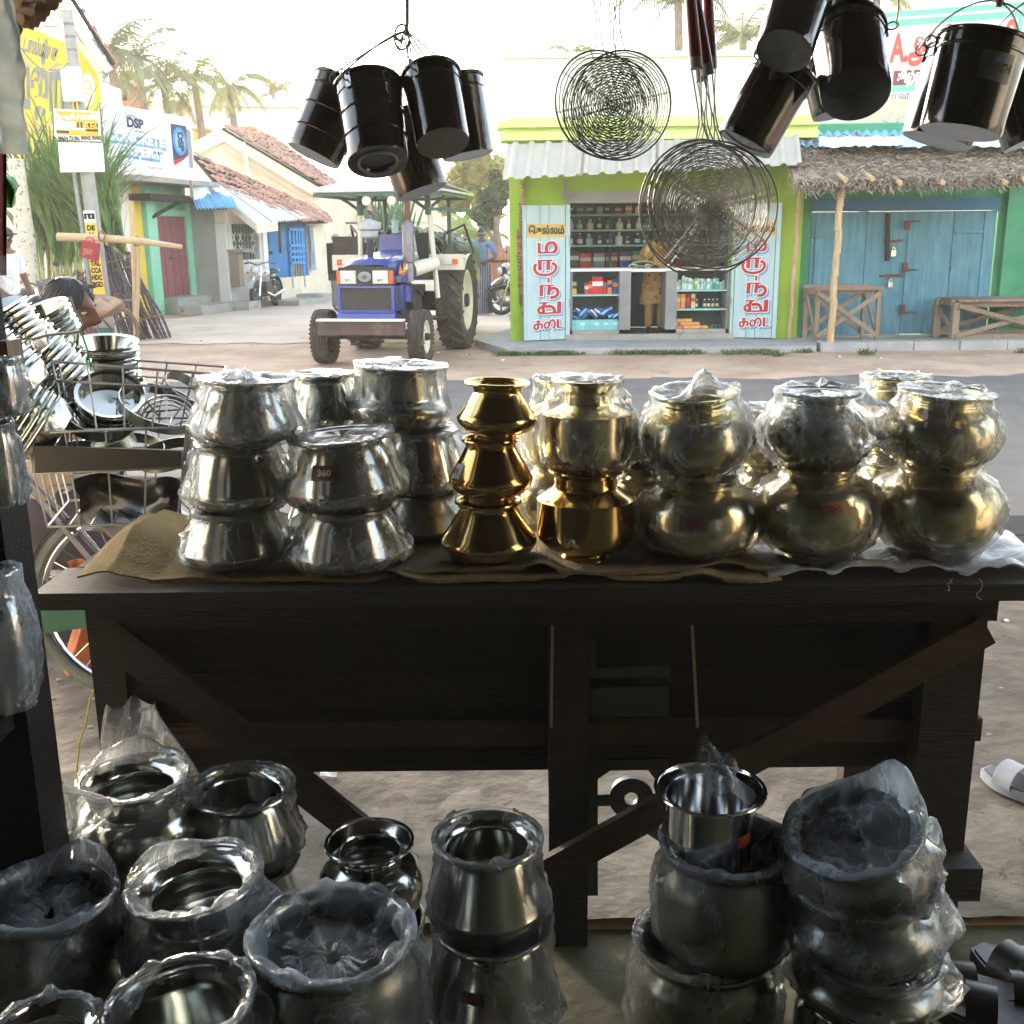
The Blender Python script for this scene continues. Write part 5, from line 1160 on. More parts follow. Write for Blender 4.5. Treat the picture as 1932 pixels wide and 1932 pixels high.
def cane_bundle(label, foot, top, n, spread_f, spread_t, purple, rs, leaves=34, leafL=1.5):
    """stalks from foot to top; the first share 'purple' of each is dark, then green sheath, then leaf blades"""
    t_ = thing('sugarcane_bundle', label, 'sugarcane bundle', V((foot[0], foot[1], 0)), 'bundles of sugarcane leaning by the pole'); rnd = random.Random(rs)
    lv = MB(); foot, top = V(foot), V(top)
    for k in range(n):
        f = foot + V(((k / (n - 1) - 0.5) * spread_f, rnd.uniform(-.16, .16), 0)); q = top + V(((k / (n - 1) - 0.5) * spread_t, rnd.uniform(-.10, .10), rnd.uniform(-.08, .08)))
        L_ = (q - f).length; pts = []; rr = []; m_ = int(L_ * purple / 0.085)
        for i in range(m_ + 1):
            c = f.lerp(q, purple * i / m_) + V((0.02 * math.sin(i * 0.5 + k), 0, 0)); pts += [c, c + (q - f) * (0.02 / L_)]; rr += [0.027, 0.020]
        part('cane', MB().tube(pts, rr, 6), M_cane, t_)
        e = q + (q - f).normalized() * 0.25
        part('cane_top', MB().tube([pts[-1], f.lerp(q, (1 + purple) / 2), e], [0.020, 0.022, 0.012], 6), M_caney, t_)
        for j in range(int(leaves / 3.6)):
            p = f.lerp(q, rnd.uniform(purple + 0.25 * (1 - purple), 1.0)); az = rnd.uniform(0, 2 * PI); d = ((q - f).normalized() + V((math.cos(az) * 0.28, math.sin(az) * 0.28, 0.25))).normalized(); LL = leafL * rnd.uniform(0.6, 1.25); w_ = rnd.uniform(0.016, 0.032); pv = []
            side = V((-math.sin(az), math.cos(az), 0)); droop = rnd.uniform(0.03, 0.24)
            for s_ in range(8):
                ww = w_ * (1 - (s_ / 7) ** 2 * 0.9); pv += [p - side * ww, p + side * ww]; p = p + d * (LL / 7); d = (d + V((math.cos(az) * 0.06, math.sin(az) * 0.06, -droop))).normalized()
            lv.add(pv, [(2 * s_, 2 * s_ + 1, 2 * s_ + 3, 2 * s_ + 2) for s_ in range(7)])
    for f in (0.22, 0.62 * purple + 0.2):
        c = foot.lerp(top, f); w_ = spread_f + (spread_t - spread_f) * f
        part('tie', MB().tube([c + V((w_ * 0.55 * math.cos(a), 0.2 * math.sin(a), 0.05 * math.cos(a))) for a in [2 * PI * k / 20 for k in range(20)]], 0.012, 5, closed=True), M_jute, t_)
    part('leaf_blades', lv, M_leaf, t_, smooth=0, kind='stuff')
Yc = 16.9
def gp_(u, v, Y): return (at(u, v, Y).x, Y, 0.02)
cane_bundle('rightmost sugarcane bundle, its dark stalks fanning out onto the lane', gp_(292, 628, 17.2), at(214, 470, 17.5), 13, 0.46, 0.42, 0.93, 31, 40, 1.5)
cane_bundle('sugarcane bundle just left of the bamboo rack post, long dark stalks', gp_(250, 628, 17.0), at(195, 455, 17.4), 11, 0.30, 0.34, 0.93, 32, 46, 1.6)
cane_bundle('sugarcane bundle behind the pole with the yellow sticker strip', gp_(182, 632, 17.3), at(160, 440, 17.6), 10, 0.4, 0.34, 0.62, 33, 50, 1.7)
cane_bundle('greenish sugarcane bundle behind the head of the woman', gp_(140, 632, 17.6), at(112, 410, 17.8), 11, 0.4, 0.42, 0.42, 34, 56, 1.7)
cane_bundle('leftmost sugarcane bundle beside the speckled tree trunk', gp_(92, 632, 17.9), at(72, 400, 18.0), 11, 0.4, 0.44, 0.40, 35, 60, 1.7)
cane_bundle('tallest sugarcane bundle at the back with drooping dark leaves', gp_(120, 632, 18.8), at(150, 370, 19.2), 11, 0.5, 0.9, 0.35, 36, 70, 1.9)
t = thing('tree_trunk', 'pale speckled tree trunk at the left edge beside the sugarcane', 'tree', V((at(48, 600, 16.5).x, 16.5, 0)))
M_spk = mat('speckled_bark', C(196, 188, 168), C(210, 204, 186), rough=0.9, scale=5, c3=C(84, 76, 60), s3=16, f3=0.55)
part('trunk', MB().tube([(at(56, 600, 16.5).x, 16.5, 0), at(48, 450, 16.5), at(38, 370, 16.5), at(30, 300, 16.5)], [0.17, 0.14, 0.12, 0.11], 12), M_spk, t)
# ------------------------------------------------------------------ tractor
M_blue = mat('tractor_blue', C(20, 54, 136), C(30, 68, 154), rough=0.32, scale=4, coat=0.35, c3=C(104, 104, 122), s3=4, f3=0.64)
M_ivory = mat('ivory_paint', C(214, 208, 186), C(224, 218, 200), rough=0.45, scale=4, c3=C(180, 168, 140), s3=5, f3=0.66)
M_dgr = mat('canopy_green', C(62, 92, 80), C(76, 104, 92), rough=0.6, scale=4)
M_engine = mat('engine_dirt', C(56, 52, 48), C(80, 74, 66), rough=0.75, metal=0.3, scale=10)
M_grille = mat('grille_mesh', C(58, 54, 52), C(72, 68, 64), rough=0.7, scale=120)
M_amber = mat('amber_lens', C(206, 80, 30), None, rough=0.2)
tr = thing('tractor', 'blue farm tractor with ivory wheels, big ribbed rear tyres and a flat canopy', 'tractor', (-1.545, 14.42, 0), local=True, rotz=R(-9.0))
def tp(name, mb, m_, parent=None, smooth=35): return part(name, mb, m_, parent or tr, smooth)
RX = Matrix.Rotation(PI / 2, 4, 'Y')
def wheel(x, y, r, w_, side, big):
    b = MB(); M = Matrix.Translation((x, y, r)) @ RX
    ri = r * (0.60 if big else 0.58)
    prof = [(ri, -w_ * 0.36), (ri * 1.10, -w_ * 0.46), (r * 0.86, -w_ * 0.52), (r * 0.955, -w_ * 0.46), (r * 0.97, 0), (r * 0.955, w_ * 0.46), (r * 0.86, w_ * 0.52), (ri * 1.10, w_ * 0.46), (ri, w_ * 0.36)]
    b.lathe(prof, 48, M)
    tyre = tp('tyre', b, M_rubber)
    if big:
        n_ = 21
        for s_ in (-1, 1):
            for k in range(n_):
                a0 = 2 * PI * (k + (0.5 if s_ > 0 else 0)) / n_; vs = []
                for (f, da) in ((0.02, 0.0), (0.55, 0.13), (1.0, 0.24)):
                    for (dd, rr) in ((-0.045, r * 0.965), (0.045, r * 0.965), (0.030, r * 1.012 if f < 1 else r * 0.985), (-0.030, r * 1.012 if f < 1 else r * 0.985)):
                        a = a0 + da + dd; vs.append((rr * math.cos(a), rr * math.sin(a), s_ * f * w_ * 0.50))
                fs = []
                for q in range(2):
                    for e in range(4): fs.append((q * 4 + e, q * 4 + (e + 1) % 4, (q + 1) * 4 + (e + 1) % 4, (q + 1) * 4 + e))
                fs += [(0, 1, 2, 3), (11, 10, 9, 8)]
                mb = MB(); mb.add(vs, fs, 0, M)
                part('tread_lug', mb, M_rubber, tyre, smooth=0)
    else:
        for z in (-0.3, -0.1, 0.1, 0.3):
            mb = MB(); mb.lathe([(r * 0.955, (z - 0.07) * w_), (r * 1.0, (z - 0.05) * w_), (r * 1.0, (z + 0.05) * w_), (r * 0.955, (z + 0.07) * w_)], 48, M); part('tread_rib', mb, M_rubber, tyre)
        for k in range(36):
            for s_ in (-1, 1):
                a = 2 * PI * k / 36; b2 = MB().box((r * 0.93 * math.cos(a), r * 0.93 * math.sin(a), s_ * w_ * 0.49), (r * 0.10, r * 0.07, w_ * 0.10), Matrix.Rotation(a, 3, 'Z'))
                b2.v = [tuple(M @ V(p)) for p in b2.v]; part('tread_lug', b2, M_rubber, tyre, smooth=0)
    b = MB(); s_ = side
    b.lathe([(ri * 1.04, s_ * w_ * 0.40), (ri * 0.96, s_ * w_ * 0.42), (ri * 0.90, s_ * w_ * 0.20), (ri * 0.55, s_ * w_ * (0.10 if big else 0.16)), (ri * 0.30, s_ * w_ * 0.14), (ri * 0.28, s_ * w_ * 0.32), (0.001, s_ * w_ * 0.34)], 32, M)
    rim = tp('rim', b, M_ivory)
    mb = MB(); mb.lathe([(ri * 0.24, s_ * w_ * 0.30), (ri * 0.22, s_ * w_ * (0.62 if not big else 0.45)), (0.001, s_ * w_ * (0.68 if not big else 0.48))], 14, M); part('hub', mb, M_engine, rim)
    for k in range(6):
        a = 2 * PI * k / 6; mb = MB(); mb.tube([M @ V((ri * 0.4 * math.cos(a), ri * 0.4 * math.sin(a), s_ * w_ * 0.1)), M @ V((ri * 0.4 * math.cos(a), ri * 0.4 * math.sin(a), s_ * w_ * 0.26))], ri * 0.05, 6); part('wheel_nut', mb, M_engine, rim)
wheel(-0.61, -1.0, 0.335, 0.185, -1, False); wheel(0.61, -1.0, 0.335, 0.185, 1, False)
wheel(-0.66, 1.0, 0.665, 0.36, -1, True); wheel(0.66, 1.0, 0.665, 0.36, 1, True)
# bonnet: rounded section swept to the rear
b = MB()
def hood(i, j):
    y = -1.22 + 1.55 * j; w_ = 0.335 - 0.03 * (1 - j) - 0.03 * j; zt = 1.235 + 0.13 * j ** 0.7 - 0.03 * max(0, 0.08 - j) / 0.08
    a = PI * i; c = math.cos(a); s_ = math.sin(a); q = 0.38
    x = -w_ * (abs(c) ** q) * (1 if c > 0 else -1); z = 0.98 + (zt - 0.98) * (s_ ** q)
    return (x, y, z)
b.grid(hood, 22, 10); tp('bonnet', b, M_blue)
b = MB(); b.box((0, -1.20, 1.07), (0.66, 0.06, 0.21)); tp('nose_panel', b, mat('dark_plastic', C(44, 42, 44), None, rough=0.5))
for x in (-0.20, 0.20):
    h = tp('headlight', MB().box((x, -1.24, 1.06), (0.19, 0.05, 0.155)), mat('lamp_housing', C(196, 190, 160), C(214, 210, 190), rough=0.25, scale=30) if x < 0 else bpy.data.materials['lamp_housing'])
    part('lens', MB().box((x, -1.272, 1.06), (0.165, 0.012, 0.13)), M_glass, h); part('reflector', MB().lathe([(0.045, 0.0), (0.03, 0.012), (0.0, 0.014)], 14, Matrix.Translation((x, -1.278, 1.05)) @ Matrix.Rotation(PI / 2, 4, 'X')), M_steelb, h)
for x in (-0.325, 0.325): tp('indicator', MB().box((x, -1.22, 1.06), (0.045, 0.06, 0.15)), M_amber)
em = tp('emblem', MB().lathe([(0.085, 0), (0.085, 0.012), (0.065, 0.016), (0.0, 0.012)], 24, Matrix.Translation((0, -1.236, 1.065)) @ Matrix.Rotation(PI / 2, 4, 'X') @ Matrix.Diagonal((1, 0.72, 1, 1)).to_4x4()), M_grey)
part('emblem_mark', MB().lathe([(0.035, 0.010), (0.012, 0.022), (0.0, 0.02)], 4, Matrix.Translation((0, -1.24, 1.065)) @ Matrix.Rotation(PI / 2, 4, 'X')), M_wire, em)
b = MB(); fr = 0.035
for (c, d) in (((0, -1.2, 0.945), (0.70, 0.06, 0.03)), ((0, -1.2, 0.655), (0.70, 0.06, 0.04)), ((-0.335, -1.2, 0.80), (0.04, 0.06, 0.26)), ((0.335, -1.2, 0.80), (0.04, 0.06, 0.26))): b.box(c, d)
tp('grille_frame', b, M_blue); gr = tp('grille', MB().box((0, -1.195, 0.80), (0.63, 0.03, 0.255)), M_grille)
for k in range(9): part('grille_bar', MB().box((0, -1.213, 0.69 + 0.0275 * k), (0.62, 0.006, 0.006)), M_engine, gr)
for x in (-0.34, 0.34):
    tp('side_panel', MB().box((x, -0.98, 0.80), (0.03, 0.42, 0.30)), M_blue)
    v_ = tp('side_vent', MB().box((x * 1.03, -1.02, 0.82), (0.02, 0.14, 0.20)), M_grille)
    tp('bonnet_side', MB().slab([(x * 0.985, -1.18, 0.985), (x * 0.985, -0.30, 0.985), (x * 0.985, -0.1, 1.12), (x * 0.985, -1.18, 1.06)], (0.012, 0, 0)), M_blue)
sgn = 1
for (pts, m_) in (([(-1.00, 1.10), (-0.86, 1.20), (-0.80, 1.13), (-0.66, 1.24), (-0.50, 1.16), (-0.60, 1.08), (-0.78, 1.06)], M_amber), ([(-0.96, 1.085), (-0.84, 1.16), (-0.78, 1.10), (-0.66, 1.19), (-0.6, 1.11)], M_byel), ([(-0.7, 1.14), (-0.55, 1.21), (-0.42, 1.15), (-0.52, 1.12)], M_white)):
    tp('flame_decal', MB().poly([(0.347 + 0.002 * sgn, y, z) for y, z in pts]), m_); sgn += 1
letters('MKM', 0.07, (0.352, -0.98, 1.02), (0, 1, 0), (0, 0, 1), M_byel, tr, out=0.003)
tp('bumper_skirt', MB().slab([(-0.36, -1.27, 0.52), (0.36, -1.27, 0.52), (0.36, -1.25, 0.63), (-0.36, -1.25, 0.63)], (0, 0.12, 0)), M_blue)
M_beam = mat('weathered_bumper', C(64, 56, 56), C(98, 80, 74), rough=0.7, scale=5, c3=C(140, 98, 84), s3=5, f3=0.6)
bm = tp('front_beam', MB().box((-0.02, -1.40, 0.47), (1.06, 0.12, 0.165)), M_beam)
part('top_strip', MB().box((-0.02, -1.42, 0.565), (1.06, 0.15, 0.022)), M_white, bm)
for x in (-0.25, 0.25): part('beam_arm', MB().box((x, -1.2, 0.47), (0.07, 0.34, 0.10)), M_engine, bm)
tp('front_axle', MB().bar((-0.55, -1.0, 0.36), (0.55, -1.0, 0.36), 0.10, 0.11), M_engine)
for x in (-0.5, 0.5): tp('kingpin', MB().tube([(x, -1.0, 0.26), (x, -1.0, 0.5)], 0.05, 10), M_engine)
tp('engine_block', MB().box((0, -0.45, 0.72), (0.46, 1.1, 0.5)), M_engine); tp('gearbox', MB().box((0, 0.5, 0.66), (0.42, 1.0, 0.46)), M_engine)
tp('rear_axle', MB().bar((-0.6, 1.0, 0.66), (0.6, 1.0, 0.66), 0.26, 0.26), M_engine)
for k, (x, y, z, r) in enumerate(((0.3, -0.5, 0.85, 0.09), (0.32, -0.2, 0.75, 0.07), (0.3, -0.75, 0.7, 0.06))): tp('engine_canister', MB().tube([(x, y, z - 0.12), (x, y, z + 0.12)], r, 12), M_engine if k else M_blue)
tp('fuel_filter', MB().tube([(0.36, -0.05, 0.6), (0.36, -0.05, 0.85)], 0.05, 10), M_rubberb); tp('hose', MB().tube([(0.3, -0.7, 1.0), (0.42, -0.4, 0.9), (0.4, 0.0, 0.8), (0.3, 0.2, 0.75)], 0.025, 8), M_rubberb)
tp('step_plate', MB().box((0.52, 0.2, 0.48), (0.3, 0.5, 0.03)), M_engine); tp('step_plate', MB().box((-0.52, 0.2, 0.48), (0.3, 0.5, 0.03)), M_engine)
tp('silver_tank', MB().tube([(0.36, -0.30, 1.12), (0.62, -0.05, 1.20)], [0.10, 0.08], 14), M_ivory)
# exhaust and air cleaner
ex = tp('exhaust', MB().tube([(0.36, -0.48, 0.98), (0.36, -0.48, 1.22)], 0.055, 12), M_grey)
M_exh = mat('exhaust_steel', C(120, 118, 122), C(146, 142, 142), rough=0.5, metal=0.6, scale=8)
part('muffler', MB().lathe([(0.03, 1.18), (0.075, 1.22), (0.078, 1.66), (0.05, 1.72), (0.035, 1.73)], 18, Matrix.Translation((0.36, -0.48, 0))), M_exh, ex); part('stack_pipe', MB().tube([(0.36, -0.48, 1.72), (0.36, -0.48, 2.14)], 0.036, 12), M_rust, ex)
ac = tp('air_intake', MB().tube([(-0.06, -0.75, 1.2), (-0.06, -0.75, 1.58)], 0.042, 12), M_rubberb)
part('cleaner_bowl', MB().lathe([(0.05, 1.5), (0.10, 1.53), (0.105, 1.60), (0.14, 1.62), (0.14, 1.70), (0.04, 1.74), (0.0, 1.745)], 20, Matrix.Translation((-0.06, -0.75, 0))), mat('clear_bowl', C(180, 184, 186), C(150, 154, 158), rough=0.25, scale=8), ac)
tp('dash_cowl', MB().slab([(-0.26, 0.28, 1.30), (0.26, 0.28, 1.30), (0.22, 0.30, 1.56), (-0.22, 0.30, 1.56)], (0, 0.12, 0)), M_blue)
tp('steering_wheel', MB().tube([(0.2 * math.cos(a), 0.5 + 0.18 * math.sin(a), 1.56 + 0.08 * math.sin(a)) for a in [2 * PI * k / 24 for k in range(24)]], 0.016, 6, closed=True), M_rubberb)
tp('steering_column', MB().tube([(0, 0.36, 1.3), (0, 0.5, 1.56)], 0.025, 8), M_wire)
se = tp('seat', MB().box((0, 1.0, 1.16), (0.45, 0.4, 0.1)), M_rubberb); part('backrest', MB().box((0, 1.2, 1.38), (0.45, 0.08, 0.4)), M_rubberb, se)
# fenders: flat ivory tops with lamps
for sx in (-1, 1):
    b = MB()
    def fend(i, j, sx=sx):
        a = R(158 - 116 * j); rr = 0.74; x = sx * (0.46 + 0.42 * i); y = 1.0 - rr * 0.95 * math.cos(a) * 1.0; z = 0.665 + rr * math.sin(a) * 0.86
        return (x, y, min(z, 1.295))
    b.grid(fend, 4, 14)
    fe = tp('fender', b, M_ivory)
    part('fender_face', MB().box((sx * 0.67, 0.32, 1.20), (0.46, 0.03, 0.20)), M_ivory, fe)
    part('lamp', MB().box((sx * 0.70, 0.295, 1.205), (0.14, 0.03, 0.07)), M_glass, fe); part('lamp', MB().box((sx * 0.79, 0.293, 1.205), (0.07, 0.035, 0.07)), M_amber, fe)
    part('emblem_sticker', MB().box((sx * 0.54, 0.302, 1.20), (0.10, 0.006, 0.09)), M_byel, fe)
    part('grab_rail', MB().tube([(sx * 0.60, 0.5, 1.28), (sx * 0.60, 0.55, 1.56), (sx * 0.80, 0.9, 1.68), (sx * 0.85, 1.3, 1.3)], 0.018, 8), M_rubberb, fe)
# canopy
tp('canopy_post', MB().tube([(-0.42, 0.02, 1.2), (-0.38, -0.05, 2.02)], 0.03, 8), M_ivory); tp('canopy_post', MB().tube([(0.60, 0.05, 0.75), (0.52, -0.03, 2.02)], 0.034, 8), M_ivory)
for x in (-0.42, 0.50): tp('canopy_post', MB().tube([(x, 1.35, 1.2), (x, 1.3, 2.02)], 0.03, 8), M_dgr); tp('post_top', MB().tube([(x + (0.04 if x < 0 else 0.02), -0.04, 1.80), (x + (0.04 if x < 0 else 0.02), -0.05, 2.04)], 0.038, 8), M_dgr)
for x in (-0.40, 0.50):
    tp('canopy_brace', MB().tube([(x, 0.0, 1.86), (x - 0.14, 0.0, 1.96), (x - 0.26, 0.0, 2.03)], 0.02, 6), M_dgr); tp('canopy_brace', MB().tube([(x, 0.0, 1.86), (x + 0.14, 0.0, 1.96), (x + 0.24, 0.0, 2.03)], 0.02, 6), M_dgr)
for (p0, p1) in (((-.81, -.56, 2.04), (.81, -.56, 2.04)), ((-.81, 1.4, 2.04), (.81, 1.4, 2.04)), ((-.81, -.56, 2.04), (-.81, 1.4, 2.04)), ((.81, -.56, 2.04), (.81, 1.4, 2.04)), ((.60, -.3, 1.86), (.86, -.3, 1.86)), ((.86, 1.2, 1.86), (.86, -.3, 1.86))): tp('canopy_rail', MB().bar(p0, p1, 0.03, 0.04), M_dgr)
cn = tp('canopy_roof', MB().slab([(-.84, -.6, 2.07), (.84, -.6, 2.07), (.84, 1.45, 2.07), (-.84, 1.45, 2.07)], (0, 0, 0.03)), M_tin_w)
part('canopy_ridge', MB().slab([(-.84, -.59, 2.10), (.84, -.59, 2.10), (.6, .1, 2.22), (-.6, .1, 2.22)], (0, 0, 0.012)), M_tin_w, cn)
part('canopy_ridge', MB().slab([(-.84, 1.44, 2.10), (-.6, .1, 2.22), (.6, .1, 2.22), (.84, 1.44, 2.10)], (0, 0, 0.012)), M_tin_w, cn)
letters('K.B', 0.10, (0.05, -0.40, 2.15), (1, 0, 0), (0, 0.9, 0.16), M_navy, cn, out=0.012, bold=0.004)
for x in (-0.12, 0.2): tp('work_lamp', MB().lathe([(0.02, 0), (0.055, 0.04), (0.055, 0.08), (0.0, 0.08)], 14, Matrix.Translation((x, -0.55, 1.96)) @ Matrix.Rotation(-PI / 2, 4, 'X') @ Matrix.Rotation(PI, 4, 'X')), M_ivory)
tp('water_bottle', MB().lathe([(0.05, 0), (0.05, 0.16), (0.02, 0.2), (0.02, 0.24), (0, 0.24)], 12, Matrix.Translation((-0.02, 0.34, 1.58))), mat('bottle_plastic', C(150, 190, 200), None, rough=0.2))
tp('wind_board', MB().box((-0.72, 0.5, 1.42), (0.44, 0.04, 0.24)), M_engine)
tp('wind_board', MB().box((-0.62, 0.9, 1.72), (0.5, 0.04, 0.03)), M_grey)

# trailer behind, heaped with cane leaves
t = thing('farm_trailer', 'dark two-wheeled farm trailer standing behind the tractor', 'trailer', (-1.74, 18.3, 0), local=True, rotz=R(-4))
part('deck', MB().box((0, 0, 0.95), (1.9, 2.9, 0.12)), M_engine, t)
for x in (-0.93, 0.93): part('side_board', MB().box((x, 0, 1.22), (0.05, 2.9, 0.46)), M_woodk, t)
part('front_board', MB().box((0, -1.43, 1.22), (1.82, 0.05, 0.46)), M_woodk, t)
for x in (-0.95, 0.95):
    M = Matrix.Translation((x, 0.2, 0.45)) @ RX; wt = part('tyre', MB().lathe([(0.25, -0.1), (0.43, -0.12), (0.455, 0), (0.43, 0.12), (0.25, 0.1)], 32, M), M_rubberb, t)
    part('rim', MB().lathe([(0.26, 0.06), (0.1, 0.03), (0, 0.04)], 24, M), M_ivory, t)
part('drawbar', MB().bar((0, -1.4, 0.8), (0.05, -2.1, 0.6), 0.12, 0.1), M_engine, t)
b = MB(); rl = random.Random(77)
for k in range(1150):
    x = rl.uniform(-0.35, 0.95); y = rl.uniform(-1.35, 1.2); p = V((x, y, 1.25 + 0.36 * math.cos(x * 1.2) * rl.uniform(0.4, 1.15))); az = rl.uniform(0, 2 * PI)
    if y < -0.6: az = -PI / 2 + rl.uniform(-0.8, 0.8)
    if x > 0.5: az = rl.uniform(-1.3, -0.5)
    d = V((math.cos(az), math.sin(az), rl.uniform(0.0, 0.6))).normalized(); LL = rl.uniform(0.4, 0.8); w_ = rl.uniform(0.014, 0.03); s_ = V((-math.sin(az), math.cos(az), 0)); pv = []
    for q in range(7): ww = w_ * (1 - (q / 6) ** 2 * 0.9); pv += [p - s_ * ww, p + s_ * ww]; p = p + d * (LL / 6); d = (d + V((0, 0, -0.30))).normalized()
    b.add(pv, [(2 * q, 2 * q + 1, 2 * q + 3, 2 * q + 2) for q in range(6)])
for k in range(70):
    p = V((rl.uniform(-0.45, 0.1), rl.uniform(-0.9, 0.6), 1.5)); az = rl.uniform(0, 2 * PI); d = V((math.cos(az) * 0.35, math.sin(az) * 0.2, 1)).normalized(); s_ = V((0.025, 0, 0)); pv = []; LL = rl.uniform(0.4, 0.85)
    for q in range(6): ww = 1 - (q / 5) ** 2 * 0.9; pv += [p - s_ * ww, p + s_ * ww]; p = p + d * (LL / 5); d = (d + V((0, 0, -0.06))).normalized()
    b.add(pv, [(2 * q, 2 * q + 1, 2 * q + 3, 2 * q + 2) for q in range(5)])
b.v = [tuple(Matrix.Translation((-1.74, 18.3, 0)) @ Matrix.Rotation(R(-4), 4, 'Z') @ V(p)) for p in b.v]
one('cane_leaf_heap', b, mat('cut_cane_leaf', C(58, 84, 62), C(96, 122, 92), rough=0.5, scale=2, transl=0.2), 'heap of drooping green cane leaves loaded on the trailer behind the tractor', 'leaf heap', smooth=0, kind='stuff')

# ------------------------------------------------------------------ two-wheelers
def spoked(parent, c, r, tyre_r, ax, m_tyre, m_rim, nsp=18):
    """wheel standing in the plane across axis ax"""
    ax = V(ax).normalized(); u_ = V((0, 0, 1)); w_ = ax.cross(u_).normalized(); c = V(c)
    ring = lambda rr, n_: [c + (u_ * math.sin(a) + w_ * math.cos(a)) * rr for a in [2 * PI * k / n_ for k in range(n_)]]
    ty = part('tyre', MB().tube(ring(r, 44), tyre_r, 10, closed=True), m_tyre, parent)
    part('rim', MB().tube(ring(r - tyre_r * 1.1, 44), tyre_r * 0.62, 8, closed=True), m_rim, parent)
    hb = part('hub', MB().tube([c - ax * 0.04, c + ax * 0.04], 0.028, 10), M_wire, parent)
    b = MB()
    for k in range(nsp * 2):
        a = 2 * PI * k / (nsp * 2); s_ = 0.03 if k % 2 else -0.03
        b.tube([c + ax * s_ + (u_ * math.sin(a + 0.5) + w_ * math.cos(a + 0.5)) * 0.025, c + (u_ * math.sin(a) + w_ * math.cos(a)) * (r - tyre_r)], 0.0013, 3, caps=False)
    part('spokes', b, m_rim, parent); return ty
def motorbike(label, loc, rotz, tank, grp):
    """faces -Y in its own frame"""
    t_ = thing('motorbike', label, 'motorbike', loc, grp, local=True, rotz=rotz)
    for (y, r) in ((-0.64, 0.30), (0.62, 0.30)):
        M = Matrix.Translation((0, y, r)) @ RX
        part('tyre', MB().lathe([(r * 0.70, -0.04), (r * 0.86, -0.055), (r * 0.98, -0.035), (r, 0), (r * 0.98, 0.035), (r * 0.86, 0.055), (r * 0.70, 0.04)], 36, M), M_rubberb, t_)
        wl_ = MB(); wl_.lathe([(r * 0.72, -0.03), (r * 0.68, 0), (r * 0.72, 0.03)], 30, M); wl_.lathe([(0.045, -0.05), (0.05, 0.05)], 14, M, caps=True)
        for k in range(5): a = 2 * PI * k / 5; wl_.bar(M @ V((0.03 * math.cos(a), 0.03 * math.sin(a), 0)), M @ V((r * 0.7 * math.cos(a), r * 0.7 * math.sin(a), 0)), 0.035, 0.03)
        part('wheel', wl_, M_wire, t_)
    for x in (-0.085, 0.085): part('fork', MB().tube([(x, -0.64, 0.30), (x, -0.50, 0.72), (x, -0.44, 0.92)], 0.02, 8), M_steelb, t_)
    part('mudguard', MB().grid(lambda i, j: ((i - 0.5) * 0.12, -0.64 - 0.345 * math.cos(R(30 + 110 * j)), 0.30 + 0.345 * math.sin(R(30 + 110 * j))), 3, 10), tank, t_)
    part('rear_mudguard', MB().grid(lambda i, j: ((i - 0.5) * 0.13, 0.62 - 0.36 * math.cos(R(60 + 110 * j)), 0.32 + 0.36 * math.sin(R(60 + 110 * j))), 3, 10), M_rubberb, t_)
    part('tank', MB().ball((0, -0.12, 0.80), (0.13, 0.30, 0.13), 16, 10), tank, t_)
    part('seat', MB().ball((0, 0.40, 0.80), (0.13, 0.40, 0.07), 14, 8), M_rubberb, t_)
    part('tail', MB().slab([(-0.08, 0.3, 0.68), (0.08, 0.3, 0.68), (0.05, 0.85, 0.80), (-0.05, 0.85, 0.80)], (0, 0, 0.06)), tank, t_)
    part('engine', MB().box((0, -0.02, 0.42), (0.24, 0.42, 0.32), taper=0.8), M_engine, t_)
    part('exhaust', MB().tube([(0.1, -0.2, 0.35), (0.14, 0.1, 0.26), (0.15, 0.75, 0.36)], [0.025, 0.03, 0.045], 10), M_steelb, t_)
    hl = part('headlamp', MB().ball((0, -0.60, 0.86), (0.11, 0.08, 0.10), 14, 8), tank, t_); part('lens', MB().ball((0, -0.65, 0.86), (0.085, 0.05, 0.075), 12, 8), M_glass, hl)
    part('fairing', MB().slab([(-0.13, -0.57, 0.72), (0.13, -0.57, 0.72), (0.10, -0.62, 0.80), (-0.10, -0.62, 0.80)], (0, 0.06, 0)), M_white, t_)
    part('handlebar', MB().tube([(-0.36, -0.28, 1.00), (-0.20, -0.40, 1.02), (0, -0.44, 0.96), (0.20, -0.40, 1.02), (0.36, -0.28, 1.00)], 0.014, 8), M_wire, t_)
    for x in (-0.33, 0.33):
        part('grip', MB().tube([(x * 0.85, -0.31, 1.01), (x * 1.12, -0.26, 0.995)], 0.02, 8), M_rubberb, t_)
        mr_ = part('mirror', MB().tube([(x * 0.7, -0.36, 1.02), (x * 0.9, -0.38, 1.2)], 0.007, 6), M_wire, t_); part('mirror_glass', MB().ball((x * 0.95, -0.38, 1.23), (0.055, 0.012, 0.035), 12, 6), M_rubberb, mr_)
        part('indicator', MB().ball((x * 0.6, -0.52, 0.80), (0.035, 0.02, 0.02), 8, 6), M_amber, t_)
    part('stand', MB().tube([(-0.05, 0.2, 0.3), (-0.22, 0.25, 0.0)], 0.012, 6), M_wire, t_)
    return t_
p = gz(478, 576, 0.0)
motorbike('white and black motorbike parked nose-on before the white house', (-5.60, 25.2, 0), R(-8), mat('white_tank', C(206, 206, 206), C(170, 172, 176), rough=0.3, scale=6), 'motorbikes parked in the street')
p = gz(968, 594, 0.0); motorbike('dark motorbike half hidden by the lime green corner, front wheel showing', (p.x + 0.35, p.y + 0.2, 0), R(-66), M_rubberb, 'motorbikes parked in the street')
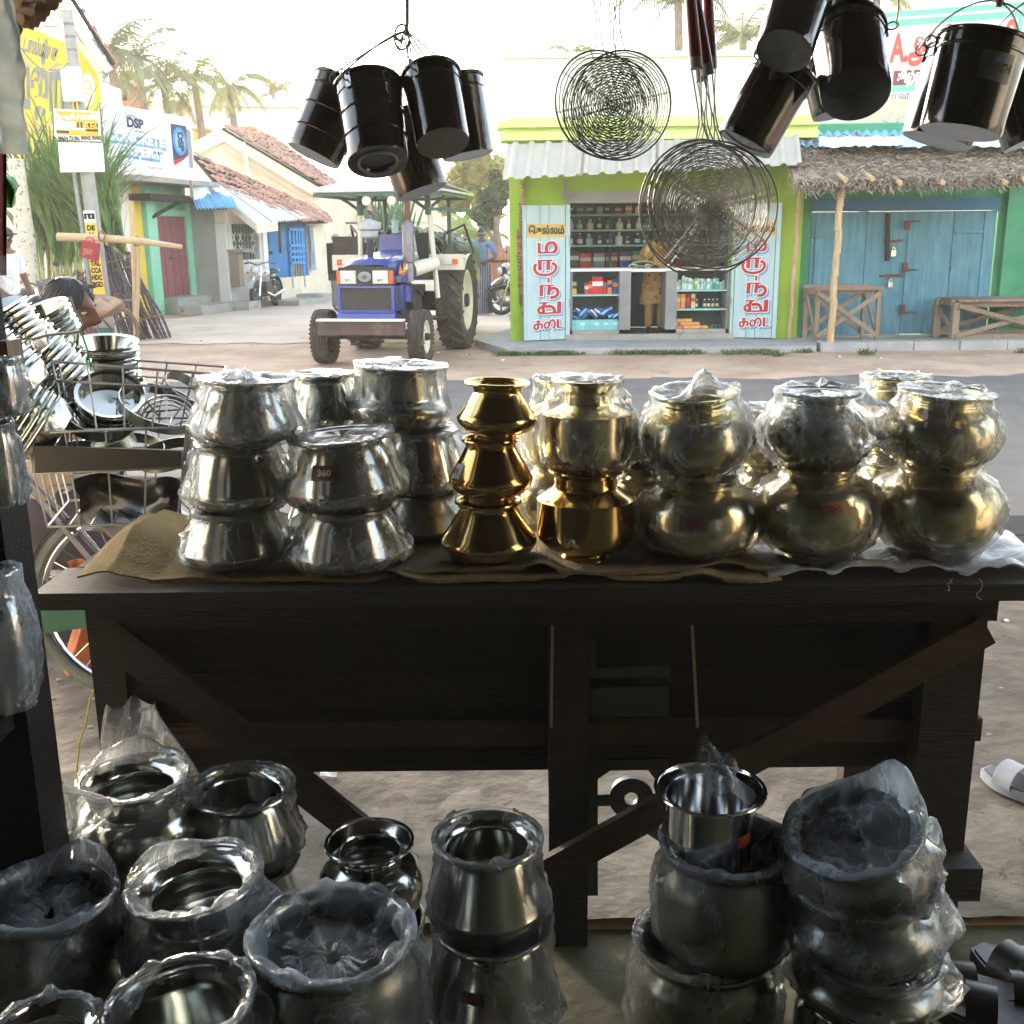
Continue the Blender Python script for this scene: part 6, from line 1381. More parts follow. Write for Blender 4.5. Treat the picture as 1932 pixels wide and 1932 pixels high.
p = gz(940, 582, 0.0); motorbike('red and white motorbike behind the man in the striped lungi', (p.x + 0.75, p.y + 0.8, 0), R(-74), mat('pinkish_white_tank', C(214, 186, 190), C(200, 90, 100), rough=0.35, scale=5), 'motorbikes parked in the street')
p = at(52, 540, 14.2); motorbike('black motorbike at the left edge beside the man in white', (p.x - 0.2, 14.4, 0), R(60), M_rubberb, 'motorbikes parked in the street')
def bicycle(label, loc, rotz, m_tyre, m_frame, m_rim, name='bicycle', lean=0.0):
    """rear wheel at the origin, front towards +X"""
    t_ = thing(name, label, 'bicycle', loc, None, local=True, rotz=rotz); t_.rotation_euler = (lean, 0, rotz)
    spoked(t_, (0, 0, 0.345), 0.325, 0.021, (0, 1, 0), m_tyre, m_rim); spoked(t_, (1.06, 0, 0.345), 0.325, 0.021, (0, 1, 0), m_tyre, m_rim)
    bb, st, hd, hd2 = V((0.46, 0, 0.30)), V((0.32, 0, 0.84)), V((0.86, 0, 0.86)), V((0.90, 0, 0.72))
    b = MB()
    for (a, c, r) in ((bb, st, .016), (bb, hd2, .018), (st + V((0.01, 0, -.06)), hd, .016), (hd, hd2, .02)): b.tube([a, c], r, 10)
    for y in (-0.05, 0.05): b.tube([V((0, y, 0.345)), V((0.44, y * 0.5, 0.30))], 0.010, 8); b.tube([V((0, y, 0.345)), V((0.33, y * 0.4, 0.80))], 0.009, 8); b.tube([hd2, V((0.93, y, 0.66)), V((1.06, y, 0.345))], 0.010, 8)
    part('bicycle_frame', b, m_frame, t_)
    part('mudguard', MB().grid(lambda i, j: (0.355 * math.cos(R(20 + 200 * j)), (i - 0.5) * 0.05, 0.345 + 0.355 * math.sin(R(20 + 200 * j))), 2, 18), M_wire, t_)
    part('chain_guard', MB().slab([(0.0, 0.062, 0.39), (0.46, 0.062, 0.40), (0.58, 0.062, 0.33), (0.46, 0.062, 0.25), (0.0, 0.062, 0.31)], (0, 0.02, 0)), mat('guard_green', C(34, 84, 66), C(44, 96, 78), rough=.6), t_)
    part('chainring', MB().lathe([(0.09, -0.004), (0.095, 0), (0.09, 0.004), (0.07, 0.004), (0.07, -0.004), (0.09, -0.004)], 24, Matrix.Translation((0.46, -0.06, 0.30)) @ Matrix.Rotation(PI / 2, 4, 'X')), M_wire, t_)
    for s_ in (-1, 1):
        c_ = part('crank', MB().tube([(0.46, s_ * 0.07, 0.30), (0.46 + s_ * 0.12, s_ * 0.08, 0.30 - s_ * 0.1)], 0.010, 6), M_wire, t_); part('pedal', MB().box((0.46 + s_ * 0.12, s_ * 0.13, 0.30 - s_ * 0.1), (0.08, 0.09, 0.02)), M_rubberb, c_)
    part('saddle', MB().ball((0.28, 0, 0.93), (0.14, 0.09, 0.035), 14, 8), M_woodk, t_); part('seat_post', MB().tube([st, V((0.29, 0, 0.92))], 0.012, 8), M_wire, t_)
    part('handlebar', MB().tube([(0.70, -0.27, 0.98), (0.84, -0.24, 1.02), (0.86, -0.1, 1.0), (0.86, 0.1, 1.0), (0.84, 0.24, 1.02), (0.70, 0.27, 0.98)], 0.012, 8), M_wire, t_); part('stem', MB().tube([hd, V((0.855, 0, 1.0))], 0.014, 8), M_wire, t_)
    cr_ = MB(); cr_.tube([(-0.30, -0.08, 0.74), (0.2, -0.08, 0.76)], 0.007, 6); cr_.tube([(-0.30, 0.08, 0.74), (0.2, 0.08, 0.76)], 0.007, 6)
    for k in range(5): cr_.tube([(-0.28 + 0.11 * k, -0.08, 0.74), (-0.28 + 0.11 * k, 0.08, 0.74)], 0.005, 5)
    for y in (-0.08, 0.08): cr_.tube([(-0.15, y, 0.745), (0, y * 0.7, 0.345)], 0.006, 5)
    part('carrier', cr_, M_wire, t_)
    return t_
M_dusty = mat('dusty_tyre', C(112, 92, 72), C(136, 112, 88), rough=0.9, scale=10)
p = at(212, 618, 14.6)
bicycle('old brown bicycle with a sack on its carrier, behind the head of the woman', (p.x, 14.6, 0), R(196), M_dusty, M_rust, M_rust)
b = MB(); c_ = at(190, 580, 14.6)
b.grid(lambda i, j: c_ + V((0.25 * math.cos(2 * PI * i) * math.sin(PI * j) + 0.10 * math.sin(5 * j), 0.2 * math.sin(2 * PI * i) * math.sin(PI * j), 0.13 * math.cos(PI * j) + 0.03 * math.sin(8 * PI * i + 3))), 18, 10, wrap=True)
one('folded_sack', b, mat('tan_sack', C(150, 126, 104), C(172, 146, 122), rough=0.9, scale=12, bump=0.4, bscale=60), 'tan sack folded over the old brown bicycle', 'sack')

# ------------------------------------------------------------------ people
def skin(name, verts, edges, radii, m_, parent, sub=1, root=0):
    me = bpy.data.meshes.new(name); me.from_pydata([tuple(v) for v in verts], edges, [])
    o = bpy.data.objects.new(name, me); COL.objects.link(o)
    md = o.modifiers.new('skin', 'SKIN'); md.use_smooth_shade = True
    sv = me.skin_vertices[0].data
    for i, r in enumerate(radii): sv[i].radius = (r, r) if not isinstance(r, tuple) else r; sv[i].use_root = (i == root)
    ms = o.modifiers.new('sub', 'SUBSURF'); ms.levels = sub; ms.render_levels = sub
    dg = bpy.context.evaluated_depsgraph_get(); dg.update()
    m2 = bpy.data.meshes.new_from_object(o.evaluated_get(dg)); bpy.data.objects.remove(o); bpy.data.meshes.remove(me)
    m2.name = name; m2.materials.clear(); m2.materials.append(m_)
    m2.polygons.foreach_set('use_smooth', [True] * len(m2.polygons))
    m2.transform(Matrix.Translation(-ORG[parent.name]))
    o2 = bpy.data.objects.new(name, m2); COL.objects.link(o2); o2.parent = parent; ORG[o2.name] = ORG[parent.name]
    return o2
def person(label, loc, rotz, H, arms, shirt, lower, hair, sarong=False, lean=0.0, group=None, head_turn=0.0, hairlen=0):
    """standing figure facing -Y in its own frame; arms = [(elbow, wrist, hand) right, left] in metres for a 1.68 m figure"""
    t_ = thing('person', label, 'person', loc, group, local=True, rotz=rotz); k = H / 1.68
    Q = lambda x, y, z: V((x * k, (y - lean * max(0, z - 0.9)) * k, z * k))
    vs = [Q(0, 0, .93), Q(0, .01, 1.10), Q(0, .0, 1.27), Q(0, .01, 1.40), Q(0, -.005, 1.475), Q(0, -.02, 1.56), Q(0, -.02, 1.635)]
    rr = [(.135, .10), (.125, .09), (.155, .10), (.10, .075), .052, (.075, .092), .062]
    ed = [(0, 1), (1, 2), (2, 3), (3, 4), (4, 5), (5, 6)]
    for s_, (el, wr, ha) in zip((-1, 1), arms):
        i = len(vs); vs += [Q(s_ * .185, .01, 1.375), Q(*el), Q(*wr), Q(*ha)]; rr += [.055, .042, .028, (.036, .020)]; ed += [(3, i), (i, i + 1), (i + 1, i + 2), (i + 2, i + 3)]
        h0, w0 = V(ha), V(wr); d = (h0 - w0).normalized(); sd_ = d.cross(V((0, 1, 0.2))).normalized()
        for q in range(4):
            j = len(vs); o_ = sd_ * ((q - 1.5) * 0.019); vs += [Q(*(h0 + o_ + d * 0.03)), Q(*(h0 + o_ * 1.1 + d * (0.075 + 0.008 * (1 - abs(q - 1.5)))+ V((0, -0.012, 0))))]; rr += [.009, .007]; ed += [(i + 3, j), (j, j + 1)]
        j = len(vs); vs += [Q(*(h0 + sd_ * 0.045 * s_ + d * 0.01))]; rr += [.009]; ed += [(i + 3, j)]
    for s_ in (-1, 1):
        i = len(vs); vs += [Q(s_ * .095, 0, .84), Q(s_ * .10, -.01, .48), Q(s_ * .10, .02, .09), Q(s_ * .115, -.13, .035)]; rr += [.085, .055, .036, (.042, .028)]; ed += [(0, i), (i, i + 1), (i + 1, i + 2), (i + 2, i + 3)]
    skin('body', vs, ed, [r if isinstance(r, tuple) else r for r in rr], M_skin, t_, 2)
    # clothes
    sh = [Q(0, 0, .86), Q(0, .01, 1.08), Q(0, 0, 1.27), Q(0, .01, 1.40), Q(0, .0, 1.435)]; sr = [(.160, .125), (.146, .110), (.172, .118), (.115, .09), .072]; se_ = [(0, 1), (1, 2), (2, 3), (3, 4)]
    for s_, (el, wr, ha) in zip((-1, 1), arms):
        i = len(sh); e_ = V(el); a_ = V((s_ * .185, .01, 1.375)); sh += [Q(s_ * .185, .01, 1.37), Q(*a_.lerp(e_, 0.85))]; sr += [.07, .062]; se_ += [(3, i), (i, i + 1)]
    skin('shirt', sh, se_, sr, shirt, t_, 2)
    if sarong:
        b = MB(); b.grid(lambda i, j: Q((.175 + .035 * j + 0.008 * math.sin(2 * PI * i * 9) * j) * math.cos(2 * PI * i), (.13 + .03 * j + 0.008 * math.sin(2 * PI * i * 9) * j) * math.sin(2 * PI * i), .98 - .95 * j), 54, 12, wrap=True); part('lungi', b, lower, t_)
    else:
        lv = [Q(0, 0, .95), Q(0, 0, .88)]; lr = [(.15, .115), (.155, .12)]; le = [(0, 1)]
        for s_ in (-1, 1): i = len(lv); lv += [Q(s_ * .10, 0, .78), Q(s_ * .105, -.01, .48), Q(s_ * .105, .02, .10)]; lr += [.098, .076, .062]; le += [(1, i), (i, i + 1), (i + 1, i + 2)]
        skin('trousers', lv, le, lr, lower, t_, 2)
    hb = MB(); c0 = Q(0, -.012, 1.60)
    def hf(i, j):
        a = 2 * PI * i; e = PI / 2 - (PI * 0.5 + 0.35 * (0.5 + 0.5 * math.sin(a))) * j
        n_ = 1 + 0.03 * math.sin(7 * a) * j
        return c0 + V((.085 * k * math.cos(e) * math.cos(a) * n_, (.105 * k * math.cos(e) * math.sin(a) + 0.006) * n_, .10 * k * math.sin(e) - (hairlen * 0.1 * j if math.sin(a) > 0.2 else 0)))
    hb.grid(hf, 20, 8, wrap=True); part('hair', hb, hair, t_)
    for s_ in (-1, 1): part('ear', MB().ball(Q(s_ * .082, .0, 1.565), (.012, .022, .032), 8, 6), M_skin, t_); part('eye', MB().ball(Q(s_ * .032, -.098, 1.575), (.013, .008, .008), 8, 6), M_white, t_)
    part('nose', MB().ball(Q(0, -.112, 1.545), (.014, .02, .024), 8, 6), M_skin, t_); part('mouth', MB().ball(Q(0, -.104, 1.508), (.024, .008, .007), 8, 5), M_maroon, t_)
    return t_
M_lungi = bpy.data.materials.new('striped_lungi'); M_lungi.use_nodes = True
def striped(mt, c1, c2, sc, thr, axis='X'):
    n, l = mt.node_tree.nodes, mt.node_tree.links; tc = n.new('ShaderNodeTexCoord'); wv = n.new('ShaderNodeTexWave'); wv.bands_direction = axis; wv.inputs['Scale'].default_value = sc; wv.inputs['Distortion'].default_value = 0.3
    l.new(tc.outputs['Object'], wv.inputs['Vector']); rp = n.new('ShaderNodeValToRGB'); rp.color_ramp.elements[0].position = thr; rp.color_ramp.elements[1].position = thr + 0.05; rp.color_ramp.elements[0].color = c1; rp.color_ramp.elements[1].color = c2
    l.new(wv.outputs['Fac'], rp.inputs[0]); l.new(rp.outputs[0], n['Principled BSDF'].inputs['Base Color']); n['Principled BSDF'].inputs['Roughness'].default_value = 0.9
striped(M_lungi, C(52, 52, 70), C(186, 186, 196), 9, 0.80)
M_sh1 = mat('blue_shirt', C(84, 112, 152), C(104, 130, 168), rough=0.85, scale=5)
M_sh2 = mat('grey_shirt', C(112, 128, 122), C(134, 148, 140), rough=0.85, scale=5); M_tr2 = mat('grey_trousers', C(96, 100, 92), C(114, 118, 108), rough=0.9, scale=5)
M_hgrey = mat('grey_hair', C(120, 116, 110), C(160, 156, 150), rough=0.7, scale=30)
armsBack = [((-.30, .06, 1.12), (-.10, .17, 1.02), (.0, .18, 1.02)), ((.30, .06, 1.12), (.10, .17, 1.00), (.0, .20, 0.99))]
p = gz(910, 594, 0.0); mn = person('man in a blue shirt and dark striped lungi seen from behind, right of the tractor', (p.x, p.y, 0), R(172), 1.70, armsBack, M_sh1, M_lungi, M_hair, sarong=True)
part('headband', MB().tube([V((.088 * math.cos(a), -.018 + .108 * math.sin(a), 1.595)) for a in [2 * PI * k / 24 for k in range(24)]], 0.014, 6, closed=True), M_sh2, mn)
armsDn = [((-.25, .0, 1.10), (-.27, -.08, .84), (-.27, -.10, .77)), ((.25, .0, 1.10), (.26, -.10, .86), (.26, -.14, .79))]
p = gz(634, 592, 0.0); person('grey-haired old man in a greenish shirt standing left of the tractor bonnet', (p.x, p.y + 0.4, 0), R(60), 1.60, armsDn, M_sh2, M_tr2, M_hgrey)
# shopkeeper behind the counter gap, bending forward
M_kurta = mat('printed_kurta', C(198, 166, 104), C(212, 182, 124), rough=0.9, scale=3, c3=C(140, 62, 44), s3=11, f3=0.53)
M_dup = mat('yellow_shawl', C(196, 158, 84), C(210, 176, 104), rough=0.9, scale=4)
armsF = [((-.22, -.16, 1.16), (-.16, -.36, 1.08), (-.13, -.43, 1.07)), ((.22, -.16, 1.16), (.16, -.36, 1.08), (.13, -.43, 1.07))]
pk = at(1237, 560, Yp + 0.75)
sk = person('shopkeeper in a printed yellow kurta and shawl bending over the medicine counter', (pk.x, Yp + 0.78, 0.085), R(8), 1.55, armsF, M_kurta, M_dup, M_hair, lean=0.35)
b = MB(); b.grid(lambda i, j: V(((.19 + .05 * j) * math.cos(2 * PI * i), (.14 + .03 * j) * math.sin(2 * PI * i) - 0.06 * (1 - j), 1.0 - .55 * j + 0.01 * math.sin(6 * PI * i))), 30, 8, wrap=True); part('kurta_skirt', b, M_kurta, sk)
b = MB(); b.grid(lambda i, j: V((.24 * math.cos(PI * (0.0 + 1.0 * i)), -.16 - .14 * math.sin(PI * i) + .24 * j - 0.16 * (1 - j), 1.42 - .36 * abs(i - .5) * 1.4 - .14 * (1 - j))), 14, 8); part('shawl', b, M_dup, sk)
# person in white at the left edge
M_wsh = mat('white_shirt', C(216, 218, 222), C(228, 230, 232), rough=0.85, scale=6); M_jean = mat('pale_jeans', C(140, 158, 176), C(160, 176, 190), rough=0.9, scale=6)
p = at(20, 560, 12.9); pw = person('person in a white shirt and black cap at the left edge beside the shop post', (p.x, 12.9, 0), R(70), 1.66, armsDn, M_wsh, M_jean, M_hair)
part('cap', MB().ball((0, -.015, 1.60), (.095, .115, .085), 16, 8), M_rubberb, pw); part('cap_peak', MB().ball((0, -.13, 1.60), (.07, .07, .012), 12, 6), M_rubberb, pw)
# ------------------------------------------------------------------ the market table
ZT = 0.85
YF = gz(966, 1112, ZT).y; YB = YF + 0.52
XL = gz(66, 1116, ZT).x; XR = 1.22
table = thing('display_table', 'long dark wooden display table with a boarded back and crossed braces', 'table', (0.1, YF + 0.2, 0))
for k in range(3):
    y0 = YF + (YB - YF) * k / 3; part('plank', MB().box(((XL + XR) / 2 + 0.01 * k, y0 + 0.086, ZT - 0.017), (XR - XL - 0.02 * k, 0.168, 0.034)), M_woodk, table, smooth=0)
xl, xr_ = at(176, 1200, YF + 0.08).x, at(1872, 1150, YF + 0.08).x
part('apron', MB().box(((xl + xr_) / 2, YF + 0.07, ZT - 0.065), (xr_ - xl, 0.03, 0.058)), M_woodk, table, smooth=0)
zr0, zr1 = at(1100, 1412, YF + 0.1).z, at(1100, 1370, YF + 0.1).z
def tx(u, v, dy=0.1): return at(u, v, YF + dy)
xpl, xpr = at(186, 1300, YF + 0.14).x, at(1850, 1300, YF + 0.14).x
zpb = at(800, 1455, YF + 0.15).z
nb_ = 5
for k in range(nb_):
    z0 = zpb + (ZT - 0.09 - zpb) * k / nb_; z1 = zpb + (ZT - 0.09 - zpb) * (k + 1) / nb_ + 0.004
    part('back_board', MB().box(((xpl + xpr) / 2, YF + 0.16 + 0.010 * (k % 2), (z0 + z1) / 2), (xpr - xpl - 0.02 * (k % 2), 0.018, z1 - z0)), M_woodk, table, smooth=0)
for (u0, u1, v0) in ((176, 238, 1140), (1035, 1112, 1140), (1742, 1850, 1140)):
    x0, x1 = at(u0, 1250, YF + 0.1).x, at(u1, 1250, YF + 0.1).x
    part('leg', MB().box(((x0 + x1) / 2, YF + 0.115, (ZT - 0.04) / 2), (x1 - x0, 0.055, ZT - 0.04)), M_woodk, table, smooth=0)
for x in (xl + 0.05, xr_ - 0.08): part('leg', MB().box((x, YB - 0.08, (ZT - 0.04) / 2), (0.07, 0.06, ZT - 0.04)), M_woodk, table, smooth=0)
xk0, xk1 = at(1590, 1500, YF + 0.3).x, at(1665, 1500, YF + 0.3).x
part('leg', MB().box(((xk0 + xk1) / 2, YF + 0.33, 0.25), (xk1 - xk0, 0.05, 0.5)), M_woodb, table, smooth=0)
part('rail', MB().box(((xpl + xpr) / 2, YF + 0.125, (zr0 + zr1) / 2), (xpr - xpl, 0.02, zr1 - zr0)), M_woodb, table, smooth=0)
part('brace', MB().bar(tx(206, 1196, 0.06), tx(770, 1640, 0.06), 0.02, 0.068, up=V((0, -1, 0)) if False else V((0.6, 0, 0.8))), M_woodk, table, smooth=0)
part('brace', MB().bar(tx(1862, 1186, 0.05), tx(1020, 1650, 0.05), 0.02, 0.062, up=V((-0.5, 0, 0.85))), M_woodb, table, smooth=0)
fb0, fb1 = at(1770, 1630, YF + 0.04), at(1832, 1690, YF + 0.04)
part('foot_block', MB().box(((fb0.x + fb1.x) / 2, YF + 0.10, (fb0.z + fb1.z) / 2), (fb1.x - fb0.x + 0.02, 0.16, fb0.z - fb1.z)), M_woodk, table, smooth=0)
for u in (1042, 1306):
    part('edge_strip', MB().bar(tx(u, 1180, 0.084), tx(u - 2 if u < 1100 else u + 10, 1372, 0.084), 0.004, 0.006), M_woodg, table, smooth=0)
# pressed metal frame with a holed disc behind the table
mf = thing('steel_bracket_stand', 'dark pressed metal frame with a holed round lug, under the middle of the table', 'metal stand', tx(1180, 1690, 0.2) * V((1, 1, 0)))
M_dkm = mat('dark_metal', C(58, 62, 60), C(70, 74, 70), rough=0.5, metal=0.4, scale=4)
def mfp(u, v, dy=0.135): return tx(u, v, dy)
def mslab(q, nm, dy=0.135, th=0.02): part(nm, MB().slab([mfp(u, v, dy) for u, v in q], (0, th, 0)), M_dkm, mf, smooth=0)
mslab([(1086, 1455), (1128, 1455), (1128, 1690), (1086, 1690)], 'upright', 0.145); mslab([(1112, 1435), (1262, 1432), (1262, 1452), (1112, 1455)], 'crossbar', 0.148)
mslab([(1128, 1470), (1128, 1455), (1150, 1455)], 'gusset', 0.15); mslab([(1222, 1452), (1262, 1452), (1262, 1690), (1250, 1690), (1250, 1490)], 'upright', 0.145)
mslab([(1100, 1205), (1125, 1205), (1125, 1262), (1265, 1255), (1265, 1278), (1100, 1280)], 'bracket', 0.128, 0.012)
mslab([(1115, 1302), (1262, 1298), (1262, 1352), (1115, 1354)], 'panel', 0.129, 0.010)
c_ = mfp(1191, 1507, 0.155); rl_ = px(42, c_); rh = px(13, c_); vs = []; n_ = 32
for k in range(n_):
    a = 2 * PI * k / n_
    for (r_, dy) in ((rl_, 0), (rh, 0), (rl_, 0.016), (rh, 0.016)): vs.append((c_.x + r_ * math.cos(a), c_.y + dy, c_.z + r_ * math.sin(a)))
fs = []
for k in range(n_):
    j = (k + 1) % n_
    fs += [(k * 4, j * 4, j * 4 + 1, k * 4 + 1), (k * 4 + 2, k * 4 + 3, j * 4 + 3, j * 4 + 2), (k * 4, k * 4 + 2, j * 4 + 2, j * 4), (k * 4 + 1, j * 4 + 1, j * 4 + 3, k * 4 + 3)]
b = MB(); b.add(vs, fs); part('holed_lug', b, M_dkm, mf); mslab([(1120, 1500), (1158, 1498), (1158, 1520), (1120, 1522)], 'lug_arm', 0.157, 0.012); mslab([(1222, 1512), (1262, 1530), (1262, 1600), (1200, 1560)], 'lug_arm', 0.158, 0.012)

# ------------------------------------------------------------------ sacking and tarpaulin on the table
def sheet_on_table(name, label, cat, u0, u1, vfr, m_, lay, lift=None, seed=0, back=0.40, amp=0.006, th=0.004):
    """cloth lying on the table from picture column u0 to u1, front edge near picture row vfr(i)"""
    b = MB(); N, K = 110, 16
    def top(i, j):
        u = u0 + (u1 - u0) * i; f = gz(u, vfr(i), ZT + lay); y = f.y + (YF + back - f.y) * j
        w = amp * (nz3((f.x * 3, j * 2, seed), 2.4) + 0.5 * nz3((f.x * 3, j * 3, seed), 6)) * (1.4 - j)
        z = ZT + lay + 0.006 + abs(w) * 1.2 + (lift(i, j) if lift else 0) + 0.004 * max(0, 1 - j * 9)
        return V((f.x, max(YF + 0.004, y + 0.3 * w), z))
    b.grid(top, N, K)
    o = len(b.v); n_ = N + 1
    b.add([V(b.v[i]) + V((0, 0.002, -th - (0.004 if not lift or lift(i / N, 0) < 0.004 else 0))) for i in range(n_)], [])
    b.f += [(i, o + i, o + i + 1, i + 1) for i in range(N)]; b.m += [0] * N
    return one(name, b, m_, label, cat, 'cloths spread on the table', smooth=70)
def wob(base, a, s, ph): return lambda i: base + a * math.sin(i * s + ph) + a * 0.5 * math.sin(i * s * 2.3 + ph * 2)
def liftL(i, j):
    # the corner at the left is folded up in a peak
    a = max(0, 1 - abs(i - 0.10) / 0.13); b_ = max(0, 1 - abs(i - 0.02) / 0.06)
    return 0.070 * (a ** 0.8) * (0.25 + 0.75 * min(1, j * 2.4)) * (1 - 0.5 * max(0, j - 0.55)) + 0.02 * b_ * j + 0.02 * max(0, 1 - abs(i - 0.2) / 0.12) * j
sheet_on_table('sack_cloth', 'yellowish jute sacking with its left corner folded up into a peak', 'cloth', 146, 760, lambda i: 1104 + 2 * math.sin(9 * i) - 12 * max(0, i - 0.9) * 10, M_jute, 0.001, liftL, 1)
sheet_on_table('sack_cloth', 'grey tan jute sacking with doubled wavy front edges under the brass pots', 'cloth', 712, 1476, lambda i: 1101 + 3 * math.sin(7 * i + 1) - 20 * max(0, 0.06 - i) * 10 - 10 * max(0, i - 0.94) * 10, M_sack, 0.003, lambda i, j: 0.012 * math.exp(-((i - 0.04) / 0.05) ** 2) + 0.010 * math.exp(-((i - 0.52) / 0.05) ** 2) + 0.012 * math.exp(-((i - 0.80) / 0.05) ** 2), 5)
sheet_on_table('sack_cloth', 'upper fold of the grey tan sacking, lying under the brass pots', 'cloth', 722, 1470, lambda i: 1086 + 4 * math.sin(11 * i + 2) - 26 * max(0, 0.05 - i) * 10, M_sack, 0.013, lambda i, j: 0.014 * math.exp(-((i - 0.40) / 0.04) ** 2) + 0.012 * math.exp(-((i - 0.86) / 0.05) ** 2), 9)
sheet_on_table('tarpaulin', 'crumpled white tarpaulin under the brass pots at the right end of the table', 'tarpaulin', 1450, 2010, lambda i: 1098 + 3 * math.sin(12 * i) - 14 * i, M_tarp, 0.004, lambda i, j: 0.010 * abs(math.sin(14 * i + 3 * j)), 13, back=0.36, amp=0.014)
fr = MB(); rf = random.Random(4)
for k in range(3):
    p = gz(1780 + 75 * rf.random(), 1092, ZT + 0.01); q = [p]
    for s_ in range(6): p = p + V((rf.uniform(-.008, .008), rf.uniform(-.005, .001), rf.uniform(-.010, .003))); q.append(p)
    fr.tube(q, 0.0004, 3)
one('frayed_threads', fr, M_white, 'frayed white threads hanging from the tarpaulin edge', 'threads', kind='stuff')

# ------------------------------------------------------------------ metal pots
PROF = dict(
 handi=[(0, 0), (.45, 0), (.70, .035), (.90, .12), (.985, .23), (1, .29), (.965, .355), (.73, .84), (.70, .885), (.75, .94), (.88, 1.0)],
 wide=[(0, 0), (.5, 0), (.80, .07), (.96, .24), (1, .36), (.95, .45), (.84, .50), (.79, .55), (.77, .88), (.80, .94), (.89, 1.0)],
 kudam=[(0, 0), (.44, 0), (.47, .012), (.42, .07), (.44, .085), (.64, .13), (.86, .26), (.97, .40), (1, .50), (.965, .62), (.85, .735), (.68, .81), (.57, .84), (.55, .885), (.60, .935), (.76, 1.0)],
 round=[(0, 0), (.40, 0), (.66, .05), (.86, .18), (.975, .36), (1, .47), (.965, .60), (.85, .725), (.67, .81), (.58, .84), (.56, .885), (.62, .935), (.80, 1.0)],
 cone=[(0, 0), (.50, 0), (.53, .02), (.47, .075), (.50, .095), (.78, .15), (.94, .26), (1, .35), (.98, .42), (.88, .52), (.63, .79), (.59, .86), (.65, .93), (.78, 1.0)],
 drum=[(0, 0), (.48, 0), (.52, .02), (.45, .07), (.50, .09), (.80, .15), (.95, .22), (1, .30), (1, .66), (.98, .69), (.72, .79), (.65, .83), (.64, .92), (.65, .945), (.73, 1.0)],
 drum2=[(0, 0), (.50, 0), (.80, .04), (.95, .13), (.995, .24), (1, .34), (.995, .60), (.95, .655), (.60, .73), (.53, .76), (.51, .87), (.60, .94), (.72, 1.0)],
 handi2=[(0, 0), (.45, 0), (.70, .035), (.90, .12), (.985, .23), (1, .29), (.965, .355), (.73, .86), (.70, .91), (.71, .96), (.74, 1.0)],
 cone2=[(0, 0), (.50, 0), (.53, .02), (.47, .075), (.50, .095), (.78, .15), (.94, .26), (1, .35), (.98, .42), (.88, .54), (.63, .84), (.60, .90), (.61, .96), (.65, 1.0)],
 kudam2=[(0, 0), (.46, 0), (.49, .012), (.44, .05), (.46, .065), (.66, .10), (.88, .24), (.98, .40), (1, .52), (.97, .67), (.86, .80), (.70, .885), (.60, .915), (.58, .945), (.60, 1.0)],
 urli=[(0, 0), (.45, 0), (.74, .06), (.92, .20), (1, .38), (.985, .48), (.90, .60), (.80, .70), (.78, .78), (.84, .88), (.96, 1.0)],
 tin=[(0, 0), (.76, 0), (.80, .03), (.80, .86), (.80, .88), (.86, .92), (1.0, .965), (1.0, 1.0)],
 tub=[(0, 0), (.70, 0), (.88, .05), (.97, .18), (1, .40), (.98, .70), (.90, .86), (.88, .92), (.92, 1.0)])
def prof_r(pr, z):
    for (r0, z0), (r1, z1) in zip(pr, pr[1:]):
        if z0 <= z <= z1 and z1 > z0: return r0 + (r1 - r0) * (z - z0) / (z1 - z0)
    return pr[-1][0]
def fine(pr, k=4):
    out = []
    for i in range(len(pr) - 1):
        p0, p1, p2, p3 = [V((a, b_, 0)) for a, b_ in (pr[max(i - 1, 0)], pr[i], pr[i + 1], pr[min(i + 2, len(pr) - 1)])]
        for j in range(k):
            t_ = j / k; q = 0.5 * ((2 * p1) + (p2 - p0) * t_ + (2 * p0 - 5 * p1 + 4 * p2 - p3) * t_ * t_ + (3 * p1 - p0 - 3 * p2 + p3) * t_ ** 3); out.append((max(0, q.x), q.y))
    return out + [pr[-1]]
POTN = [0]
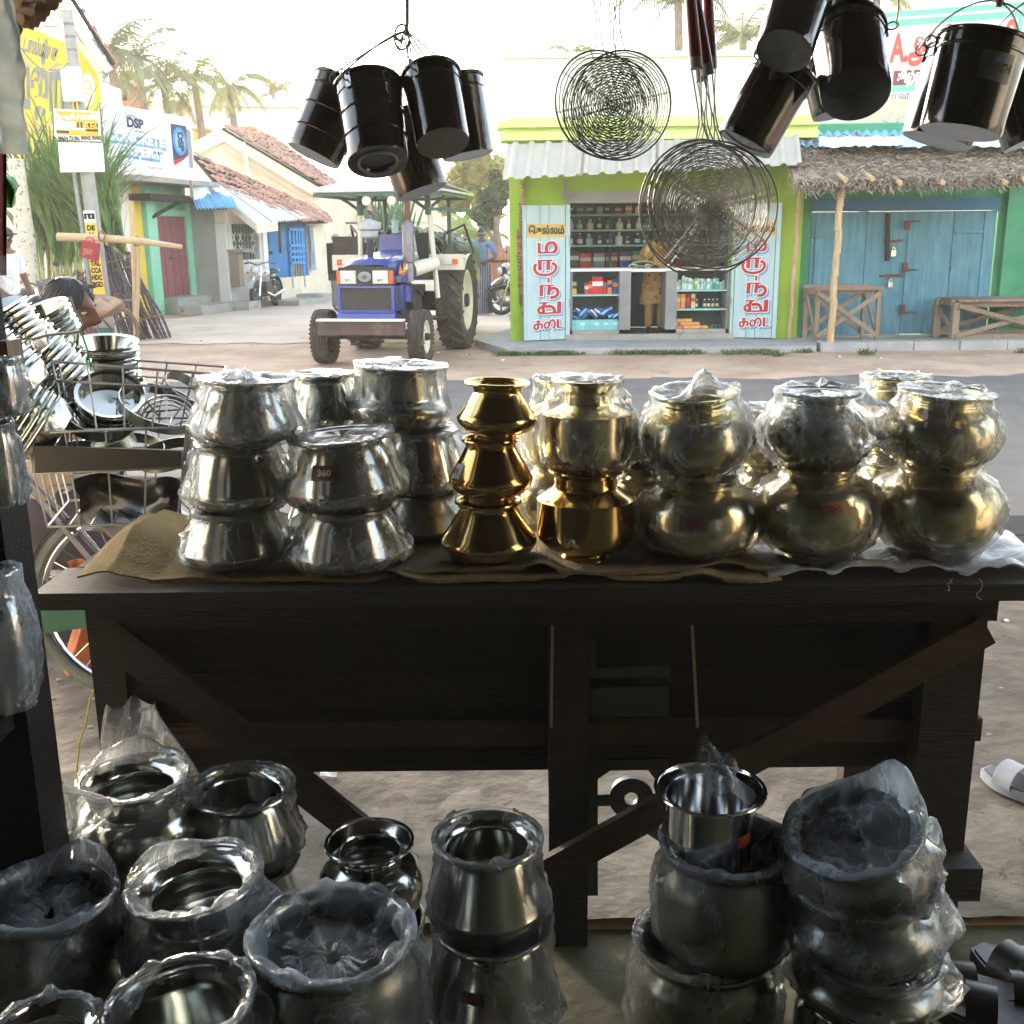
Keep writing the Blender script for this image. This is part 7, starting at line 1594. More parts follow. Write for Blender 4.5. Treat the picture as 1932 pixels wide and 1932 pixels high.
def pot(label, cat, loc, r, h, kind, m_, rot=(0, 0, 0), wrap=None, film=None, group=None, name='metal_pot', sticker=None, knot=0.0, loose=0.02, flap=None, seg=56):
    POTN[0] += 1; sd_ = POTN[0] * 3.71
    t_ = thing(name, label, cat, V(loc), group, local=True); t_.rotation_euler = rot
    pr = fine(PROF[kind]); b = MB()
    b.lathe([(x * r, z * h) for x, z in pr], seg); part('body', b, m_, t_, smooth=28)
    re = pr[-1][0]; th = 0.012
    inn = [(re, 1.0), (re - th * 0.5, 1.0 + 0.006)] + [(max(0.0, x - (0.03 if z > 0.7 else 0.025)), max(z, 0.03)) for x, z in pr[::-1][1:]]
    b = MB(); b.lathe([(x * r, z * h) for x, z in inn], seg); part('inside', b, m_, t_, smooth=28)
    part('rim', MB().tube([(re * r * math.cos(a), re * r * math.sin(a), h) for a in [2 * PI * k / seg for k in range(seg)]], 0.0028 + 0.012 * r, 8, closed=True), m_, t_)
    if sticker:
        (ang, z, w_, hh, m1, txt) = sticker; rr = prof_r(PROF[kind], z) * r
        b = MB(); b.grid(lambda i, j: ((prof_r(PROF[kind], z + (j - .5) * hh / h) * r + 0.0015) * math.cos(ang + (i - .5) * w_ / rr), (prof_r(PROF[kind], z + (j - .5) * hh / h) * r + 0.0015) * math.sin(ang + (i - .5) * w_ / rr), z * h + (j - .5) * hh), 8, 4); part('sticker', b, m1, t_)
        if txt:
            p = V(((rr + 0.003) * math.cos(ang), (rr + 0.003) * math.sin(ang), z * h)); dz = (prof_r(PROF[kind], min(1, z + .03)) - prof_r(PROF[kind], z - .03)) * r / (0.06 * h)
            letters(txt[0], hh * 0.6, p, (-math.sin(ang), math.cos(ang), 0), V((math.cos(ang) * dz, math.sin(ang) * dz, 1)), txt[1], t_, bold=0.0006, fit=w_ * 0.5, out=0.0015)
    if wrap:
        zm = max(PROF[kind], key=lambda q: q[0])[1]; N = 60; rows = []
        zs_ = [0.0, .04, .1, .17, .25, .33, .41, .5, .58, .66, .74, .82, .9, .96, 1.0]
        for z in zs_:
            x = prof_r(PROF[kind], z)
            if z > zm: f = (z - zm) / (1 - zm); x = max(x, 1.0 + (re - 1.0) * f - 0.10 * math.sin(PI * f) * (1 if wrap == 'over' else 1.2))
            if z < .12: x = max(x, .6)
            rows.append((x, z, 1.0))
        if wrap == 'over':
            rows += [(re * 1.02, 1.02, .8), (re * .93, 1.03, .8), (re * .75, 1.01, 1), (re * .5, .985, 1.2), (re * .25, .98, 1.2), (0.02, .985, .6)]
        else:
            rows += [(re * 1.03, 1.03, .7), (re * .97, 1.045, .9), (re * .88, 1.03, 1), (re * .80, .98, 1.4), (re * .74, .90, 1.6), (re * .71, .80, 1.6)] + ([(re * .60, .78, 1.0), (re * .46, .83, .9), (re * .30, .80, .7), (re * .15, .84, .4), (.03, .80, .1)] if film is M_film2 else [])
        b = MB(); vs = []
        for q, (x, z, g) in enumerate(rows):
            for k in range(N):
                a = 2 * PI * k / N; n1 = noise.noise(V((math.cos(a) * 2.2, math.sin(a) * 2.2, z * 2.6 + sd_))); n2 = noise.noise(V((math.cos(a + z) * 4.5, math.sin(a + z) * 4.5, z * 1.6 + sd_)))
                fold = max(0, 1 - 3.2 * abs(noise.noise(V((math.cos(a + .8 * z) * 4.0 + sd_, math.sin(a + .8 * z) * 4.0, z * 0.5))))) ** 1.5
                rr = (x * r + 0.004 + loose * 1.0 * (0.5 + 0.8 * n1 + 0.25 * n2 + 0.7 * fold) * (1 if z < .9 else 0.3) * g)
                if flap and z > flap[1] and z < flap[2]: rr += flap[3] * max(0, math.cos(a - flap[0])) ** 14 * math.sin(PI * (z - flap[1]) / (flap[2] - flap[1]))
                zz = z * h + 0.006 * n2 * g * (1 if q > 8 else 0.3)
                if q >= len(zs_):
                    zz += (0.006 if wrap == 'over' else 0.012) * g * abs(n1 + n2)
                    if knot and wrap == 'over': d_ = math.hypot(rr * math.cos(a) - 0.45 * re * r * math.cos(sd_), rr * math.sin(a) - 0.45 * re * r * math.sin(sd_)); zz += knot * math.exp(-(d_ / (0.30 * r)) ** 2)
                    if knot and wrap != 'over': zz += knot * max(0, math.cos(a - sd_)) ** 6 * (1 if q < len(zs_) + 3 else 0.4)
                vs.append((rr * math.cos(a), rr * math.sin(a), max(zz, 0.002)))
        b.add(vs, [(q * N + k, q * N + (k + 1) % N, (q + 1) * N + (k + 1) % N, (q + 1) * N + k) for q in range(len(rows) - 1) for k in range(N)])
        if film is M_film2 and wrap != 'over': b.m = [0 if q < len(zs_) - 2 else 1 for q in range(len(rows) - 1) for k in range(N)]; part('plastic_wrap', b, [M_film, film], t_, smooth=80)
        else: part('plastic_wrap', b, film or M_film, t_, smooth=80)
    return t_
M_stk = mat('price_sticker', C(196, 60, 70), C(206, 176, 60), rough=0.5, scale=26); M_stp = mat('violet_sticker', C(150, 60, 130), C(200, 160, 60), rough=0.5, scale=22)
TOP = ZT + 0.016
def stack(us, vs_, ws, Y, z0, specs):
    """pots piled from z0 upwards: us/ws picture centre and width of each, vs_ picture rows of the joints from the bottom"""
    zb = z0
    for k, sp in enumerate(specs):
        zt = at(us[k], vs_[k + 1], Y).z; p = at(us[k], (vs_[k] + vs_[k + 1]) / 2, Y); r = px(ws[k], p) / 2
        sp = dict(sp); lab = sp.pop('label'); kd = sp.pop('kind'); m_ = sp.pop('m'); kd = kd + '2' if k < len(specs) - 1 and kd + '2' in PROF and kd != 'drum' else kd
        pot(lab, sp.pop('cat', 'pot'), (p.x, Y, zb), r, zt - zb, kd, m_, **sp); zb = zt + 0.001
Y1, Y2 = YF + 0.15, YF + 0.36
FR = -PI / 2
gS, gB = 'steel pots stacked on the table', 'brass pots stacked on the table'
stack([446, 452, 464], [1078, 958, 836, 716], [206, 196, 188], Y1, TOP, [
 dict(label='bottom steel pot of the leftmost stack on the table', kind='handi', m=M_steel, wrap='over', loose=.012, group=gS),
 dict(label='middle steel pot of the leftmost stack on the table', kind='handi', m=M_steel, wrap='over', loose=.012, group=gS),
 dict(label='top steel pot of the leftmost stack, bright plastic over its mouth', kind='handi', m=M_steel, wrap='over', loose=.014, knot=.03, film=M_filmb, group=gS, rot=(0, R(2), 0))])
stack([656, 655], [1082, 955, 822], [222, 214], Y1 - 0.03, TOP, [
 dict(label='bottom steel pot of the short front stack, second from the left', kind='handi', m=M_steel, wrap='over', loose=.012, group=gS),
 dict(label='top steel pot of the short front stack with a red oval sticker', kind='handi', m=M_steel, wrap='over', loose=.012, group=gS, rot=(0, R(-3.5), 0), sticker=(FR - .25, .62, .055, .028, mat('red_oval', C(120, 30, 40), C(60, 40, 40), rough=0.5, scale=40), ('360', M_white)))])
stack([612, 612, 612], [1045, 925, 815, 706], [150, 150, 128], Y2, TOP, [
 dict(label='bottom steel pot of the stack hidden behind the short front stack', kind='handi', m=M_steel, group=gS),
 dict(label='middle steel pot of the stack hidden behind the short front stack', kind='handi', m=M_steel, wrap='over', loose=.01, group=gS),
 dict(label='small wrapped steel pot showing between the two left stacks', kind='handi', m=M_steel, wrap='over', loose=.012, group=gS)])
stack([800, 797, 752], [1040, 930, 812, 690], [165, 168, 186], Y2 - 0.03, TOP, [
 dict(label='bottom steel pot of the tall back stack left of the brass stack', kind='handi', m=M_steeld, wrap='over', loose=.011, group=gS),
 dict(label='middle steel pot of the tall back stack, bronze tinted, left of the brass', kind='handi', m=M_steel, wrap='over', loose=.013, group=gS, flap=(0.2, .3, 1.0, .05)),
 dict(label='wide-mouthed steel pot topping the tall back stack', kind='wide', m=M_steel, wrap='over', loose=.006, group=gS, rot=(0, R(3), 0))])
stack([922, 926, 936], [1076, 946, 828, 722], [182, 158, 152], Y1 - 0.02, TOP, [
 dict(label='bottom brass pot of the unwrapped three-pot stack', kind='cone', m=M_brass, group=gB),
 dict(label='middle reddish brass pot of the unwrapped three-pot stack, with a white round sticker', kind='cone', m=M_copper, group=gB, sticker=(FR - 1.05, .55, .026, .026, M_white, ('OMA', M_red))),
 dict(label='top brass pot with a flared rim on the unwrapped three-pot stack', kind='cone', m=M_brass, group=gB, rot=(0, R(2), 0))])
stack([1105, 1108], [1072, 886, 718], [184, 168], Y1, TOP, [
 dict(label='drum-shaped brown brass pot standing under a wrapped pale pot', kind='drum', m=M_brass, group=gB),
 dict(label='drum-shaped wrapped pale pot on top of the brown brass drum pot', kind='drum2', m=M_brassp, wrap='over', loose=.012, group=gB, film=M_film)])
stack([1062, 1066], [1040, 880, 716], [170, 150], Y2, TOP, [
 dict(label='brass pot half hidden behind the drum-shaped brass pot', kind='kudam', m=M_brassp, wrap='over', loose=.01, group=gB),
 dict(label='wrapped pot behind the drum stack, its rim showing to the left', kind='drum2', m=M_brassp, wrap='over', loose=.012, group=gB)])
stack([1317, 1314], [1058, 902, 738], [222, 202], Y1, TOP, [
 dict(label='bottom round brass water pot of the stack with two SVS stickers', kind='kudam', m=M_brassp, wrap='over', loose=.012, group=gB, sticker=(FR - .25, .60, .055, .026, M_stp, ('SVS', M_red))),
 dict(label='top round brass water pot under a bag with a tall gathered knot', kind='kudam', m=M_brassp, wrap='over', loose=.016, knot=.06, film=M_filmb, group=gB, sticker=(FR - .38, .68, .055, .026, M_stp, ('SVS', M_navy)), rot=(R(6), R(-3), 0))])
stack([1215, 1215], [1040, 905, 800], [150, 140], Y2, TOP, [
 dict(label='bottom brass pot peeping out between the drum stack and SVS stack', kind='kudam', m=M_brassp, wrap='over', loose=.012, group=gB),
 dict(label='upper wrapped pot peeping out between the drum stack and SVS stack', kind='kudam', m=M_brassp, wrap='over', loose=.014, group=gB)])
stack([1540, 1540], [1052, 880, 740], [224, 188], Y1, TOP, [
 dict(label='round brass water pot with a bright SVS sticker under the dark steel pot', kind='kudam', m=M_brassp, wrap='over', loose=.012, group=gB, sticker=(FR + .02, .68, .055, .026, M_stk, ('SVS', M_red))),
 dict(label='dark steel water pot in plastic on the second brass stack from the right', kind='round', m=M_steel, wrap='over', loose=.018, film=M_filmb, knot=.025, group=gB, flap=(-.1, .3, 1.0, .06))])
stack([1446, 1446], [1040, 890, 770], [150, 150], Y2, TOP, [
 dict(label='bottom brass pot behind, between the SVS stacks', kind='kudam', m=M_brassp, wrap='over', loose=.01, group=gB),
 dict(label='upper brass pot behind, between the SVS stacks', kind='kudam', m=M_brassp, wrap='over', loose=.014, group=gB, film=M_filmb)])
stack([1768, 1768], [1048, 874, 738], [224, 204], Y1, TOP, [
 dict(label='bottom round brass water pot of the rightmost stack', kind='kudam', m=M_brassp, wrap='over', loose=.012, group=gB),
 dict(label='top round brass water pot of the rightmost stack, open mouth showing', kind='round', m=M_brassp, wrap='over', loose=.014, film=M_filmb, group=gB, rot=(R(4), R(3), 0))])
stack([1676, 1684], [1040, 872, 712], [150, 150], Y2, TOP, [
 dict(label='bottom brass pot behind, left of the rightmost stack', kind='kudam', m=M_brassp, group=gB),
 dict(label='upper wrapped brass pot behind, left of the rightmost stack', kind='kudam', m=M_brassp, wrap='over', loose=.016, film=M_filmb, group=gB)])

# ------------------------------------------------------------------ pots on the floor
gF = 'wrapped pots on the floor under the table'
def fpot(label, u, v, w_rim, Y, kind, m_, v_bot, wbody=None, below=0, rot=(0, 0, 0), **kw):
    """rim centre at (u, v); body reaches down to picture row v_bot at its sides"""
    p = at(u, v, Y); re = PROF[kind][-1][0]; r = px(w_rim, p) / 2 / re; zb = at(u, v_bot, Y).z; h = max(0.08, p.z - zb)
    base = V((p.x, p.y, p.z)) - (Matrix.Rotation(rot[1], 3, 'Y') @ Matrix.Rotation(rot[0], 3, 'X') @ V((0, 0, h)) if any(rot) else V((0, 0, h)))
    pot(label, 'pot', base, r, h, kind, m_, rot=rot, group=gF, **kw)
    zz = base.z
    for k in range(below):
        hh = zz if k == below - 1 else zz / (below - k); zz -= hh
        pot('%s steel pot beneath the %s' % ('middle' if k < below - 1 else 'bottom', ' '.join(label.replace(',', '').split()[:11])), 'pot', (base.x, base.y + 0.0, zz + 0.002), r * 1.04, hh - 0.004, 'tub' if hh > 0.25 else kind, M_steeld, group='pots under the floor stacks')
fpot('steel pot with a wide clear rim, second from left in the back floor row', 255, 1468, 196, 1.76, 'round', M_steel, 1632, below=1, wrap='tuck', loose=.010, film=M_film, knot=.03)
fpot('steel pot in the back floor row below the left diagonal brace', 455, 1488, 188, 1.80, 'handi', M_steel, 1620, below=2, wrap='tuck', loose=.010)
fpot('thin-rimmed dark-mouthed pot standing alone behind the large wrapped pot', 697, 1588, 162, 1.74, 'round', M_steel, 1735, below=1, wrap='over' if False else None)
fpot('conical steel pot with clear plastic across its mouth, beside the centre post', 920, 1583, 196, 1.58, 'handi', M_steel, 1738, wrap='tuck', loose=.008)
p = at(930, 1845, 1.56); z1_ = at(920, 1740, 1.58).z; pot('lower steel pot with a small red sticker in the stack beside the centre post', 'pot', (p.x, 1.58, z1_ - .20), px(122, p), .198, 'handi', M_steel, wrap='over', loose=.010, group=gF, sticker=(FR - .35, .60, .04, .018, M_stk, None))
pot('bottom steel pot in the stack beside the centre post', 'pot', (p.x, 1.58, 0.002), px(122, p), max(.1, z1_ - .205), 'tub', M_steeld, group=gF)
fpot('tall wrapped steel pot at the left edge of the floor group', 92, 1690, 232, 1.44, 'tub', M_steeld, 1880, rot=(0, R(5), 0), below=1, wrap='tuck', loose=.014, film=M_film2, knot=.03)
fpot('tilted open steel pot with a sky-tinted plastic rim in the middle of the floor group', 368, 1662, 240, 1.46, 'round', M_steel, 1850, rot=(0, R(-5), 0), below=1, wrap='tuck', loose=.012, film=M_filmb, knot=.02)
fpot('largest floor pot with a thick frosted plastic ring round its mouth', 625, 1765, 296, 1.34, 'tub', M_steeld, 1990, below=1, wrap='tuck', loose=.014, film=M_film2)
fpot('wrapped floor pot with a plastic strip across it, front row', 338, 1895, 268, 1.20, 'tub', M_steel, 2080, rot=(0, R(-4), 0), below=1, wrap='tuck', loose=.012, film=M_filmb)
fpot('wrapped pot rim in the bottom left corner', 82, 1945, 190, 1.20, 'round', M_steel, 2100, below=1, wrap='tuck', loose=.012, film=M_filmb)
fpot('shiny round steel pot cut off by the left edge, back row', 12, 1478, 130, 1.62, 'round', M_steel, 1630, below=1, rot=(0, R(-8), 0), wrap='over', loose=.016, flap=(0, .2, .9, .08))
# right-hand floor stack
p = at(1340, 1490, 1.80)
za, zb_, zc_ = at(1340, 1605, 1.80).z, at(1365, 1780, 1.78).z, 0.002
fpot('small shiny steel tin with a red sticker at the top of the right floor stack', 1340, 1487, 204, 1.80, 'tin', M_steelb, 1608, sticker=(FR + .75, .45, .035, .022, mat('magenta_sticker', C(150, 30, 80), C(196, 90, 50), rough=.4, scale=30), None), wrap=None)
b = MB(); c_ = at(1345, 1470, 1.80)
b.grid(lambda i, j: c_ + V((0.075 * (i - .5) * 2 * (1 - .5 * j) + .01 * math.sin(9 * j + 5 * i), .04 * math.sin(3 * i + 2) * (1 - j), .10 * j * math.sin(PI * (.2 + .7 * i)) + .012 * math.sin(11 * i + 4 * j) - .02)), 20, 14)
one('plastic_bag', b, M_film2, 'crumpled clear plastic bag stuffed into the small steel tin', 'plastic bag', smooth=80)
p2 = at(1368, 1690, 1.78); pot('wrapped dull steel pot in the middle of the right floor stack', 'pot', (p2.x, 1.79, zb_), px(258, p2) / 2, za - zb_ + .02, 'tub', M_steeld, wrap='tuck', loose=.010, film=M_film2, group=gF)
p3 = at(1340, 1860, 1.72); pot('large wrapped steel pot at the bottom of the right floor stack', 'pot', (p3.x, 1.79, .002), px(285, p3) / 2, zb_ - .004, 'tub', M_steeld, wrap='tuck', loose=.012, film=M_film, group=gF)
fpot('tilted wrapped steel pot topping the rightmost floor stack', 1610, 1565, 246, 1.70, 'tub', M_steeld, 1690, rot=(R(10), R(-16), 0), wrap='tuck', loose=.020, film=M_film2, knot=.07)
p4 = at(1632, 1730, 1.70); z4, z5 = at(1632, 1655, 1.70).z, at(1632, 1785, 1.70).z
pot('wrapped steel bowl under the tilted pot of the rightmost floor stack', 'pot', (p4.x, 1.70, z5), px(280, p4) / 2, z4 - z5, 'urli', M_steeld, rot=(0, R(-5), 0), wrap='tuck', loose=.014, film=M_filmb, group=gF, flap=(-.2, .2, 1, .03))
z6 = at(1632, 1870, 1.70).z
pot('second wrapped bowl from the bottom of the rightmost floor stack', 'pot', (p4.x + .01, 1.70, z6), px(276, p4) / 2, z5 - z6 - .002, 'urli', M_steeld, wrap='tuck', loose=.014, film=M_film, group=gF, flap=(-.3, .2, 1, .03))
pot('bottom vessel with a shiny rim band in the rightmost floor stack', 'pot', (p4.x + .01, 1.70, .002), px(262, p4) / 2, max(.06, z6 - .004), 'tub', M_steel, group=gF)
# big loose bag tied up behind the back row of floor pots
b = MB(); c0 = at(265, 1420, 1.95)
b.grid(lambda i, j: c0 + V((.10 * (1 - .55 * j) * math.cos(2 * PI * i) * (1 + .25 * math.sin(6 * PI * i + 4 * j)), .06 * (1 - .5 * j) * math.sin(2 * PI * i), .20 * j - .10 + .01 * math.sin(8 * PI * i))), 40, 16, wrap=True)
one('plastic_bag', b, M_film, 'thin clear plastic bag standing up behind the back row of floor pots', 'plastic bag', smooth=80)
b = MB(); c0 = at(775, 1560, 1.9)
b.grid(lambda i, j: c0 + V((.07 * (i - .5) * 2 * (.5 + .6 * abs(j - .3)), .02 * math.sin(6 * i), .11 * (j - .5) + .01 * math.sin(9 * i + 5 * j))), 20, 12)
one('plastic_bag', b, M_film, 'twisted scrap of clear plastic left of the conical steel pot', 'plastic bag', smooth=80)

# sandals
M_shoe = mat('black_leather', C(17, 17, 18), C(26, 26, 28), rough=0.35, scale=20)
def sandal(label, p, rz, m_, m2, L_=.26, buckle=True):
    t_ = thing('sandal', label, 'sandal', p, 'sandals left on the floor at the right', local=True, rotz=rz)
    def outline(s_): return [(L_ * (.5 - k / 11.0), s_ * L_ * (.17 + .04 * math.sin(k * .55)) * (math.sin(PI * (.06 + .88 * k / 11.0)) ** .45)) for k in range(12)]
    o_ = outline(1) + outline(-1)[::-1]
    part('sole', MB().slab([(x, y, 0.002) for x, y in o_], (0, 0, .026)), m_, t_); part('insole', MB().slab([(x * .94, y * .88, .0282) for x, y in o_], (0, 0, .004)), m2, t_)
    st = part('strap', MB().grid(lambda i, j: (.02 + L_ * .22 * (j - .1), L_ * .20 * math.cos(PI * i), .022 + .055 * math.sin(PI * i)), 12, 5), m_, t_)
    part('strap', MB().grid(lambda i, j: (-L_ * .30 + L_ * .10 * j, L_ * .18 * math.cos(PI * i), .022 + .05 * math.sin(PI * i)), 12, 3), m_, t_)
    if buckle: part('buckle', MB().box((.05, -L_ * .17, .045), (.022, .006, .018)), M_steelb, st)
p = gz(1848, 1888, .0); sandal('black buckled sandal lying beside the rightmost floor stack', p, R(168), M_shoe, mat('grey_insole', C(58, 62, 67), C(74, 78, 84), rough=.5, scale=9))
p = gz(1890, 1935, .0); sandal('second black sandal at the bottom right corner', p, R(160), M_shoe, bpy.data.materials['grey_insole'])
p = gz(1945, 1872, .0); sandal('black sandal cut by the right edge at the bottom', p, R(120), M_shoe, M_shoe)
p = gz(1935, 1502, .02); sandal('grey white sandal with a studded strap on the dirt at the right edge', p, R(118), mat('white_leather', C(128, 132, 140), C(146, 150, 158), rough=.5, scale=12), bpy.data.materials['grey_insole'], buckle=False)
# ------------------------------------------------------------------ pails hanging from the eave
def pail(label, top, bot, w_px, ratio, Y, m_, hang, ribs=0, foot=False, group='black pails hanging from the eave', taper=0.93, logo=None, turn=0.0):
    """top and bottom centres in the picture; ratio = how round the bottom looks (sine of the tilt towards the viewer)"""
    pb = at(bot[0], bot[1], Y); pt = at(top[0], top[1], Y)
    vd = (pb - CAM).normalized(); ip = pt - pb; ip = ip - vd * ip.dot(vd)
    Lp = ip.length; ax = (ip.normalized() * math.sqrt(max(.01, 1 - ratio * ratio)) + vd * ratio).normalized(); L_ = Lp / math.sqrt(max(.05, 1 - ratio * ratio)); L_ = min(L_, px(w_px, pb) * 1.35)
    r = px(w_px, pb) / 2; rb, rt = r * taper, r
    t_ = thing('pail', label, 'pail', pb, group)
    q = vd.cross(ax).normalized(); w2 = ax.cross(q).normalized()
    M = Matrix(((q.x, w2.x, ax.x, pb.x), (q.y, w2.y, ax.y, pb.y), (q.z, w2.z, ax.z, pb.z), (0, 0, 0, 1)))
    q0, q1 = q * math.cos(turn) + w2 * math.sin(turn), w2 * math.cos(turn) - q * math.sin(turn); Mb, M = M, Matrix(((q0.x, q1.x, ax.x, pb.x), (q0.y, q1.y, ax.y, pb.y), (q0.z, q1.z, ax.z, pb.z), (0, 0, 0, 1))); q = q0
    prof = ([(0.0, .004), (rb * .55, .004), (rb * .58, .0)] if foot else [(0.0, 0.0)]) + [(rb * .97, 0), (rb, .006)]
    for k in range(1, 13):
        f = k / 12; prof.append((rb + (rt - rb) * f, L_ * f))
    b = MB(); b.lathe(prof, 56, M); part('body', b, m_, t_, smooth=40)
    b = MB(); b.lathe([(rt, L_), (rt * .96, L_ - .002)] + [((rb + (rt - rb) * f) * .965, L_ * f) for f in (.9, .5, .1)] + [(0, L_ * .08)], 56, M); part('inside', b, m_, t_, smooth=40)
    part('rim', MB().tube([M @ V((rt * 1.015 * math.cos(a), rt * 1.015 * math.sin(a), L_)) for a in [2 * PI * k / 56 for k in range(56)]], .004, 8, closed=True), m_, t_)
    part('rim_band', MB().lathe([(rt * .985, L_ * .83), (rt * 1.022, L_ * .84), (rt * 1.022, L_ * .855), (rt * .99, L_ * .87)], 56, M), m_, t_)
    for k in range(ribs):
        f = (.28, .58)[k]; part('rib', MB().tube([M @ V(((rb + (rt - rb) * f) * 1.003 * math.cos(a), (rb + (rt - rb) * f) * 1.003 * math.sin(a), L_ * f)) for a in [2 * PI * k_ / 56 for k_ in range(56)]], .0024, 6, closed=True), m_, t_)
    if foot: part('foot_ring', MB().tube([M @ V((rb * .62 * math.cos(a), rb * .62 * math.sin(a), -.001)) for a in [2 * PI * k_ / 40 for k_ in range(40)]], .003, 8, closed=True), M_exh, t_)
    hang = V(hang); ends = []
    for s_ in (-1, 1):
        e = M @ V((s_ * rt * 1.03, 0, L_ * .92)); ends.append(e)
        ear = part('ear', MB().bar(M @ V((s_ * rt * 1.02, 0, L_ * .80)), M @ V((s_ * rt * 1.03, 0, L_ * .97)), .012, .004, up=M.to_3x3() @ V((1, 0, 0))), M_steeld, t_)
        part('ear_ring', MB().tube([e + q * (s_ * .010) + q * (.010 * math.cos(a)) + ax * (.010 * math.sin(a)) for a in [2 * PI * k_ / 14 for k_ in range(14)]], .0016, 6, closed=True), M_wire, ear)
    md = hang; b = MB(); pts = []
    a0, a1 = ends[0] - q * .016, ends[1] + q * .016
    for k in range(25):
        f = k / 24; base = a0.lerp(a1, f); h_ = math.sin(PI * f) ** .62 if not turn else 1 - abs(2 * f - 1) ** 1.5
        pts.append(base + (md - (a0 + a1) / 2) * h_)
    b.tube(pts, .0017, 6); part('bail', b, M_wire, t_)
    if logo:
        (fz, ang) = logo; rr = rb + (rt - rb) * fz; a0_ = ang
        lab = mat('pail_label', C(62, 66, 68), C(74, 78, 78), rough=.35, scale=6)
        b = MB(); b.grid(lambda i, j: M @ V(((rr + .001) * math.cos(a0_ + (i - .5) * .80), (rr + .001) * math.sin(a0_ + (i - .5) * .80), L_ * (fz - .14 + .30 * j))), 12, 3); part('label', b, lab, t_)
        me_p = M @ V(((rr + .004) * math.cos(a0_), (rr + .004) * math.sin(a0_), L_ * (fz - .02))); xd = M.to_3x3() @ V((-math.sin(a0_), math.cos(a0_), 0))
        letters('MARUTHI', r * .26, me_p, xd, ax, M_ink2, t_, bold=.0008, fit=r * .56, out=.007)
        pp_ = me_p + ax * (L_ * .10); part('label_mark', MB().poly([pp_ + xd * (r * .10 * math.cos(a)) + ax * (r * .07 * math.sin(a) * (1 + .3 * math.cos(3 * a))) for a in [2 * PI * k_ / 14 for k_ in range(14)]]), mat('label_blue', C(44, 96, 128), None, rough=.4), t_, smooth=0)
    return t_
M_ink2 = mat('label_ink', C(14, 14, 16), None, rough=.5)
YH = 2.12
hk = at(768, 60, YH); hk2 = at(1560, -60, YH); hk3 = at(1878, 2, YH)
gl = 'dark pails bunched on the left hook'
pail('left ribbed dark tin pail of the left bunch, swung out to the left', (650, 158), (591, 294), 112, .16, YH + .06, M_tin, hk, ribs=2, group=gl, turn=1.2)
pail('front ribbed black pail of the left bunch with a ring on its base', (694, 160), (713, 306), 126, .52, YH - .04, M_black, hk, ribs=2, foot=True, group=gl, turn=1.0)
pail('smooth black pail with a round base, right front of the left bunch', (812, 140), (836, 271), 110, .55, YH - .03, M_black, hk, group=gl, turn=1.1)
pail('black pail at the right of the left bunch, seen almost side on', (856, 150), (884, 294), 106, .16, YH + .10, M_black, hk, group=gl, turn=1.1)
pail('lowest dark pail hanging behind the left bunch above the exhaust stack', (744, 210), (797, 362), 106, .18, YH + .16, M_tin, hk, group=gl, turn=1.2)
gr_ = 'black pails bunched on the right hook'
pail('upper black pail of the right bunch, its round base facing the viewer', (1510, -10), (1479, 97), 116, .70, YH - .10, M_black, hk2, group=gr_, turn=.7)
pail('long black pail of the right bunch slanting down to the left', (1482, 128), (1404, 272), 120, .20, YH + .02, M_black, hk2, group=gr_, turn=.7)
pail('black pail with the largest round base in the middle of the right bunch', (1598, 56), (1615, 178), 140, .74, YH - .06, M_black, hk2 + V((.08, 0, 0)), group=gr_)
pail('pail mostly hidden behind the middle of the right bunch, pale lower edge', (1556, 110), (1578, 214), 96, .20, YH + .12, M_black, hk2 + V((.08, 0, .1)), group=gr_)
pail('small dark pail topmost in the right bunch among wire handles', (1602, -70), (1594, 40), 84, .20, YH + .04, M_black, hk2 + V((.08, 0, .15)), group=gr_)
gm_ = 'black pails at the right edge'
pail('large black pail labelled MARUTHI hanging at the right edge', (1858, 74), (1811, 250), 160, .20, YH - .08, M_black, hk3, group=gm_, logo=(.62, -PI / 2 + .42))
pail('black pail behind the labelled one, its left side gleaming white', (1826, 100), (1766, 266), 140, .18, YH + .10, M_black, hk3, group=gm_)
pail('black pail at the far right edge behind the labelled one', (1900, 90), (1956, 262), 130, .10, YH + .12, M_black, hk3 + V((.06, 0, 0)), group=gm_)
t = thing('ceiling_hook', 'grey steel wire hook holding the left bunch of pails', 'hook', at(768, 10, YH))
part('rod', MB().tube([at(768, -120, YH), at(768, 45, YH), at(764, 62, YH), at(756, 78, YH), at(745, 70, YH)], .004, 8), M_exh, t)
part('ring', MB().tube([at(758 + 14 * math.cos(a), 70 + 24 * math.sin(a), YH) for a in [2 * PI * k / 20 for k in range(20)]], .002, 6, closed=True), M_wire, t)
t = thing('ceiling_hook', 'blunt grey hook end above the labelled pail at the right edge', 'hook', at(1878, 2, YH)); part('rod', MB().tube([at(1886, -120, YH), at(1886, 4, YH), at(1884, 12, YH)], [.008, .009, .006], 10), M_exh, t)
t = thing('ceiling_hook', 'steel wire hook holding the right bunch of pails', 'hook', at(1560, -60, YH)); part('rod', MB().tube([at(1560, -160, YH), at(1560, -40, YH), at(1550, -30, YH)], .005, 8), M_exh, t)

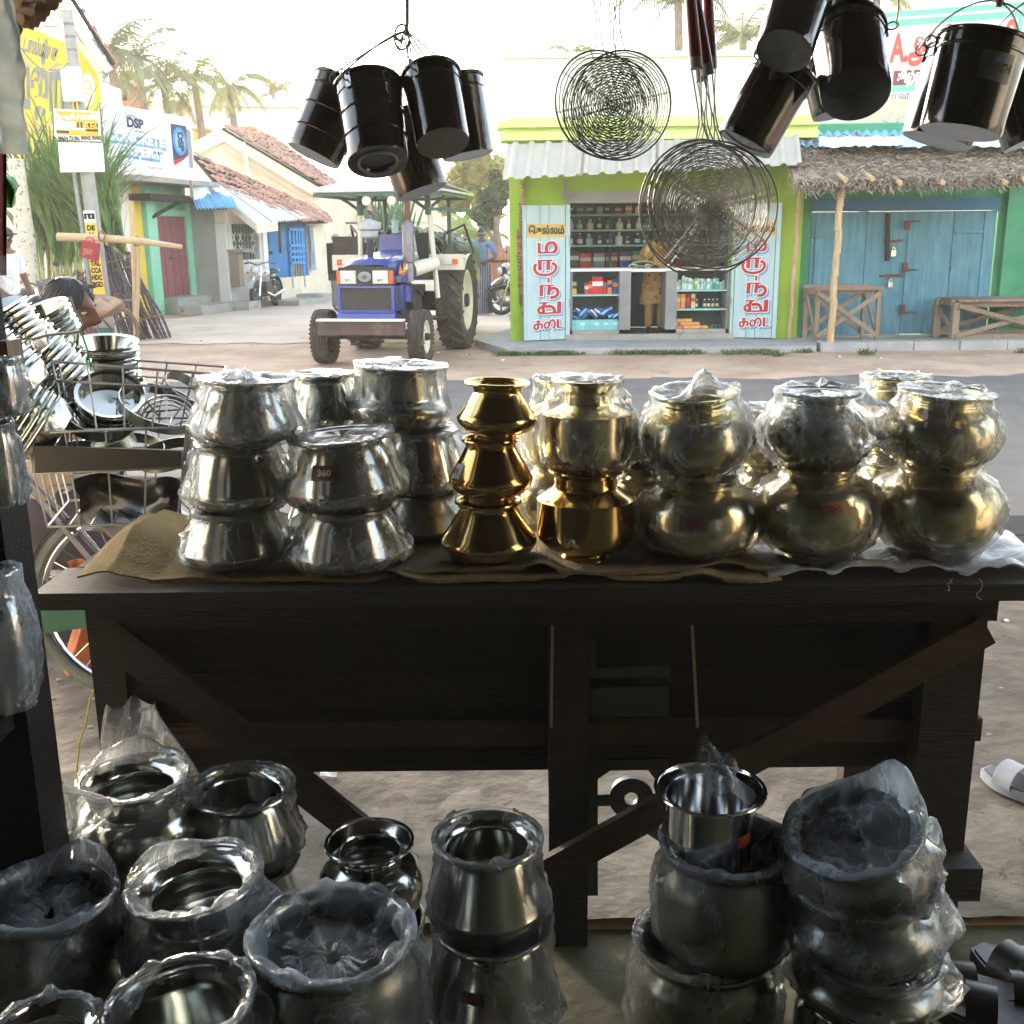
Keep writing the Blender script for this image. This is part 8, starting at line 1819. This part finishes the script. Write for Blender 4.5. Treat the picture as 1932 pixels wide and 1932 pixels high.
# ------------------------------------------------------------------ wire skimmers
def skimmer(label, c, rr_px, yaw, pitch, Y, handle_top, group, grip=False, depth=.22, rings=22, tilt=0.0, seed=0, wr=.00065):
    p = at(c[0], c[1], Y); r = px(rr_px, p); t_ = thing('wire_skimmer', label, 'skimmer', p, group)
    M = Matrix.Translation(p) @ Matrix.Rotation(yaw, 4, 'Z') @ Matrix.Rotation(tilt, 4, 'Y') @ Matrix.Rotation(pitch, 4, 'X')
    def pt(a, f): return M @ V((r * f * math.cos(a), -depth * r * (1 - f * f) * (1 if seed % 2 == 0 else -1), r * f * math.sin(a)))
    part('rim', MB().tube([pt(2 * PI * k / 64, 1) for k in range(64)], .0019, 7, closed=True), M_skw, t_)
    b = MB(); rd = random.Random(seed)
    for k in range(1, rings):
        f = k / rings; n_ = 44; ph = rd.random() * 6
        b.tube([pt(2 * PI * q / n_, f + .008 * math.sin(12 * 2 * PI * q / n_ + (PI if k % 2 else 0))) for q in range(n_)], wr, 3, closed=True)
    part('mesh_rings', b, M_skw, t_)
    for k in range(4):
        a = PI * k / 4 + .2; b = MB(); b.tube([pt(a if f > 0 else a + PI, abs(f)) + V((0, .001, .0012)) for f in [-1 + 2 * q / 16 for q in range(17)]], .0006, 4); b.tube([pt(a if f > 0 else a + PI, abs(f)) - V((0, .001, .0012)) for f in [-1 + 2 * q / 16 for q in range(17)]], .0006, 4); part('spoke', b, M_skw, t_)
    ht = V(handle_top); top = pt(PI / 2, 1.0)
    l_, r_ = pt(PI / 2 + .10, 1.0), pt(PI / 2 - .10, 1.0)
    d = (ht - top).normalized(); mid = top + d * (.03)
    for (s_, e) in ((-1, l_), (1, r_)): part('handle_wire', MB().tube([e, mid + V((s_ * .003, 0, 0)), mid + d * .02 + V((s_ * .0025, 0, 0)), ht + V((s_ * .010, 0, 0))], .0014, 6), M_skw, t_)
    if grip:
        g1 = ht + d * .16; part('grip', MB().tube([ht - d * .005, ht + d * .01, g1], [.012, .0125, .009], 12), M_grip, t_); part('ferrule', MB().tube([ht - d * .018, ht + d * .002], .0125, 12), M_exh, t_)
    return t_
M_grip = mat('maroon_grip', C(112, 24, 34), C(126, 32, 42), rough=.3, scale=4)
gk = 'wire skimmers hanging from the eave'
skimmer('leftmost wire skimmer of the pale left trio, turned away to the left', (1133, 196), 95, R(24), R(-4), YH + .02, at(1125, -40, YH + .02), gk, seed=2, rings=15, wr=.0011)
skimmer('front wire skimmer of the left trio, turned to the right', (1170, 200), 97, R(-22), R(3), YH - .02, at(1160, -40, YH), gk, seed=4, rings=20, wr=.0011)
skimmer('middle wire skimmer of the left trio, facing the viewer', (1152, 205), 90, R(6), R(2), YH + .05, at(1157, -40, YH + .03), gk, seed=6, rings=20, wr=.0011)
for k, (c, r_, yw, pt_, dy, hx, lab) in enumerate(((( 1318, 388), 118, 14, 3, -.03, 1312, 'frontmost wire skimmer under the maroon grips, turned left'), ((1352, 392), 112, -16, -2, .0, 1332, 'wire skimmer under the maroon grips, turned right'), ((1330, 398), 122, 3, 2, .03, 1322, 'largest wire skimmer under the maroon grips, facing the viewer'), ((1342, 380), 108, -8, 4, .06, 1340, 'fourth wire skimmer from the front under the maroon grips'), ((1326, 384), 114, 20, -3, .09, 1327, 'rearmost wire skimmer under the maroon grips'))):
    skimmer(lab, c, r_, R(yw), R(pt_), YH + dy, at(hx, 110 + 12 * (k % 3), YH + dy), gk, grip=True, seed=10 + 2 * k, rings=25)
p = at(1328, 378, YH + .12); 

# ------------------------------------------------------------------ shop post and wrapped goods at the left edge
pt0 = at(45, 900, 1.62)
t = thing('shop_post', 'dark wooden corner post of the shop at the left edge', 'post', V((pt0.x - .07, 1.66, 0)))
part('shaft', MB().box((pt0.x - .09, 1.575, 1.0), (.18, .09, 2.0)), M_woodk, t, smooth=0)
part('cleat', MB().box((pt0.x - .05, 1.60, at(30, 670, 1.6).z), (.14, .05, .045)), M_woodg, t, smooth=0)
part('shelf_bracket', MB().box((pt0.x - .12, 1.55, at(20, 1345, 1.55).z), (.20, .16, .03)), M_woodk, t, smooth=0)
gw = 'plastic wrapped vessels hung on the left post'
for (u, v0, v1, w_, kd, lab, fl) in ((-6, 785, 680, 76, 'tub', 'bright wrapped vessel upper on the left post', M_film2), (-14, 955, 800, 70, 'tub', 'wrapped vessel hung below the bright one on the left post', M_film2), (-12, 1335, 1080, 104, 'round', 'large wrapped steel vessel in a pointed bag on the left post', M_filmb)):
    p = at(u, v1, 1.46); zb_ = at(u, v0, 1.46).z
    pot(lab, 'vessel', (p.x, 1.46, zb_), px(w_, p) / 2, p.z - zb_, kd, M_steelb, group=gw, wrap='over', loose=.008, film=fl)
b = MB(); rc = random.Random(2)
b.grid(lambda i, j: at(-26 + 60 * i + 16 * (1 - j) * i - 6 * math.sin(8 * j), 292 - 320 * j, 1.70) + V((0, .012 * math.sin(7 * i + 5 * j) + .01 * nz3((i * 3, j * 9, 1)), 0)), 14, 40)
M_pst = mat('printed_sheet', C(104, 118, 122), C(146, 150, 144), rough=.35, scale=9, c3=C(150, 118, 92), s3=6, f3=.60, transl=.3)
pr = one('hanging_sheet', b, M_pst, 'grey plastic sheet with printed shapes hanging at the upper left edge', 'plastic sheet')
b = MB(); b.grid(lambda i, j: at(-12 + 22 * i, 520 - 230 * j, 1.60) + V((0, .01 * math.sin(9 * i), 0)), 6, 12); one('maroon_cloth', b, M_grip, 'strip of maroon cloth hanging along the left edge', 'cloth')
b = MB(); b.grid(lambda i, j: at(10 + 24 * i * (.4 + .6 * math.sin(PI * j)), 392 - 60 * j, 1.72) + V((0, .01 * math.sin(9 * i + 6 * j), 0)), 10, 10); one('green_bag', b, mat('green_plastic', C(90, 200, 110), C(120, 214, 136), rough=.35, scale=8), 'crumpled green plastic bag by the left post', 'plastic bag')
b = MB(); b.grid(lambda i, j: at(-30 + (52 + 10 * math.sin(7 * j)) * i, 560 - 78 * j, 1.5) + V((0, .02 * math.sin(5 * i + 4 * j), 0)), 14, 14); one('plastic_bag', b, M_filmb, 'white plastic bag bulging at the left edge below the green bag', 'plastic bag', smooth=80)
# thatch corner of the neighbour's eave at the top left
b = MB()
for k in range(220):
    i, j = rc.random(), rc.random(); p = at(-40 + 80 * i * (1 - .75 * j), -30 + 52 * j, 2.6 + .3 * rc.random()); a = rc.uniform(-.5, .5) + .75; L_ = .14
    d = V((math.cos(a), rc.uniform(-.3, .3), -math.sin(a) * .7 + .3)) * L_; s_ = V((.004, 0, .007)); b.add([p - s_, p + s_, p + d + s_, p + d - s_], [(0, 1, 2, 3)])
for k in range(5): b.tube([at(-20 + 20 * k, -30, 2.8), at(4 + 13 * k, 20 - 3 * k, 2.7)], .010, 6)
one('thatch_corner', b, mat('brown_thatch', C(78, 66, 54), C(116, 100, 84), rough=.95, scale=16), 'corner of a woven thatch eave at the top left', 'roof edge', smooth=0, kind='stuff')

# ------------------------------------------------------------------ steel basins, wire racks and bicycle at the left
POS = ['bottom', 'second', 'third', 'fourth', 'fifth', 'sixth', 'seventh', 'eighth', 'ninth', 'tenth']
def basin_stack(n, p, r, h, rot, step, label, group):
    p = V(p); e = Matrix.Rotation(rot[2], 3, 'Z') @ Matrix.Rotation(rot[1], 3, 'Y') @ Matrix.Rotation(rot[0], 3, 'X'); ax = e @ V((0, 0, 1)); first = None
    for k in range(n):
        loc = p + ax * (step * k); lb = '%s steel basin %s' % ('topmost' if k == n - 1 else POS[k], label)
        if first is None:
            t_ = thing('steel_basin', lb, 'steel basin', loc, group, local=True); t_.rotation_euler = e.to_euler()
            part('bowl', MB().lathe([(0, 0), (r * .62, 0), (r * .72, h * .06), (r * .88, h * .70), (r * .90, h * .92), (r * 1.0, h), (r * .985, h * 1.05), (r * .87, h * .95), (r * .70, h * .12), (0, h * .05)], 44), M_steel, t_, smooth=40); first = t_
        else: copy_tree(first, loc, None, lb).rotation_euler = (e @ Matrix.Rotation(.06 * math.sin(k * 3), 3, 'X') @ Matrix.Rotation(k, 3, 'Z')).to_euler()
gbs = 'bright steel basins piled at the left'
basin_stack(10, at(207, 775, 3.05), .092, .046, (R(6), R(4), 0), .017, 'in the upright nested stack below the hand of the woman', gbs)
basin_stack(9, at(150, 752, 2.8), .096, .05, (R(14), R(-38), 0), .018, 'in the long stack leaning left in the middle of the pile', gbs)
basin_stack(9, at(112, 824, 2.6), .098, .05, (R(16), R(-52), 0), .018, 'in the lowest stack of the pile, leaning far over', gbs)
basin_stack(6, at(112, 662, 3.0), .085, .045, (R(16), R(-16), 0), .015, 'in the stack directly below the black hair of the woman', gbs)
basin_stack(6, at(62, 668, 2.7), .072, .04, (R(10), R(-28), 0), .016, 'in the small stack next to the left post', gbs)
basin_stack(8, at(58, 742, 2.55), .085, .045, (R(10), R(-40), 0), .016, 'in the stack squeezed against the left post', gbs)
basin_stack(6, at(205, 800, 2.75), .085, .035, (R(30), R(20), 0), .014, 'in the stack lying inside the wire rack', gbs)
M_iron = mat('grey_bright_wire', C(140, 142, 144), C(172, 174, 176), rough=.3, metal=.8, scale=10)
def wire_rack(label, corners_top, corners_bot, nv, levels, loc):
    """open wire basket: rails at several levels between bottom and top outlines, uprights between"""
    t_ = thing('wire_rack', label, 'wire rack', loc, 'wire dish racks at the left'); n = len(corners_top)
    ct = [V(p) for p in corners_top]; cb_ = [V(p) for p in corners_bot]
    for f in levels: part('rail', MB().tube([a.lerp(b_, 1 - f) for a, b_ in zip(ct, cb_)], .0034 if f in (0, 1) else .0028, 6, closed=True), M_iron, t_)
    for k in range(n):
        j = (k + 1) % n
        for q in range(nv):
            f = q / nv; a, c = ct[k].lerp(ct[j], f), cb_[k].lerp(cb_[j], f); part('upright', MB().tube([a, a.lerp(c, .5) + V((0, 0, -.004)), c], .0024, 6), M_iron, t_)
    b = MB()
    for q in range(1, nv + 2): f = q / (nv + 2); b.tube([cb_[0].lerp(cb_[1], f), cb_[3].lerp(cb_[2], f)], .002, 5)
    part('floor_wires', b, M_iron, t_); return t_
Ya, Yb2 = 2.52, 2.86
wire_rack('large front wire rack with three rails beside the table', [at(46, 818, Ya), at(352, 806, Ya), at(372, 770, Yb2), at(92, 790, Yb2)], [at(90, 994, Ya + .02), at(334, 986, Ya + .02), at(345, 930, Yb2 - .03), at(130, 945, Yb2 - .03)], 4, (0, .58, 1), at(200, 1000, 2.7))
wire_rack('upper wire rack sitting crookedly on the large front rack', [at(98, 682, 2.62), at(430, 708, 2.62), at(425, 692, 3.0), at(150, 672, 3.0)], [at(130, 812, 2.60), at(392, 806, 2.60), at(390, 788, 2.9), at(160, 790, 2.9)], 5, (0, .72, 1), at(230, 812, 2.75))
wire_rack('small square wire rack at the far left behind the post', [at(44, 792, 2.6), at(130, 780, 2.6), at(160, 760, 2.9), at(66, 770, 2.9)], [at(52, 870, 2.6), at(138, 860, 2.6), at(160, 830, 2.9), at(80, 840, 2.9)], 3, (0, 1), at(100, 870, 2.7))
def arc_stand(label, c, r, Y, n, dY):
    t_ = thing('plate_stand', label, 'plate stand', at(c[0], c[1], Y), 'round wire plate stands')
    for k in range(n):
        cc = at(c[0], c[1], Y + dY * k / n); rr = px(r, cc) * (1 - .14 * k)
        part('hoop', MB().tube([cc + V((rr * math.cos(a), .15 * rr * math.sin(a), rr * .95 * math.sin(a))) for a in [PI * q / 20 for q in range(21)]], .0026, 6), M_iron, t_)
        for q in range(5):
            a = PI * (.1 + .2 * q); part('spoke', MB().tube([cc + V((rr * .35 * math.cos(a), 0, rr * .35 * math.sin(a))), cc + V((rr * math.cos(a), .15 * rr * math.sin(a), rr * .95 * math.sin(a)))], .0020, 5), M_iron, t_)
    part('base_bar', MB().tube([at(c[0] - r, c[1], Y), at(c[0] + r, c[1], Y)], .003, 6), M_iron, t_)
arc_stand('large fan-shaped wire plate stand in the racks', (316, 806), 62, 2.66, 3, .12); arc_stand('small arched wire plate stand in front of the leftmost steel stack', (305, 880), 30, 2.56, 2, .1); arc_stand('arched wire plate stand in the middle of the racks', (210, 808), 58, 2.72, 3, .12)
for k, (u, v, rx_, Y, tl, lab) in enumerate(((300, 770, 76, 2.74, 24, 'broad flat steel hoop lying in the upper rack'), (250, 850, 58, 2.72, 10, 'steel hoop lying low in the front rack'), (318, 858, 56, 2.70, -8, 'steel hoop beside the leftmost steel stack'), (170, 795, 50, 2.66, 30, 'steel hoop tilted at the left of the upper rack'), (240, 745, 44, 2.8, -26, 'small steel hoop high in the upper rack'), (150, 862, 52, 2.7, 6, 'steel hoop at the left end of the front rack'), (345, 735, 40, 2.85, 40, 'steel hoop standing at the right end of the upper rack'), (215, 835, 40, 2.62, -14, 'narrow steel hoop in the middle of the front rack'))):
    p = at(u, v, Y); r = px(rx_, p); M = Matrix.Translation(p) @ Matrix.Rotation(R(tl), 4, 'Y') @ Matrix.Rotation(R(14), 4, 'X'); b = MB(); b.lathe([(r, -.014), (r, .014), (r * .97, .014), (r * .97, -.014), (r, -.014)], 44, M); one('steel_hoop', b, M_steeld, lab, 'steel hoop', 'steel hoops among the racks')
M_bsheet = mat('black_sheet', C(20, 21, 22), C(30, 31, 33), rough=.45, scale=6)
t = thing('black_tray', 'long black metal tray lying in the front wire rack', 'tray', at(200, 895, 2.6))
part('front', MB().slab([at(66, 893, 2.50), at(342, 880, 2.50), at(342, 850, 2.50), at(66, 842, 2.50)], (0, .012, 0)), M_bsheet, t); part('floor', MB().slab([at(66, 893, 2.512), at(342, 880, 2.512), at(350, 868, 2.75), at(85, 872, 2.75)], (0, 0, .006)), M_bsheet, t); part('end', MB().slab([at(60, 893, 2.52), at(66, 893, 2.50), at(66, 842, 2.50), at(60, 838, 2.52)], (0, .2, .0)), M_bsheet, t)
b = MB(); b.grid(lambda i, j: at(138 + 215 * i, 905 + 108 * j, 2.66) + V((0, .05 * math.sin(4 * i + 2 * j) + .02 * nz3((i * 4, j * 4, 2)), .01 * math.sin(9 * i))), 24, 14); one('black_polythene', b, mat('black_polythene', C(24, 25, 27), C(36, 38, 40), rough=.25, scale=5), 'creased sheet of black polythene hanging behind the front rack', 'polythene sheet', smooth=70)
# bicycle beside the table: rear wheel shows beyond the table end
p = at(255, 1130, 3.36)
bicycle('grey bicycle beside the table, rear wheel showing past the table end', (p.x, 3.36, 0.0), R(180), mat('worn_tyre', C(92, 98, 100), C(112, 118, 118), rough=.7, scale=9), M_exh, M_steelb)
b = MB(); b.grid(lambda i, j: at(126 + 66 * i + 10 * math.sin(5 * j), 1060 + 232 * j, 3.6) + V((0, .04 * math.sin(6 * i + 3 * j) + .02 * nz3((i * 5, j * 5, 3)), 0)), 18, 24)
one('orange_cloth_bag', b, mat('orange_cloth', C(178, 92, 48), C(206, 128, 76), rough=.85, scale=7, c3=C(140, 110, 70), s3=4, f3=.6), 'crumpled orange cloth bag hanging behind the bicycle wheel', 'cloth bag', smooth=70)
b = MB(); b.ball(at(180, 1285, 3.65), (.09, .06, .06), 14, 8); one('white_bundle', b, M_tarp, 'small whitish bundle lying under the orange cloth bag', 'bundle')
b = MB(); yl = [(184, 1200), (186, 1215), (180, 1250), (184, 1285), (170, 1320), (166, 1342), (160, 1370), (150, 1400), (146, 1440), (140, 1500)]
b.tube([at(u, v, 2.3) for u, v in yl], .0022, 5); one('yellow_string', b, mat('yellow_string', C(206, 190, 70), None, rough=.6), 'thin yellow string dangling beside the left table leg', 'string')
b = MB(); b.tube([at(60, 640, 2.4), at(90, 632, 2.4), at(130, 628, 2.4), at(152, 625, 2.4), at(156, 612, 2.4), at(140, 585, 2.4), at(132, 560, 2.4)], .0035, 6); one('hooked_wire', b, M_wire, 'dark bent wire hook in front of the black hair of the woman', 'wire')
b = MB(); b.tube([at(150, 618, 2.4), at(158, 640, 2.41), at(166, 664, 2.41), at(172, 700, 2.42)], .0022, 5); b.tube([at(166, 664, 2.41), at(162, 680, 2.41), at(170, 698, 2.42), at(176, 672, 2.41)], .002, 5); one('green_string', b, mat('green_string', C(40, 150, 96), None, rough=.5), 'green plastic string tied to the bent wire hook', 'string')

# ------------------------------------------------------------------ woman resting her cheek on her hand
Yw_ = 4.05
hc = at(128, 590, Yw_)
W = thing('person', 'woman with black tied hair resting her cheek on her hand behind the steel basins', 'person', V((hc.x - .08, Yw_ + .02, 0)))
fa = R(-10); FX = V((math.cos(fa), math.sin(fa), -.10)).normalized(); FZ = V((.10, -.05, 1)); FZ = (FZ - FX * FZ.dot(FX)).normalized(); FY = FZ.cross(FX)
HM = Matrix(((FX.x, FY.x, FZ.x, hc.x), (FX.y, FY.y, FZ.y, hc.y), (FX.z, FY.z, FZ.z, hc.z), (0, 0, 0, 1)))
def g2(a, e, a0, e0, sa, se): return math.exp(-((a - a0) / sa) ** 2 - ((e - e0) / se) ** 2)
def head(i, j, hair=0):
    a = 2 * PI * i - PI; e = -PI / 2 + PI * j; A_, E_ = math.degrees(a), math.degrees(e)
    x, y, z = math.cos(e) * math.cos(a), math.cos(e) * math.sin(a), math.sin(e)
    rx, ry, rz = .098, .076, .122
    if z < 0: ry *= 1 - .22 * z * z; 
    d = .0
    d += .034 * g2(A_, E_, 0, -10, 9, 8) + .020 * g2(A_, E_, 0, 3, 7, 12) + .007 * g2(abs(A_), E_, 12, 15, 16, 7) - .010 * g2(abs(A_), E_, 24, 4, 11, 8)
    d += .010 * g2(A_, E_, 0, -27, 17, 5) + .010 * g2(A_, E_, 0, -36, 15, 5) - .004 * g2(A_, E_, 0, -31.5, 16, 2.5) - .004 * g2(A_, E_, 0, -45, 20, 5) + .016 * g2(A_, E_, 0, -58, 26, 12) + .006 * g2(abs(A_), E_, 42, -14, 20, 14)
    p = V((x * (rx + d), y * (ry + d * .6), z * rz))
    if hair:
        m_ = max(0, min(1, (abs(A_) - 42 + max(0, E_ - 6) * 1.1) / 12)); m_ = max(m_, max(0, min(1, (E_ - 44) / 8)))
        s_ = .90 + .19 * m_ * (1 + .012 * math.sin(26 * a)); p = V((x * rx, y * ry, z * rz)) * s_
    return HM @ p
vs = [(0, 0, -.62), (0, 0, -.40), (-.01, 0, -.24), (.0, 0, -.15), (.01, 0, -.06)]
sk_v = [HM @ V(q) for q in vs]; sr = [(.15, .10), (.16, .11), (.10, .08), .052, .05]; se_ = [(0, 1), (1, 2), (2, 3), (3, 4)]
def arm(lst, rad):
    i = len(sk_v); sk_v.extend([V(q) for q in lst]); sr.extend(rad); se_.append((2, i)); se_.extend([(i + k, i + k + 1) for k in range(len(lst) - 1)]); return i
sh_ = HM @ V((.0, -.17, -.28)); wr_ = at(192, 668, Yw_ - .16); el_ = wr_ + V((.04, .06, -.26))
arm([sh_, sh_.lerp(el_, .55) + V((.03, -.02, -.03)), el_, wr_], [.060, .048, .040, .026])
ia = len(sk_v) - 1; pm = at(181, 648, Yw_ - .15); sk_v.append(pm); sr.append((.036, .020)); se_.append((ia, ia + 1)); ip_ = ia + 1
for q, (u0, v0, u1, v1, u2, v2) in enumerate(((174, 640, 166, 631, 160, 624), (177, 637, 171, 627, 166, 619), (181, 636, 177, 625, 173, 616), (186, 638, 184, 628, 181, 620))):
    j = len(sk_v); sk_v.extend([at(u0, v0, Yw_ - .15), at(u1, v1, Yw_ - .14), at(u2, v2, Yw_ - .12)]); sr.extend([.0095, .0088, .0075]); se_.extend([(ip_, j), (j, j + 1), (j + 1, j + 2)])
j = len(sk_v); sk_v.extend([at(171, 652, Yw_ - .15), at(163, 646, Yw_ - .14), at(158, 640, Yw_ - .13)]); sr.extend([.011, .0095, .008]); se_.extend([(ip_, j), (j, j + 1), (j + 1, j + 2)])
sh2 = HM @ V((-.02, .18, -.28)); arm([sh2, sh2 + V((-.05, .02, -.28)), sh2 + V((.10, -.14, -.40)), sh2 + V((.22, -.2, -.40))], [.060, .048, .036, .026])
skin('body', sk_v, se_, sr, M_skin, W, 2)
b = MB(); b.grid(lambda i, j: head(i, j), 72, 54, wrap=True); part('head', b, M_skin, W, smooth=80)
b = MB(); b.grid(lambda i, j: head(i, j, 1), 60, 40, wrap=True); b.ball(HM @ V((-.115, 0, -.03)), (.06, .07, .085), 16, 10); b.grid(lambda i, j: HM @ V((-.10 - .03 * j, .055 * (i - .5) * 2, -.06 - .34 * j)), 6, 8); part('hair', b, M_hair, W, smooth=70)
b = MB(); rw = random.Random(6)
for k in range(110):
    j0 = rw.uniform(.62, .93); i0 = rw.uniform(.12, .88); q = []
    if .36 < i0 < .64 and j0 < .78: continue
    for s_ in range(6): p = head((i0 + (-.04 if i0 < .5 else .04) * s_ * (1 - j0) * 2) % 1, j0 - .055 * s_, 1); c_h = HM @ V((0, 0, 0)); q.append(c_h + (p - c_h) * (1.012 + .01 * rw.random()))
    b.tube(q, .0016, 4)
part('hair_strands', b, M_hair, W)
for s_ in (-1, 1):
    part('eye', MB().ball(HM @ V((.083, s_ * .031, .010)), (.012, .013, .0085), 10, 8), mat('eye_white', C(190, 184, 176), None, rough=.3) if s_ < 0 else bpy.data.materials['eye_white'], W)
    part('iris', MB().ball(HM @ V((.0925, s_ * .031, .008)), (.004, .006, .006), 8, 6), M_rubberb, W)
    part('eyebrow', MB().tube([HM @ V((.094 - .012 * abs(k - 1), s_ * (.016 + .016 * k), .031 + .003 * (k == 1))) for k in range(3)], .0035, 6), M_hair, W)
    part('eyelid', MB().tube([HM @ V((.094 - .010 * abs(k - 1), s_ * (.019 + .012 * k), .0165 + .002 * (k == 1))) for k in range(3)], .0028, 6), M_skin, W)
M_lip = mat('lip', C(112, 58, 52), None, rough=.5)
part('lips', MB().tube([HM @ V((.092, -.022, -.058)), HM @ V((.101, -.008, -.056)), HM @ V((.101, .008, -.056)), HM @ V((.092, .022, -.058))], [.003, .006, .006, .003], 8), M_lip, W)
part('blouse', MB().grid(lambda i, j: HM @ V(((.15 + .02 * math.sin(4 * PI * i)) * (.45 + .55 * min(1, j * 2.2)) * math.cos(2 * PI * i) - .01, (.21) * (.35 + .65 * min(1, j * 2.0)) * math.sin(2 * PI * i), -.17 - .5 * j)), 30, 10, wrap=True), mat('beige_blouse', C(150, 132, 112), C(170, 152, 132), rough=.9, scale=8), W)
p0_ = HM @ V((0, 0, -.62)); part('skirt', MB().lathe([(.19, 0), (.24, -.25), (.28, -.60)], 24, Matrix.Translation(p0_)), mat('dark_skirt', C(52, 46, 54), C(66, 58, 66), rough=.9, scale=6), W)
st_ = thing('stool', 'low wooden stool under the seated woman at the left', 'stool', V((p0_.x, p0_.y, 0))); part('seat', MB().lathe([(0, p0_.z - .10), (.16, p0_.z - .10), (.16, p0_.z - .06), (0, p0_.z - .06)], 20, Matrix.Translation((p0_.x, p0_.y, 0))), M_woodb, st_)
for k in range(4): a = PI / 4 + PI / 2 * k; part('leg', MB().bar((p0_.x + .12 * math.cos(a), p0_.y + .12 * math.sin(a), p0_.z - .10), (p0_.x + .15 * math.cos(a), p0_.y + .15 * math.sin(a), 0), .03, .03), M_woodb, st_)

# ------------------------------------------------------------------ grass at the kerb, litter on the dirt
b = MB(); rg2 = random.Random(9)
def tuft(x, y, n, h_, z=0.0):
    for k in range(n):
        a = rg2.uniform(0, 2 * PI); p = V((x + rg2.gauss(0, .05), y + rg2.gauss(0, .03), z)); d = V((math.cos(a) * rg2.uniform(.2, .9), math.sin(a) * rg2.uniform(.2, .9), 1)).normalized() * h_ * rg2.uniform(.5, 1.2); s_ = V((-math.sin(a), math.cos(a), 0)) * .006
        b.add([p - s_, p + s_, p + d * .6 + s_ * .7, p + d + V((math.cos(a), math.sin(a), -.3)) * .02], [(0, 1, 2), (0, 2, 3)])
for k in range(190):
    u = 905 + (1530 - 905) * rg2.random(); q = gz(u, 664 + 6 * rg2.random() if u > 960 else 650 + (u - 905) * .25 + 8 * rg2.random(), 0)
    if nz3((q.x * 1.5, 0, 3), 1.4) > -.12: tuft(q.x, min(q.y, 14.22), 12, .075)
for (u, v) in ((1630, 668), (1633, 670), (2000, 660), (1928, 666), (1470, 672)):
    q = gz(u, v, 0); tuft(q.x, q.y, 40, .09)
one('kerb_grass', b, M_grass, 'patchy green grass growing along the foot of the pavement', 'grass', smooth=0, kind='stuff')
M_paper = mat('litter_paper', C(214, 212, 206), C(226, 224, 220), rough=.7, scale=9)
for (u, v, w_, lab) in ((830, 668, 12, 'white scrap of paper near the right front tractor wheel'), (885, 672, 10, 'torn white litter on the dirt right of the tractor'), (948, 682, 9, 'small white litter above the first brass stack'), (1581, 676, 10, 'white litter below the bamboo post'), (1660, 678, 8, 'small pale scrap on the dirt beyond the right pots'), (605, 597, 9, 'white scrap on the lane left of the tractor'), (380, 645, 9, 'pale stone scrap on the dirt left of the lane'), (1765, 672, 7, 'pale scrap near the kerb at the right'), (1800, 676, 7, 'bluish scrap on the dirt at the right'), (1896, 1178, 14, 'white curl of paper on the dirt right of the table'), (620, 1472, 30, 'white scrap on the ground under the table')):
    q = gz(u, v, 0.0); r = px(w_, q) / 2; b = MB(); b.grid(lambda i, j: q + V((r * 2 * (i - .5), r * 1.1 * (j - .5), .012 + .35 * r * math.sin(4 * i + u) * math.cos(3 * j + v) + .3 * r)), 5, 4); one('litter_scrap', b, M_paper, lab, 'litter', 'litter on the ground')
b = MB(); rs2 = random.Random(15)
for k in range(700):
    x, y = rs2.uniform(-2.5, 3), rs2.uniform(2.85, 4.6); z = .006; r = rs2.uniform(.003, .011); b.ball((x, y, z), (r * rs2.uniform(.8, 1.5), r, r * .55), 6, 4)
for k in range(500):
    x, y = rs2.uniform(-8, 8), rs2.uniform(12, 16); r = rs2.uniform(.008, .025); b.ball((x, y, -.02), (r, r, r * .7), 5, 3)
one('pebbles', b, mat('pebble', C(124, 112, 98), C(158, 146, 130), rough=.9, scale=20), 'loose pebbles scattered over the dirt verge', 'pebbles', smooth=60, kind='stuff')
b = MB(); b.grid(lambda i, j: at(255 + 55 * i, 590 + 40 * j, 17.6) + V((.04 * math.sin(7 * j), .1 * math.sin(5 * i + 3 * j), 0)), 10, 10)

# ------------------------------------------------------------------ hazy air over the street
b = MB(); b.box((0, 120, 9.5), (410, 370, 21)); hz_ = bpy.data.objects.new('haze', b.mesh('haze', [], V((0, 0, 0)), 0)); COL.objects.link(hz_); hz_['kind'] = 'stuff'
mt = bpy.data.materials.new('haze'); mt.use_nodes = True; n = mt.node_tree.nodes; n.remove(n['Principled BSDF']); vv = n.new('ShaderNodeVolumePrincipled')
vv.inputs['Color'].default_value = (1.0, .96, .90, 1); vv.inputs['Density'].default_value = .0021; vv.inputs['Anisotropy'].default_value = .3
mt.node_tree.links.new(vv.outputs[0], n['Material Output'].inputs['Volume']); hz_.data.materials.append(mt)
